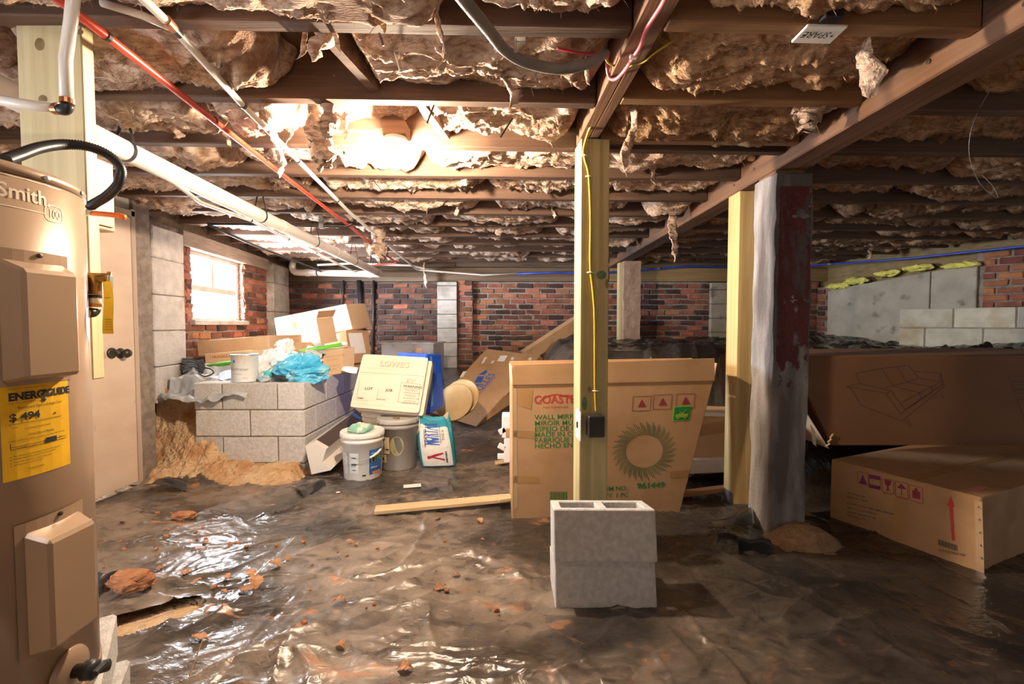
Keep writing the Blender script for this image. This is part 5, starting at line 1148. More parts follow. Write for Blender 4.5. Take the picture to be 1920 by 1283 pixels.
p0, p1 = Vector((1.815, 2.56, 0.0)), Vector((2.068, 1.975, 0.0)); dv_ = Vector((0.92, 0.395, 0)); dv_ *= 1.55
up = Vector((0, 0, 0.338))
t = thing('flat_carton', ((p0 + p1) / 2 + dv_ / 2), 'brown flat-pack carton with a red up arrow lying beside the pier', 'box')
MB().hexa([p0, p1, p1 + dv_, p0 + dv_, p0 + up, p1 + up, p1 + up + dv_, p0 + up + dv_], 0.005).build('box_body', M_CARD, t)
f = Face(p0, p1 - p0, (0, 0, 1))
f.shapes(t, M_RED, polys=[pxpoly(f, [(1783, 930), (1791, 951), (1775, 949)]), pxpoly(f, [(1780, 949), (1787, 950), (1791, 1014), (1785, 1013)])], name='up_arrow')
for (a, b, c, d) in (((1608, 884), (1628, 888), (1629, 910), (1609, 906)), ((1630, 890), (1651, 894), (1651, 919), (1630, 914)), ((1654, 897), (1676, 901), (1676, 927), (1654, 922)), ((1679, 902), (1702, 907), (1703, 936), (1679, 930)), ((1705, 909), (1730, 915), (1731, 945), (1706, 938))):
    f.shapes(t, M_MAROON, lines=pxlines(f, [a, b, c, d], 0.0025, True), name='icon_frame')
f.shapes(t, flat('purple_ink', (0.20, 0.03, 0.14)), polys=[pxpoly(f, [(1618, 890), (1627, 910), (1611, 906)]), pxpoly(f, [(1630, 890), (1651, 894), (1651, 901), (1630, 897)]), pxpoly(f, [(1630, 908), (1651, 912), (1651, 919), (1630, 914)])], name='hazard_icon', k=1.5)
f.shapes(t, M_MAROON, polys=[pxpoly(f, [(1658, 899), (1672, 902), (1670, 909), (1666, 912), (1667, 918), (1671, 921), (1660, 919), (1664, 917), (1663, 911), (1660, 908)]), pxpoly(f, [(1682, 915), (1690, 907), (1700, 918)]), pxpoly(f, [(1690, 915), (1691.5, 916), (1692, 928), (1690.5, 928)]), pxpoly(f, [(1711, 919), (1726, 923), (1726, 937), (1711, 933)]), pxpoly(f, [(1715, 915), (1721, 917), (1721, 922), (1715, 920)])], name='handling_icon', k=1.5)
f.text(t, M_MAROON, [pxtext(f, 'FRAGILE', 1656, 926, 3, 'LEFT', 0.9, 0, (1676, 930)), pxtext(f, 'KEEP DRY', 1681, 934, 3, 'LEFT', 0.9, 0, (1702, 939))], 'icon_text')
f.text(t, M_INK, [pxtext(f, s, 1589, y, 3.4, 'LEFT', 0.95, 0, (1650, y + 15)) for s, y in (('MT72P386610R', 926), ('MADE IN CHINA', 933), ('COLOR WOOD TEXTURED BROWN', 945), ('SIZE 55 X 26 X 14 INCH', 953), ('GROSS WEIGHT 62 LBS', 961), ('PACKAGE 1 OF 2', 968))] + [pxtext(f, 'MT72P386610R', 1761, 1034, 4, 'LEFT', 1.05, 0, (1797, 1041))], 'printed_text')
bars = []
for i in range(19):
    x = 1759.5 + i * 1.95; y = 1011 + (x - 1759) * 0.33; bars.append(pxpoly(f, [(x, y), (x + (0.9, 1.3, 0.6)[i % 3], y + 0.3), (x + (0.9, 1.3, 0.6)[i % 3], y + 11.3), (x, y + 11)]))
f.shapes(t, M_INK, polys=bars, name='barcode')
strip(t, f, [(1676, 934), (1698, 940), (1697, 1017), (1675, 1007)], M_TAPE); strip(t, f, [(1827, 938), (1842, 942), (1846, 1080), (1831, 1075)], M_CLEARTAPE)
for i in range(5): MB().box(f.p(*f.uv(1835 + i * 1.5, 950 + i * 24), 1.5), (0.004, 0.018, 0.006), Rz(math.atan2(-0.585, 0.253))).build('box_staple', M_GALV, t)
ft2 = Face(p0 + up, dv_, p0 - p1 if False else (p1 - p0).cross(dv_).cross(dv_), 0.001)
MB().hexa([p0 * 0.45 + p1 * 0.55 + up + Vector((0, 0, 0.0005)), p0 * 0.38 + p1 * 0.62 + up + Vector((0, 0, 0.0005)), p0 * 0.38 + p1 * 0.62 + up + dv_ + Vector((0, 0, 0.0005)), p0 * 0.45 + p1 * 0.55 + up + dv_ + Vector((0, 0, 0.0005))] + [p0 * 0.45 + p1 * 0.55 + up + Vector((0, 0, 0.0012)), p0 * 0.38 + p1 * 0.62 + up + Vector((0, 0, 0.0012)), p0 * 0.38 + p1 * 0.62 + up + dv_ + Vector((0, 0, 0.0012)), p0 * 0.45 + p1 * 0.55 + up + dv_ + Vector((0, 0, 0.0012))]).build('tape', M_TAPE, t)
q = p1 * 0.9 + p0 * 0.1 + up + dv_ * 0.05; MB().box(q + Vector((0.06, 0.03, 0.001)), (0.10, 0.03, 0.001), Rz(0.4)).build('pink_sticker', flat('pink_sticker', (0.75, 0.30, 0.24)), t)

# ---- two hollow blocks in front of the post
def hollow_block(c, R, label, seed):
    """c: front bottom centre"""
    L, H, Dp, s_ = 0.392, 0.192, 0.192, 0.034
    t = thing('concrete_block', c, label, 'concrete block'); mb = MB()
    def bx(x0, x1, y0, y1): mb.box(((x0 + x1) / 2, (y0 + y1) / 2, H / 2), (x1 - x0, y1 - y0, H), None, 0.004)
    bx(-L / 2, L / 2, 0, s_); bx(-L / 2, L / 2, Dp - s_, Dp)
    for x in (-L / 2, -s_ / 2, L / 2 - s_): bx(x, x + s_, s_ * 0.9, Dp - s_ * 0.9)
    bx(-0.003 - 0.001, 0.004, 0.002, 0.05)
    mb.xf(lambda v: R @ v + Vector(c)); mb.build('block_body', M_CMU, t); return t
Rb = Rot(D(-11), 0, D(1.0))
cb = atz(1137, 1147, 0.0); cb.y -= 0.004
hollow_block(Vector((cb.x, cb.y, 0.0)), Rb, 'lower hollow concrete block on the plastic sheet under another block', 1)
hollow_block(Vector((cb.x - 0.006, cb.y, 0.0)) + Rb @ Vector((0, -0.046, 0.1935)), Rot(D(-11), 0, D(-0.8)), 'upper hollow concrete block stacked in front of the treated post', 2)

# ---- block planter at the left
pt = thing('block_planter', ((CMU_X0 + CMU_X1) / 2, 3.9, 0.0), 'low retaining box of grey concrete blocks heaped with rubbish', 'retaining wall')
def blk(x0, x1, y0, y1, z0, z1): MB().box(((x0 + x1) / 2, (y0 + y1) / 2, (z0 + z1) / 2), (x1 - x0, y1 - y0, z1 - z0), None, 0.005).rough(0.0015, 15, int(x0 * 91 + z0 * 33)).build('block', M_CMU, pt)
X1, Y0, jt = CMU_X1, CMU_Y0, 0.010
for i, (z0, z1) in enumerate(((0.0, 0.062), (0.072, 0.262), (0.272, 0.462), (0.472, 0.668))):
    if i % 2 == 1:
        blk(X1 - 0.195, X1, Y0, Y0 + 0.40, z0, z1); blk(X1 - 0.205 - 0.40, X1 - 0.205, Y0, Y0 + 0.19, z0, z1); blk(X1 - 0.615 - 0.2, X1 - 0.615, Y0, Y0 + 0.19, z0, z1)
        blk(X1 - 0.195, X1, Y0 + 0.41, Y0 + 0.81, z0, z1); blk(X1 - 0.195, X1, Y0 + 0.82, CMU_Y1, z0, z1)
    else:
        blk(X1 - 0.40, X1, Y0, Y0 + 0.19, z0, z1); blk(X1 - 0.81, X1 - 0.41, Y0, Y0 + 0.19, z0, z1)
        blk(X1 - 0.195, X1, Y0 + 0.20, Y0 + 0.60, z0, z1); blk(X1 - 0.195, X1, Y0 + 0.61, Y0 + 1.01, z0, z1); blk(X1 - 0.195, X1, Y0 + 1.02, CMU_Y1, z0, z1)
MB().box((X1 - 0.41, Y0 + 0.095, 0.33), (0.80, 0.176, 0.655)).box((X1 - 0.0975, Y0 + 0.66, 0.33), (0.181, 1.00, 0.655)).build('mortar_joints', M_MORTAR, pt)

# ---- retaining wall at the right
rt = thing('block_wall', (4.3, 4.35, 0.75), 'low pale concrete-block wall standing on the terrace by the right wall', 'retaining wall')
ra = Vector((4.02, 4.72, 0)); rd_ = Vector((0.58, -0.78, 0)).normalized(); rn = Vector((-rd_.y, rd_.x, 0)); rn = rn if rn.x > 0 else -rn
RRz = Rz(math.atan2(rd_.y, rd_.x))
M_CMU2 = mat('pale_block', (0.50, 0.47, 0.38), (0.62, 0.59, 0.49), 0.95, scale=(12, 12, 12), bump=0.6, bscale=120, bdist=0.006, rnd=0.14, c3=(0.42, 0.33, 0.20), s3=(4, 4, 4), t3=(0.52, 0.7))
for i in range(3):
    z0 = 0.68 + i * 0.197; u = -0.205 if i == 1 else 0.0
    while u < 1.6:
        a, b = max(u, 0.0), u + 0.40
        p = ra + rd_ * (a + b) / 2 + rn * 0.095; MB().box((p.x, p.y, z0 + 0.094), (b - a, 0.19, 0.188), RRz, 0.006).rough(0.002, 12, int(u * 50 + i * 7)).build('block', M_CMU2, rt); u += 0.41
p = ra + rd_ * 0.8 + rn * 0.095; MB().box((p.x, p.y, 0.97), (1.6, 0.176, 0.58), RRz).build('mortar_joints', M_MORTAR, rt)
# foam above the parged panel
fm = []
for i, (x, y, w_, h_) in enumerate(((1570, 537, 40, 9), (1606, 526, 36, 10), (1662, 513, 38, 10), (1720, 502, 42, 9), (1800, 498, 50, 8))):
    Yp = 6.2 - (x - 1555) / 305 * 1.6; c = at(x, y, Yp - 0.03)
    mb = MB().lathe([(0.02, -1), (0.5, -0.85), (0.8, -0.6), (0.95, -0.3), (1.0, 0), (0.95, 0.3), (0.8, 0.6), (0.5, 0.85), (0.05, 1)], (0, 0, 0), 40); s_ = (w_ / 2 * Yp / FPX * 1.15, 0.05, h_ / 2 * Yp / FPX * 1.3)
    mb.xf(lambda v: RR @ Vector((v.x * s_[0], v.y * s_[1], v.z * s_[2])) + c).rough(0.020, 30, i * 3)
    P(mb.build('foam_bead', mat('spray_foam', (0.72, 0.66, 0.10), (0.84, 0.78, 0.24), 0.8, scale=(20, 20, 20), bump=0.5), smooth=True), 'lump of yellow spray foam on the parged panel, %s from the far corner' % ORD[i], 'spray foam', 'foam lumps on the parged panel')
# ================================================================== buckets, bag, permit box by the planter
M_BUCKETW = mat('white_bucket', (0.86, 0.84, 0.81), (0.90, 0.88, 0.85), 0.35, scale=(6, 6, 6), c3=(0.66, 0.55, 0.43), s3=(7, 7, 7), t3=(0.6, 0.78))
M_BUCKETG = mat('grey_bucket', (0.33, 0.31, 0.29), (0.39, 0.37, 0.35), 0.4, scale=(6, 6, 6), c3=(0.42, 0.34, 0.25), s3=(7, 7, 7), t3=(0.6, 0.78))
M_BUCKETC = mat('cream_bucket', (0.72, 0.58, 0.43), (0.78, 0.65, 0.50), 0.4, scale=(6, 6, 6))
def bucket(c, r, h, m, label, lidm, handle=None):
    t = thing('bucket', c, label, 'bucket')
    MB().lathe([(r * 0.84, 0.0), (r * 0.86, 0.006), (r * 0.945, h - 0.075), (r * 0.99, h - 0.072), (r * 0.995, h - 0.055), (r * 0.955, h - 0.050), (r * 0.96, h - 0.03)], c, 48).build('pail', m, t, True)
    MB().lathe([(r * 1.01, 0.0), (r * 1.02, 0.004), (r * 1.02, 0.030), (r * 0.985, 0.036), (r * 0.955, 0.036), (r * 0.94, 0.026), (r * 0.5, 0.027), (0.001, 0.028)], Vector(c) + Vector((0, 0, h - 0.036)), 48).build('lid', lidm, t, True)
    for i in range(14):
        a = i / 14 * 2 * PI; MB().box(Vector(c) + Vector((math.cos(a) * r * 1.018, math.sin(a) * r * 1.018, h - 0.026)), (0.005, 0.006, 0.020), Rz(a)).build('lid_tab', lidm, t)
    if handle is not None:
        pts = []
        for i in range(17):
            a = PI * i / 16; d = Vector((math.cos(a + handle) * r * 1.03, math.sin(a + handle) * r * 1.03 * 1.04, -0.105 * math.sin(a))); pts.append(Vector(c) + Vector((0, 0, h - 0.07)) + d)
        hd = MB().tube(pts, 0.0022, 6).build('bail', M_GALV, t, True); MB().tube(pts[10:14], 0.0085, 8).build('grip', M_WHITEP, hd, True)
    def fn(u, v, l, rr=r):
        a = u / rr; q = rr * (0.86 + 0.085 * max(0.0, v) / (h - 0.075)) + l; return Vector(c) + Vector((q * math.cos(a), q * math.sin(a), v))
    return t, Face((0, 0, 0), (1, 0, 0), (0, 1, 0), 0.0015, fn)
b1 = atz(672, 904, 0.0); b1 = Vector((b1.x, b1.y + 0.10, 0.012))
t, f = bucket(b1, 0.150, 0.335, M_BUCKETW, 'white pail with a blue label standing in front of the grey bucket', M_BUCKETW, -PI + 0.25)
va = math.atan2(-b1.y, -b1.x) ; U = lambda deg: (va + D(deg)) * 0.150
f.shapes(t, flat('label_blue', (0.02, 0.10, 0.36), 0.5), rects=[(U(18), 0.04, U(68), 0.215)], name='blue_label')
f.text(t, flat('lime_ink', (0.35, 0.50, 0.03)), [('TYPE', U(20), 0.125, 0.058, 'LEFT', 0.85, 0.002, 0.12)], 'label_name', 2); f.text(t, M_PAPER, [('mastic', U(24), 0.185, 0.020), ('adhesive', U(22), 0.085, 0.018)], 'label_words', 2)
f.shapes(t, flat('orange_print', (0.60, 0.20, 0.03)), rects=[(U(28), 0.042, U(60), 0.060)], name='label_stripe', k=2)
f.shapes(t, flat('label_pale', (0.62, 0.66, 0.70), 0.5), rects=[(U(-40), 0.06, U(-12), 0.20), (U(-62), 0.05, U(-48), 0.20)], name='pale_label')
f.shapes(t, M_INK, rects=[(U(-32), 0.165, U(-19), 0.171), (U(-33), 0.118, U(-17), 0.126), (U(-33), 0.106, U(-31), 0.118), (U(-28), 0.106, U(-26), 0.118), (U(-23), 0.106, U(-21), 0.118), (U(-31), 0.078, U(-20), 0.083), (U(-2), 0.035, U(8), 0.046)], name='label_marks', k=2)
rag = MB().lathe([(0.02, 0), (0.075, 0.004), (0.085, 0.02), (0.06, 0.045), (0.03, 0.055), (0.002, 0.058)], b1 + Vector((-0.01, -0.01, 0.329)), 28).rough(0.016, 22, 4)
P(rag.build('crumpled_rag', mat('rag_cloth', (0.62, 0.70, 0.60), (0.80, 0.76, 0.66), 0.9, scale=(18, 18, 18), c3=(0.25, 0.52, 0.40), s3=(12, 12, 12), t3=(0.48, 0.55)), smooth=True), 'crumpled pale green and cream rag on the white pail lid', 'rag')
b2 = atz(741, 885, 0.0); b2 = Vector((b2.x, b2.y + 0.11, 0.012))
t, f = bucket(b2, 0.156, 0.385, M_BUCKETG, 'grey lidded bucket beside the mortar bag', mat('grey_lid', (0.42, 0.40, 0.38), (0.48, 0.46, 0.44), 0.45, scale=(8, 8, 8)), None)
va2 = math.atan2(-b2.y, -b2.x); U2 = lambda deg: (va2 + D(deg)) * 0.156
f.shapes(t, flat('label_tan', (0.56, 0.44, 0.30)), rects=[(U2(-58), 0.13, U2(-28), 0.255), (U2(-60), 0.06, U2(-40), 0.12)], name='tan_label'); f.shapes(t, M_INK, rects=[(U2(-55) , 0.225, U2(-44), 0.243), (U2(-40), 0.155, U2(-31), 0.168), (U2(-55), 0.075, U2(-48), 0.10)] + [(U2(-54), 0.15 + i * 0.012, U2(-42), 0.153 + i * 0.012) for i in range(5)], name='label_marks', k=2)
f.shapes(t, flat('olive_print', (0.33, 0.30, 0.16)), polys=[[(U2(-5) + 0.055 * math.cos(a), 0.19 + 0.075 * math.sin(a)) for a in np.linspace(0, 2 * PI, 20, False)]], name='faded_print')
P(MB().tube(smooth_path([b2 + Vector((-0.02, -0.06, 0.386)), b2 + Vector((0.0, -0.075, 0.391)), b2 + Vector((0.02, -0.055, 0.387)), b2 + Vector((0.0, -0.05, 0.388))], 4), 0.006, 6).build('debris_crumb', M_KNOT), 'dark crumb of dirt on the grey bucket lid', 'debris')
b3 = Vector((at(714, 780, 3.72).x, 3.72, 0.012))
t, f = bucket(b3, 0.150, 0.385, M_BUCKETC, 'cream lidded bucket holding up the permit box', M_BUCKETC, None)

# permit box
def poly_slab(px, Ys, th, m, nm, par): 
    pts = [at(*p, y) for p, y in zip(px, Ys)]; n = (pts[1] - pts[0]).cross(pts[-1] - pts[0]).normalized()
    if n.y < 0: n = -n
    return MB().prism(pts, n * th).build(nm, m, par), pts, n
M_PERMIT = mat('permit_box_plastic', (0.78, 0.65, 0.52), (0.83, 0.71, 0.58), 0.4, scale=(4, 4, 4), coat=0.1)
t = thing('permit_box', at(725, 776, 3.55), 'cream plastic site permit box with warning print leaning on buckets', 'permit box')
def rrect(tl, tr, br, bl, k=0.06):
    C = [Vector(p) for p in (tl, tr, br, bl)]; out = []
    for i in range(4):
        a, b, c = C[i - 1], C[i], C[(i + 1) % 4]; p = b + (a - b) * k; q = b + (c - b) * k * (1.0 if i % 2 else 1.2)
        out += [tuple(p), tuple(b * 0.72 + p * 0.14 + q * 0.14), tuple(q)]
    return out
cor = ((681, 664), (803, 671), (785, 775), (656, 763)); pr = rrect(*cor)
TLw, BLw, TRw, BRw = at(681, 664, 3.66), at(656, 763, 3.46), at(803, 671, 3.63), at(785, 775, 3.43)
pn_ = (BRw - BLw).cross(TLw - BLw).normalized(); fpl = Face(BLw, BRw - BLw, TLw - BLw, 0.0015)
def onpl(px, py, k=0.0): return fpl.p(*fpl.uv(px, py), 0) + fpl.n * k
back = -fpl.n
MB().prism([onpl(*p) for p in pr], back * 0.045).build('lid_shell', M_PERMIT, t)
MB().prism([onpl(p[0] + 6, p[1] + 2, -0.046) for p in pr], back * 0.075).build('back_shell', M_PERMIT, t)
MB().prism([onpl(*p) for p in ((676, 698), (797, 706), (798, 701), (677, 693))], fpl.n * 0.006).prism([onpl(*p, 0.0) for p in rrect((688, 668), (797, 674), (793, 698), (682, 690))], fpl.n * 0.003).build('raised_panel', M_PERMIT, t)
MB().prism([onpl(*p) for p in rrect((676, 702), (796, 710), (781, 767), (662, 757), 0.04)], fpl.n * 0.002).build('front_panel', M_PERMIT, t)
vs, fs_ = text_geo("LOWE'S", 1.0, 'LEFT'); 
it = pxtext(fpl, "LOWE'S", 711, 686, 10, 'LEFT', 1.02, 0.02, (765, 689.5))
lt_ = fpl.text(t, M_PERMIT, [it], 'embossed_lettering_and_shade', 6.0)
lt_2 = fpl.text(t, mat('emboss_shade', (0.52, 0.38, 0.27), None, 0.5), [pxtext(fpl, "LOWE'S", 712, 687, 10, 'LEFT', 1.02, 0.05, (766, 690.5))], 'embossed_lettering_and_shade', 3.6)  # darker offset copy paints the shade beside the raised letters
fpl.text(t, M_INK, [pxtext(fpl, 'LOT', 684, 731, 4.5, 'LEFT', 1.15, 0.02, (700, 732)), pxtext(fpl, 'JOB', 723, 734, 4.5, 'LEFT', 1.15, 0.02, (735, 735)), pxtext(fpl, 'PERMIT', 670, 748, 2.6, 'LEFT', 1, 0.01, (685, 749)), pxtext(fpl, 'BLDG LIC', 706, 750, 2.6, 'LEFT', 1, 0.01, (720, 751)),
    pxtext(fpl, 'WARNING', 756, 726, 4.2, 'LEFT', 1.18, 0.02, (784, 729))] + [pxtext(fpl, s, 757 - i * 0.6, 732.5 + i * 5, 2.4, 'LEFT', wx, 0, (783, 735 + i * 5)) for i, (s, wx) in enumerate((('  DESIGNATED', 1.1), ('CONSTRUCTION SITE', 0.88), ('  TRESPASSERS', 1.05), ('WILL BE PROSECUTED', 0.82), ('  TO THE FULL', 1.1), ('EXTENT OF THE LAW', 0.9)))], 'printed_text', 2.4)
fpl.shapes(t, M_INK, lines=pxlines(fpl, [(753, 718), (788, 721), (784, 757), (746, 754)], 0.0022, True) + pxlines(fpl, [(755, 728), (786, 731)], 0.002) + pxlines(fpl, [(675, 713), (668, 750)], 0.002) + pxlines(fpl, [(668, 750), (690, 752)], 0.0015) + pxlines(fpl, [(711, 729), (707, 746)], 0.002), name='printed_frame', k=2.4)
fpl.text(t, M_RED, [pxtext(fpl, 'PERMIT BOX', 763, 713.5, 2.2, 'LEFT', 0.95, 0, (780, 714.5)), pxtext(fpl, '811  311', 763, 717, 2.4, 'LEFT', 1.0, 0.02, (780, 718))], 'red_text', 2.4)

# blue bin
t, f = carton('blue_bin', ((800, 664), (828, 664), (834, 762), (806, 778)), (3.78, 3.98, 3.98, 3.74), (-0.30, 0.20, 0), mat('blue_plastic', (0.008, 0.07, 0.60), (0.015, 0.11, 0.72), 0.3, scale=(6, 6, 6), coat=0.3), 'bright blue plastic bin on edge behind the permit box', 'bin', 0.012)
strip(t, f, [(806, 668), (810, 668), (812, 760), (808, 764)], mat('light_blue_plastic', (0.10, 0.35, 0.75), None, 0.3), 'rim'); strip(t, f, [(818, 700), (826, 699), (828, 722), (820, 724)], mat('blue_label', (0.03, 0.14, 0.62), None, 0.5), 'label')

# mortar bag
bc = atz(821, 878, 0.0); bc = Vector((bc.x, bc.y + 0.06, 0.012)); RA = Rz(0.10) 
def bag_pt(u, v, k=0.0, lean=0.06):
    """u 0..1 around, v 0..1 up"""
    a = u * 2 * PI; w_ = 0.135 * (1 - 0.10 * v ** 2 + 0.05 * math.sin(v * PI)); dpt = (0.085 * math.sin(min(1, v * 1.0 + 0.18) * PI * 0.92) ** 0.5 if v < 0.98 else 0.02) + k
    ca, sa = math.cos(a), math.sin(a); x = (abs(ca) ** 0.45) * (1 if ca > 0 else -1) * (w_ + k); y = (abs(sa) ** 0.7) * (1 if sa > 0 else -1) * dpt
    z = v * 0.375 + 0.020 * v * math.sin(a * 3 + 1) + 0.014 * v * math.sin(u * 40)
    return bc + RA @ Vector((x - lean * v * 0.8, y + 0.03 * v, z)) 
t = thing('mortar_bag', bc, 'teal and white paper mortar bag slumped open on the sheet', 'bag')
M_TEAL = mat('teal_paper', (0.02, 0.27, 0.38), (0.03, 0.33, 0.45), 0.6, scale=(10, 10, 10), c3=(0.30, 0.35, 0.36), s3=(16, 16, 16), t3=(0.64, 0.7), bump=0.5, bscale=28, bdist=0.01)
def ring(u0, u1, v0, v1, nu, nv, k, m, nm, closed=False): return MB().grid(lambda a, b: bag_pt(u0 + (u1 - u0) * a, v0 + (v1 - v0) * b, k), nu, nv).build(nm, m, t, True)
ring(0, 1, 0, 1, 64, 30, 0.0, M_TEAL, 'sack')
MB().add([bag_pt(i / 32, 0) for i in range(32)], [tuple(range(32))[::-1]]).build('sack_bottom', M_TEAL, t)
MB().add([bag_pt(i / 32, 1.0) * 0.7 + (bc + Vector((-0.05, 0.03, 0.30))) * 0.3 for i in range(32)] + [bag_pt(i / 32, 1.0) for i in range(32)] + [bc + Vector((-0.04, 0.03, 0.28))], [(i, (i + 1) % 32, (i + 1) % 32 + 32, i + 32) for i in range(32)] + [(64, (i + 1) % 32, i) for i in range(32)]).build('torn_mouth', mat('kraft_inside', (0.55, 0.36, 0.20), (0.62, 0.45, 0.28), 0.8), t, True)
ring(0.640, 0.858, 0.02, 0.80, 24, 20, 0.003, mat('bag_white', (0.74, 0.71, 0.67), (0.80, 0.77, 0.73), 0.6, scale=(12, 12, 12), bump=0.4, bscale=28), 'white_panel')
ring(0.58, 0.66, 0.70, 1.06, 8, 10, 0.006, mat('bag_white', (), ()), 'torn_flap')
def bagfn(u, v, l):   # u across front from left, v up, rotated print
    return bag_pt(0.75 + (u - 0.09) / 0.27 * 0.30, v / 0.375, 0.004 + l)
fbg = Face((0, 0, 0), (1, 0, 0), (0, 1, 0), 0.001, bagfn)
fbg.text(t, M_BLUE, [('MORTAR', 0.094, 0.170, 0.048, 'LEFT', 0.8, 0.0015, PI / 2)], 'brand_lettering', 2)
for it in (('PREBLENDED', 0.060, 0.155, 0.020, 'LEFT', 1, 0.0003, PI / 2), ('MASONRY CEMENT AND SAND', 0.104, 0.185, 0.009, 'LEFT', 1, 0, PI / 2), ('TYPE N', 0.126, 0.205, 0.026, 'LEFT', 0.9, 0, PI / 2), ('AMERIMIX', 0.128, 0.03, 0.021, 'LEFT', 1, 0.0003, PI / 2)): fbg.text(t, M_INK, [it], 'bag_lettering', 2)
fbg.shapes(t, flat('bag_red', (0.40, 0.02, 0.05)), polys=[[(0.055, 0.075), (0.062, 0.062), (0.108, 0.105), (0.100, 0.115), (0.088, 0.100)], [(0.055, 0.080), (0.108, 0.050), (0.108, 0.064), (0.066, 0.088)]], name='logo_mark', k=2)
fbg.shapes(t, M_INK, lines=[(0.032, 0.145, 0.15, 0.150, 0.0015), (0.034, 0.145, 0.034, 0.29, 0.0015)], name='panel_lines', k=2)

# white trough-like cover leaning by the planter
t = thing('metal_trough', at(600, 885, 3.22), 'long white metal trough with a dark top beside the block planter', 'trough')
poly = [at(x, y, 3.22) for x, y in ((572, 836), (589, 829), (612, 842), (604, 868), (626, 876), (620, 882), (584, 890))]
ex = at(668, 785, 4.05) - at(600, 838, 3.22)
MB().prism(poly, ex).build('trough_body', mat('white_enamel', (0.78, 0.73, 0.68), (0.83, 0.79, 0.74), 0.3, scale=(4, 4, 4)), t)
o_ = Vector((0.0, 0, 0.004)); MB().hexa([poly[1] + ex * 0.06, poly[2] + ex * 0.06, poly[2] + ex * 0.98, poly[1] + ex * 0.98] + [v + o_ for v in (poly[1] + ex * 0.06, poly[2] + ex * 0.06, poly[2] + ex * 0.98, poly[1] + ex * 0.98)]).build('dark_panel', mat('dark_panel', (0.07, 0.05, 0.045), (0.10, 0.075, 0.065), 0.5), t)
MB().hexa([poly[1] + ex * 0.98, poly[2] + ex * 0.98, poly[2] + ex * 1.06, poly[1] + ex * 1.06] + [v + o_ * 1.5 for v in (poly[1] + ex * 0.98, poly[2] + ex * 0.98, poly[2] + ex * 1.06, poly[1] + ex * 1.06)]).build('blue_tape', flat('painter_blue', (0.10, 0.30, 0.62)), t)

# round discs
dn = Vector((-0.34, -0.78, 0.52)).normalized(); RDc = dn.to_track_quat('Z', 'Y').to_matrix()
for i, (x, y, Y, r) in enumerate(((864, 748, 4.20, 0.190), (853, 755, 4.14, 0.185))):
    P(MB().lathe([(r * 0.97, 0), (r, 0.008), (r, 0.020), (r * 0.96, 0.026), (r * 0.90, 0.022), (0.001, 0.022)], at(x, y, Y), 48, RDc).build('round_lid', mat('tan_disc', (0.52, 0.36, 0.17), (0.60, 0.43, 0.22), 0.5, scale=(8, 8, 8)), smooth=False), ('rear round tan lid leaning on the blue-printed carton', 'front round tan lid overlapping its twin beside the blue bin')[i], 'lid')

# carton with blue lettering leaning on the bank
t, f = carton('leaning_carton', ((912, 654), (1013, 667), (893, 800), (803, 772)), (5.75, 5.5, 4.40, 4.62), (0.10, 0.06, -0.10), M_CARD, 'flat brown carton with blue lettering leaning up the plastic-covered bank')
f.shapes(t, M_PAPER, polys=[pxpoly(f, q) for q in ([(908, 670), (914, 670), (907, 681), (902, 682)], [(922, 677), (928, 676), (924, 682), (920, 682)], [(938, 667), (952, 667), (945, 678), (932, 678)], [(960, 669), (965, 672), (961, 676), (957, 674)], [(993, 670), (998, 672), (994, 677), (990, 674)], [(868, 697), (875, 696), (868, 707), (862, 708)])], name='shipping_label')
f.shapes(t, M_BLUE, polys=[pxpoly(f, q) for q in ([(896, 706), (908, 706), (902, 718), (889, 718)], [(897, 703), (905, 698), (913, 693), (913, 699), (908, 703)], [(889, 720), (899, 720), (896, 726), (888, 726)])], name='logo_mark')
it = pxtext(f, 'DULLES', 893, 744, 8, 'LEFT', 1.25, 0.012, (936, 694)); f.text(t, M_BLUE, [it, pxtext(f, 'GLASS AND MIRROR', 893, 748, 2.6, 'LEFT', 1.4, 0, (940, 697))], 'blue_lettering')
strip(t, f, [(944, 741), (958, 723), (961, 726), (947, 744)], M_CLEARTAPE)
t2 = thing('long_carton', at(1000, 668, 5.8), 'long slim brown carton propped up on the terrace edge behind the post', 'box')
MB().bar(at(985, 668, 5.75), at(1092, 598, 5.95), 0.20, 0.15, 0.004).build('box_body', M_CARD, t2)
for k_ in (0.55, 0.75): MB().box(at(985 + 107 * k_ + 12, 668 - 70 * k_ + 4, 5.70), (0.02, 0.004, 0.012)).build('box_staple', M_GALV, t2)
# clear storage bin
t3 = thing('storage_bin', (-1.14, 5.35, 0.42), 'cloudy clear plastic storage bin standing before the dark brick wall', 'bin')
M_CLEAR = mat('cloudy_plastic', (0.42, 0.40, 0.42), (0.50, 0.48, 0.50), 0.2, scale=(5, 5, 5), trans=0.55)
cb_ = Vector((-1.16, 5.35, 0)); R3 = Rz(-0.16)
for (dx, dy, sx, sy) in ((0, -0.19, 0.62, 0.006), (0, 0.19, 0.62, 0.006), (-0.307, 0, 0.006, 0.374), (0.307, 0, 0.006, 0.374)): MB().box(cb_ + R3 @ Vector((dx, dy, 0)) + Vector((0, 0, 0.66)), (sx, sy, 0.46), R3).build('side_panel', M_CLEAR, t3)
MB().box(cb_ + Vector((0, 0, 0.433)), (0.62, 0.38, 0.006), R3).build('bottom_panel', M_CLEAR, t3)
for (dx, dy, sx, sy) in ((0, -0.20, 0.66, 0.022), (0, 0.20, 0.66, 0.022), (-0.32, 0, 0.022, 0.378), (0.32, 0, 0.022, 0.378)): MB().box(cb_ + R3 @ Vector((dx, dy, 0)) + Vector((0, 0, 0.893)), (sx, sy, 0.016), R3, 0.002).build('rim', M_CLEAR, t3)
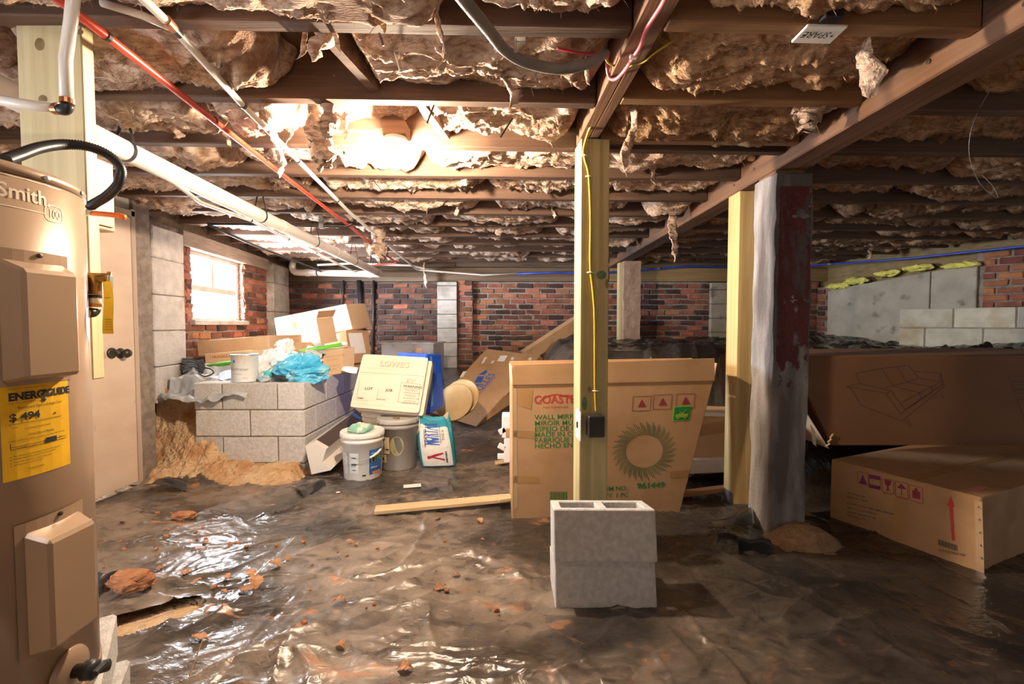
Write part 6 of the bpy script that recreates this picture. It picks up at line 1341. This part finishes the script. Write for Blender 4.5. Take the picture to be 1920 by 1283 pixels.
MB().box(cb_ + R3 @ Vector((0.14, -0.195, 0)) + Vector((0, 0, 0.80)), (0.07, 0.002, 0.08), R3).build('paper_label', M_CLEARTAPE, t3)

# ================================================================== rubbish heaped on the planter
M_SHINY = mat('wrapped_cardboard', (0.50, 0.31, 0.17), (0.57, 0.37, 0.22), 0.3, scale=(3, 3, 3), coat=0.5, bump=0.3, bscale=20)
t, f = carton('long_carton', ((514, 597), (649, 570), (661, 617), (521, 645)), (4.95, 4.90, 4.85, 4.90), (0.10, 0.34, 0.02), M_CARDL, 'long pale carton tilted on top of the rubbish heap')
for x in (560, 585, 610): strip(t, f, [(x, 588 - (x - 560) * 0.2), (x + 1.2, 588 - (x - 560) * 0.2), (x + 4, 632 - (x - 560) * 0.2), (x + 3, 632 - (x - 560) * 0.2)], mat('crease', (0.50, 0.32, 0.18), None, 0.8), 'crease')
t, f = carton('label_carton', ((606, 632), (649, 620), (655, 682), (612, 690)), (4.70, 4.66, 4.60, 4.62), (0.16, 0.22, 0.0), M_CARD, 'brown carton with a white shipping label under the long pale carton')
strip(t, f, [(618, 630), (636, 627), (637, 638), (620, 641)], M_PAPER, 'shipping_label'); f.shapes(t, M_INK, rects=[(*f.uv(624, 640), *f.uv(634, 636))], name='label_print', k=2)
e_ = f.e; tlw, trw, brw, blw = f.c; fsd = Face(brw, e_, trw - brw, 0.0015); fsd.shapes(t, M_PAPER, rects=[(0.05, 0.10, 0.22, 0.32)], name='shipping_label')
t, f = carton('open_carton', ((555, 606), (593, 597), (602, 645), (567, 652)), (4.50, 4.48, 4.40, 4.42), (0.11, 0.14, 0.02), M_CARDL, 'small sunlit carton with its flaps standing open on the heap')
tlw, trw, brw, blw = f.c
slab4(t, [trw, trw + f.e, trw + f.e + Vector((0.03, 0, 0.07)), trw + Vector((0.03, -0.02, 0.07))], 0.003, M_CARD, 'flap', Vector((1, 0, 0))); slab4(t, [tlw, blw * 0.3 + tlw * 0.7, blw * 0.3 + tlw * 0.7 + Vector((-0.05, 0, 0.02)), tlw + Vector((-0.05, 0, 0.03))], 0.003, M_CARD, 'flap', Vector((0, 1, 0)))
t, f = carton('wrapped_carton', ((368, 640), (503, 629), (505, 657), (372, 668)), (3.98, 4.05, 4.05, 3.98), (0.14, 0.34, 0.0), M_SHINY, 'low wide carton wrapped in shiny tape under the window')
strip(t, f, [(470, 632), (502, 629), (504, 657), (473, 660)], M_CLEARTAPE)
t, f = carton('fragile_carton', ((383, 664), (474, 656), (476, 684), (386, 690)), (3.88, 3.92, 3.92, 3.88), (0.08, 0.26, -0.02), M_CARDL, 'pale carton stamped FRAGILE under the tape-wrapped carton')
f.text(t, M_RED, [pxtext(f, '! FRAGILE !', 394, 673, 5, 'LEFT', 1.05, 0.015, (422, 670.5)), pxtext(f, 'HANDLE', 428, 670, 4, 'LEFT', 1.0, 0.0, (452, 668))], 'red_lettering')
t, f = carton('small_carton', ((540, 644), (566, 642), (566, 666), (541, 668)), (4.3, 4.32, 4.3, 4.28), (0.05, 0.12, 0), M_CARDL, 'small pale carton half buried in the heap')
t, f = carton('torn_carton', ((609, 655), (643, 651), (642, 700), (601, 707)), (3.95, 3.98, 3.92, 3.88), (0.07, 0.10, 0), M_CARDL, 'upright torn carton panel with brown print at the planter edge')
f.text(t, M_CARD, [pxtext(f, s, 612, y, 3.2, 'LEFT', 0.9, 0.01, (640, y - 4)) for s, y in (('DESCRIPTION OF', 672), ('CONTENTS', 678), ('THIS SIDE UP', 690), ('KEEP DRY', 696))], 'printed_text')
# paint can
pc = at(460, 716, 3.47); pc = Vector((pc.x, 3.47, CMU_TOP))
t = thing('paint_can', pc, 'white metal primer paint can with drips on the planter wall', 'paint can')
MB().lathe([(0.093, 0), (0.095, 0.003), (0.093, 0.008), (0.093, 0.196), (0.096, 0.199), (0.096, 0.206), (0.088, 0.207), (0.085, 0.200), (0.001, 0.200)], pc, 40).build('can', mat('can_label', (0.62, 0.66, 0.68), (0.74, 0.76, 0.76), 0.35, scale=(6, 6, 3), c3=(0.50, 0.62, 0.70), s3=(3, 3, 8), t3=(0.5, 0.6)), t, True)
MB().lathe([(0.0945, 0.198), (0.0965, 0.200), (0.0965, 0.207), (0.0885, 0.209), (0.086, 0.203), (0.001, 0.203)], pc, 40).build('rim', M_GALV, t, True)
def canfn(u, v, l): a = -PI / 2 + 0.13 + u / 0.093; return pc + Vector(((0.093 + l) * math.cos(a), (0.093 + l) * math.sin(a), v))
fcan = Face((0, 0, 0), (1, 0, 0), (0, 1, 0), 0.001, canfn)
fcan.text(t, flat('grey_ink', (0.16, 0.17, 0.18)), [('PVA', -0.085, 0.088, 0.030), ('Primer', -0.028, 0.088, 0.032), ('interior latex', -0.05, 0.060, 0.012), ('946 ml', 0.02, 0.028, 0.012)], 'can_lettering'); fcan.shapes(t, M_BLUE, polys=[[(-0.055, 0.150), (-0.030, 0.150), (-0.042, 0.175)]], name='logo_mark')
fcan.shapes(t, flat('drip_tan', (0.62, 0.46, 0.36)), polys=[[(x, 0.197), (x + 0.012, 0.197), (x + 0.008, 0.197 - h_), (x + 0.004, 0.197 - h_)] for x, h_ in ((-0.03, 0.03), (-0.012, 0.05), (0.01, 0.028), (0.03, 0.06), (0.05, 0.035))], name='paint_drip', k=2)
# crumpled bags, papers
def crumple(name, c, s3, seed, m, label, cat, amp=0.35, R=None, n=34):
    mb = MB().lathe([(max(0.02, math.sin(t_ * PI)), -math.cos(t_ * PI)) for t_ in np.linspace(0, 1, 22)], (0, 0, 0), n)
    a = np.array([tuple(v) for v in mb.v])
    d = 1 + amp * fbm(a[:, 0] * 1.7 + seed, a[:, 1] * 1.7, a[:, 2] * 1.7, 3, seed) + amp * 0.35 * (1 - 2 * np.abs(vn(a[:, 0] * 5 + seed, a[:, 1] * 5, a[:, 2] * 5, seed + 3)))
    for v, k_ in zip(mb.v, d): v *= k_
    mn = min(v.z for v in mb.v)
    mb.xf(lambda v: (R @ Vector((v.x * s3[0], v.y * s3[1], v.z * s3[2])) if R else Vector((v.x * s3[0], v.y * s3[1], v.z * s3[2]))) + Vector(c))
    return P(mb.build(name, m, smooth=False), label, cat)
M_BAGB = mat('blue_bag_plastic', (0.04, 0.42, 0.72), (0.14, 0.60, 0.90), 0.25, scale=(9, 9, 9), c3=(0.40, 0.74, 0.82), s3=(6, 6, 6), t3=(0.55, 0.75), bump=0.8, bscale=25, bdist=0.02)
crumple('plastic_bag', at(566, 694, 3.55), (0.175, 0.12, 0.10), 3, M_BAGB, 'crumpled bright blue plastic bag hanging over the planter corner', 'plastic bag', 0.4)
crumple('plastic_bag', at(506, 690, 3.62), (0.12, 0.10, 0.115), 8, mat('white_bag_plastic', (0.78, 0.78, 0.78), (0.88, 0.88, 0.88), 0.35, scale=(9, 9, 9), c3=(0.25, 0.30, 0.36), s3=(14, 14, 14), t3=(0.62, 0.66), bump=0.6, bscale=25, bdist=0.02), 'crumpled white plastic bag between the paint can and the blue bag', 'plastic bag', 0.45)
crumple('paper_scrap', at(536, 662, 3.85), (0.09, 0.08, 0.09), 15, M_PAPER, 'crumpled white paper behind the white plastic bag', 'paper', 0.5)
crumple('foam_cup', at(502, 702, 3.48), (0.025, 0.025, 0.028), 5, flat('teal_scrap', (0.05, 0.55, 0.55)), 'small teal plastic scrap in front of the white bag', 'scrap', 0.2, None, 14)
crumple('scrap_paper', at(494, 710, 3.44), (0.045, 0.03, 0.022), 25, mat('blue_grey_scrap', (0.25, 0.42, 0.55), (0.6, 0.66, 0.7), 0.6, scale=(20, 20, 20)), 'blue and white crumpled wrapper beside the paint can', 'wrapper', 0.4, None, 16)
crumple('dark_glove', at(530, 708, 3.46), (0.055, 0.035, 0.022), 27, mat('dark_cloth', (0.03, 0.035, 0.05), (0.06, 0.065, 0.09), 0.8), 'dark crumpled cloth under the blue bag', 'cloth', 0.35, None, 16)
def sheetq(nm, px, Ys, m, label, cat, bow=0.015, lines=0):
    a, b, c, d = [at(*p, y) for p, y in zip(px, Ys)]; n = (b - a).cross(d - a).normalized(); n = n if n.y < 0 else -n
    g = lambda u, v: (a * (1 - u) + b * u) * (1 - v) + (d * (1 - u) + c * u) * v + n * bow * math.sin(u * 3) * math.sin(v * 4 + 1)
    t = thing(nm, (a + b + c + d) / 4, label, cat)
    mb = MB().grid(g, 8, 8); k_ = len(mb.v); mb.add([v - n * 0.002 for v in mb.v[:k_]], [f_[::-1] for f_ in mb.f]); mb.build('sheet', m, t)
    if lines:
        lm = MB()
        for i in range(lines):
            v = 0.1 + 0.8 * i / lines
            for j in range(6):
                u0 = 0.08 + 0.14 * j; u1 = u0 + 0.14; lm.quad(*[g(x, y) + n * 0.0012 for x, y in ((u0, v), (u1, v), (u1, v + 0.025), (u0, v + 0.025))])
        lm.build('printed_lines', flat('grey_ink', ()), t)
    return t
sheetq('newspaper', ((577, 648), (606, 660), (598, 682), (568, 668)), (3.95, 3.95, 3.80, 3.80), M_PAPER, 'printed sheet of newspaper sticking out of the heap', 'newspaper', 0.02, 9)
sheetq('paper_sheet', ((588, 641), (610, 648), (612, 664), (590, 655)), (4.0, 4.0, 3.9, 3.9), mat('grey_paper', (0.45, 0.43, 0.42), (0.5, 0.48, 0.47), 0.8), 'grey sheet of paper behind the newspaper', 'paper', 0.01)
sheetq('paper_sheet', ((644, 686), (672, 690), (668, 700), (640, 694)), (4.0, 3.9, 3.6, 3.7), M_PAPER, 'white sheet of paper lying on the planter wall top', 'paper', 0.008)
sheetq('paper_sheet', ((410, 700), (436, 694), (436, 714), (412, 712)), (3.75, 3.7, 3.5, 3.5), mat('pale_blue_paper', (0.50, 0.64, 0.72), (0.6, 0.72, 0.78), 0.7), 'pale blue paper lying against the paint can', 'paper', 0.01)
sheetq('cardboard_scrap', ((487, 668), (516, 660), (512, 692), (500, 690)), (3.9, 3.9, 3.7, 3.7), M_CARD, 'folded brown cardboard scrap beside the green pole', 'cardboard', 0.01)
P(MB().bar(at(515, 648, 3.95), at(572, 663, 3.85), 0.03, 0.022).build('wooden_stick', wood('stick_wood', (0.40, 0.22, 0.14), (0.52, 0.32, 0.22), 0)), 'brown wooden stick lying across the rubbish heap', 'stick')
g0, g1 = at(386, 688, 3.80), at(642, 646, 3.95)
t = thing('green_pole', g0, 'bright green pole lying through the rubbish heap', 'pole'); MB().tube([g0, g1], 0.017, 12).build('pole', flat('lime_plastic', (0.16, 0.62, 0.06), 0.4), t, True); MB().tube([g1, g1 + (g1 - g0).normalized() * 0.045], 0.018, 12).build('pole_end', M_PVC, t, True)
# broom head
bh = at(356, 700, 3.78)
t = thing('broom_head', bh, 'dark bristled broom head lying beside the grey block column', 'broom')
MB().bar(at(374, 676, 3.76), at(380, 708, 3.74), 0.05, 0.04).build('brush_back', M_BLACK, t)
rb = random.Random(5); mb = MB()
for i in range(260):
    s_ = rb.random(); a = at(374 + 6 * s_, 678 + 30 * s_, 3.76 + rb.uniform(-0.03, 0.03)); b = at(343 + 5 * s_ + rb.uniform(-4, 4), 672 + 40 * s_ + rb.uniform(-2, 2), 3.72 + rb.uniform(-0.08, 0.08)); m_ = (a + b) / 2 + Vector((0, 0, 0.012)); mb.tube([a, m_, b], 0.0022, 3, False)
P(mb.build('bristles', mat('bristle_blue', (0.05, 0.06, 0.075), (0.12, 0.13, 0.15), 0.6, scale=(30, 30, 30)), t), kind='stuff')
# grey film on the mound
gx = np.linspace(0, 1, 60); gy = np.linspace(0, 1, 34); U_, V_ = np.meshgrid(gx, gy)
x = -2.66 + 0.70 * U_ + 0.03 * V_; y = 3.40 + 0.50 * V_ - 0.06 * U_ - 0.06 * np.sin(U_ * 3) * (1 - V_)
gz = T(x, y); z = np.maximum(gz, 0.50) + 0.030 + 0.025 * ridged(U_ * 4 + V_ * 2, V_ * 3, 3, 3) + 0.035 * fbm(U_ * 3, V_ * 3, None, 3, 4) + 0.04 * U_
z = np.maximum(z, gz + 0.012); z[0] -= 0.02
P(np_grid_mesh('plastic_film', x, y, z, mat('grey_film', (0.36, 0.40, 0.45), (0.50, 0.53, 0.57), 0.3, scale=(6, 6, 6), bump=0.4, bscale=20, bdist=0.01), org=(-2.3, 3.6, 0.6)), 'crumpled grey plastic film draped over the clay mound', 'plastic film')
crumple('paper_heap', at(375, 716, 3.66), (0.13, 0.10, 0.05), 33, M_PAPER, 'crumpled white paper lying on the grey plastic film', 'paper', 0.45)
P(MB().tube(smooth_path([at(378, 690, 3.7), at(395, 692, 3.66), at(400, 700, 3.62), at(384, 706, 3.6), at(372, 700, 3.62)], 6), 0.006, 6).build('cord_loop', M_BLACK, None, True), 'loop of black cord beside the broom head', 'cord')

# ================================================================== behind the mirror carton, boards, floor litter
t = thing('foam_packing', at(950, 872, 2.98), 'white foam packing blocks stacked beside the mirror carton', 'packing')
for i, (x0, y0, x1, y1, m) in enumerate(((941, 780, 975, 822, M_FOAM), (948, 803, 975, 820, M_CARD), (945, 822, 975, 868, M_FOAM))):
    a, b = at(x0, y0, 2.98 - (0.004 if i == 1 else 0)), at(x1, y1, 2.98); MB().box(((a.x + b.x) / 2, 3.05 - (0.004 if i == 1 else 0), (a.z + b.z) / 2), (b.x - a.x, 0.14, a.z - b.z - 0.003), None, 0.004).build('foam_block' if i != 1 else 'cardboard_band', m, t)
for i, (x, y) in enumerate(((938, 808), (936, 856), (937, 838))): MB().box(at(x + 4, y, 2.99), (0.05, 0.02, 0.035), Rot(0, 0.5 * (i - 1), 0), 0.003).build('torn_piece', M_FOAM, t)
t, f = carton('low_carton', ((1285, 770), (1405, 775), (1405, 860), (1285, 862)), (3.08, 3.08, 3.08, 3.08), (0, 0.24, 0), M_CARD, 'brown carton with folded lid behind the pine post')
f.shapes(t, M_CARDL, polys=[pxpoly(f, [(1290, 822), (1400, 805), (1400, 858), (1290, 860)])], name='front_flap'); f.shapes(t, M_PAPER, polys=[pxpoly(f, [(1288, 771), (1400, 776), (1400, 782), (1288, 780)])], name='white_edge')
t, f = carton('foam_board', ((1283, 862), (1410, 860), (1410, 884), (1283, 890)), (3.04, 3.04, 3.04, 3.04), (0, 0.26, 0), M_FOAM, 'flat white board lying under the brown carton', 'board')
def board(px, z, w_, h_, m, label, Y=None):
    a, b = atz(*px[0], z), atz(*px[1], z)
    for q in (a, b): q.z += sheet_z(q.x, q.y, 0.04) - 0.012
    return P(MB().bar(a + Vector((0, 0, h_ / 2)), b + Vector((0, 0, h_ / 2)), w_, h_, 0.003).build('wooden_board', m), label, 'board')
M_BRD = wood('loose_board', (0.55, 0.38, 0.20), (0.68, 0.50, 0.29), 0); M_BRDR = wood('red_board', (0.42, 0.21, 0.10), (0.55, 0.30, 0.15), 0)
board(((1276, 898), (1420, 880)), 0.012, 0.12, 0.055, M_BRDR, 'reddish board on the sheet beneath the white board')
board(((1268, 935), (1430, 926)), 0.014, 0.05, 0.03, M_BRDR, 'thin reddish lath lying behind the pine post')
board(((703, 968), (958, 948)), 0.016, 0.085, 0.022, M_BRD, 'pale loose board lying on the sheet before the mirror carton')
board(((934, 949), (985, 944)), 0.045, 0.05, 0.02, M_BRD, 'short pale offcut resting on the loose board')
board(((928, 874), (970, 873)), 0.012, 0.05, 0.02, M_BRD, 'short reddish offcut under the foam packing')
q = atz(773, 911, 0.02); q.z = sheet_z(q.x, q.y, 0.05) + 0.002
P(MB().box(q, (0.115, 0.06, 0.002), Rz(0.25)).build('paper_slip', M_PAPER), 'small white paper slip on the sheet near the buckets', 'paper')
P(MB().lathe([(0.012, 0), (0.014, 0.003), (0.001, 0.005)], atz(634, 924, 0.028), 14).build('bottle_cap', M_WHITEP), 'tiny white disc on the sheet in front of the planter', 'cap')
# stones and clods
M_STONE = mat('red_clod', (0.36, 0.14, 0.06), (0.50, 0.23, 0.11), 0.95, scale=(20, 20, 20), bump=0.8, bscale=60, bdist=0.01)
for i, (x, y, s3, lb_) in enumerate(((238, 1108, (0.082, 0.05, 0.042), 'large rough orange clay stone beside the torn sheet'), (340, 960, (0.065, 0.035, 0.022), 'flat tan stone on the dusty sheet before the door'))):
    c = atz(x, y + 12, 0.02); c.z = sheet_z(c.x, c.y, 0.02); crumple('stone', c + Vector((0, 0.02, s3[2] * 0.55)), s3, 50 + i, M_STONE, lb_, 'stone', 0.22, None, 26)
rb = random.Random(9); 
for i in range(46):
    if i < 30: x, y = rb.gauss(330, 110), rb.gauss(1010, 50)
    else: x, y = rb.uniform(560, 940), rb.uniform(1000, 1180)
    if x < 185 or y < 935: continue
    c = atz(x, y, 0.02); c.z = sheet_z(c.x, c.y) + 0.003; s_ = rb.uniform(0.004, 0.012); mb = MB().box(c, (s_ * 2.2, s_ * 1.6, s_), Rot(rb.random(), rb.random(), rb.random() * 3), s_ * 0.25)
    P(mb.build('clay_crumb', M_STONE), 'small orange clay crumb lying on the plastic sheet', 'clay crumb', 'clay crumbs on the sheet')
# dead leaves
M_LEAF = mat('dead_leaf', (0.36, 0.16, 0.07), (0.50, 0.27, 0.14), 0.7, scale=(30, 30, 30), rnd=0.25)
def leaf_mesh(seed):
    r_ = random.Random(seed); mb = MB(); n = 9; L_ = 1.0; bow = r_.uniform(0.1, 0.35)
    vs = []; 
    for i in range(n + 1):
        s_ = i / n; w_ = 0.30 * math.sin(min(1, s_ * 1.06) * PI) ** 0.8 * (1 + 0.18 * math.sin(i * 2.3 + seed)) + 0.01
        z = bow * math.sin(s_ * PI)
        vs += [Vector((s_ - 0.5, -w_, z + 0.16 * r_.random())), Vector((s_ - 0.5, 0, z)), Vector((s_ - 0.5, w_, z + 0.16 * r_.random()))]
    fs = []
    for i in range(n):
        for k_ in (0, 1): a = i * 3 + k_; fs.append((a, a + 1, a + 4, a + 3))
    mb.add(vs, fs); k_ = len(vs); mb.add([v - Vector((0, 0, 0.015)) for v in vs], [q[::-1] for q in fs])
    me = bpy.data.meshes.new('dead_leaf'); me.from_pydata([tuple(v) for v in mb.v], [], mb.f); me.materials.append(M_LEAF); return me
LM = [leaf_mesh(i) for i in range(4)]
spots = [(478, 1100, 0.085), (462, 1112, 0.07), (425, 1092, 0.05), (470, 1078, 0.06), (385, 1020, 0.04), (350, 1085, 0.05), (372, 1098, 0.05), (300, 1068, 0.04), (515, 1070, 0.07), (540, 1055, 0.05), (635, 1130, 0.06), (655, 1022, 0.045), (668, 1026, 0.035), (825, 1108, 0.06), (855, 1080, 0.04), (230, 978, 0.04), (395, 1150, 0.05), (375, 1208, 0.06), (640, 1215, 0.045), (820, 975, 0.05), (900, 982, 0.05), (560, 1180, 0.04), (760, 1258, 0.05), (420, 1115, 0.03)]
for i, (x, y, s_) in enumerate(spots):
    o = bpy.data.objects.new('dead_leaf', LM[i % 4]); COL.objects.link(o); c = atz(x, y, 0.02); c.z = sheet_z(c.x, c.y) + 0.004; o.location = c; o.scale = (s_, s_, s_ * 0.8); o.rotation_euler = (rb.uniform(-0.3, 0.3), rb.uniform(-0.3, 0.3), rb.uniform(0, 6.28))
    P(o, 'curled brown dead leaf lying on the plastic sheet', 'leaf', 'dead leaves on the sheet')
# twig near the torn sheet
P(MB().tube([atz(350, 1283, 0.02), atz(365, 1240, 0.045), atz(382, 1195, 0.06)], [0.003, 0.0025, 0.0015], 6).build('twig', M_KNOT), 'thin dry twig lying across the plastic folds', 'twig')
# black film scraps standing proud of the sheet
def scrap(px, zs, m, label, bow):
    a, b, c, d = [atz(x, y, z) for (x, y), z in zip(px, zs)]
    for q in (a, b, c, d): q.z = max(q.z, sheet_z(q.x, q.y) + 0.004)
    n = Vector((0, -0.3, 1)).normalized()
    g = lambda u, v: (a * (1 - u) + b * u) * (1 - v) + (d * (1 - u) + c * u) * v + n * (bow * math.sin(v * PI) + 0.006 * math.sin(u * 9 + v * 4))
    mb = MB().grid(g, 20, 10); return P(mb.build('plastic_scrap', m, None, True), label, 'plastic scrap')
M_FILM = mat('black_film', (0.015, 0.015, 0.017), (0.04, 0.038, 0.04), 0.22, scale=(8, 8, 8), c3=(0.12, 0.09, 0.07), s3=(6, 6, 6), t3=(0.5, 0.7), bump=0.3, bscale=24)
scrap(((1375, 1010), (1440, 1012), (1450, 1042), (1385, 1036)), (0.09, 0.09, 0.03, 0.03), M_FILM, 'curled black plastic flap in front of the concrete pier', 0.03)
scrap(((1325, 985), (1408, 952), (1412, 985), (1340, 1002)), (0.02, 0.09, 0.05, 0.02), M_FILM, 'glossy black plastic flap against the pine post foot', 0.02)
scrap(((552, 918), (606, 898), (612, 912), (570, 932)), (0.02, 0.05, 0.02, 0.02), M_FILM, 'folded black plastic patch at the planter corner', 0.015)
scrap(((172, 1075), (222, 1072), (212, 1100), (176, 1130)), (0.10, 0.08, 0.03, 0.05), M_FILM, 'torn black plastic corner lifted beside the clay stone', 0.02)
scrap(((268, 912), (300, 898), (352, 900), (350, 920)), (0.07, 0.09, 0.05, 0.02), M_FILM, 'lifted shiny plastic edge at the foot of the clay mound', 0.02)
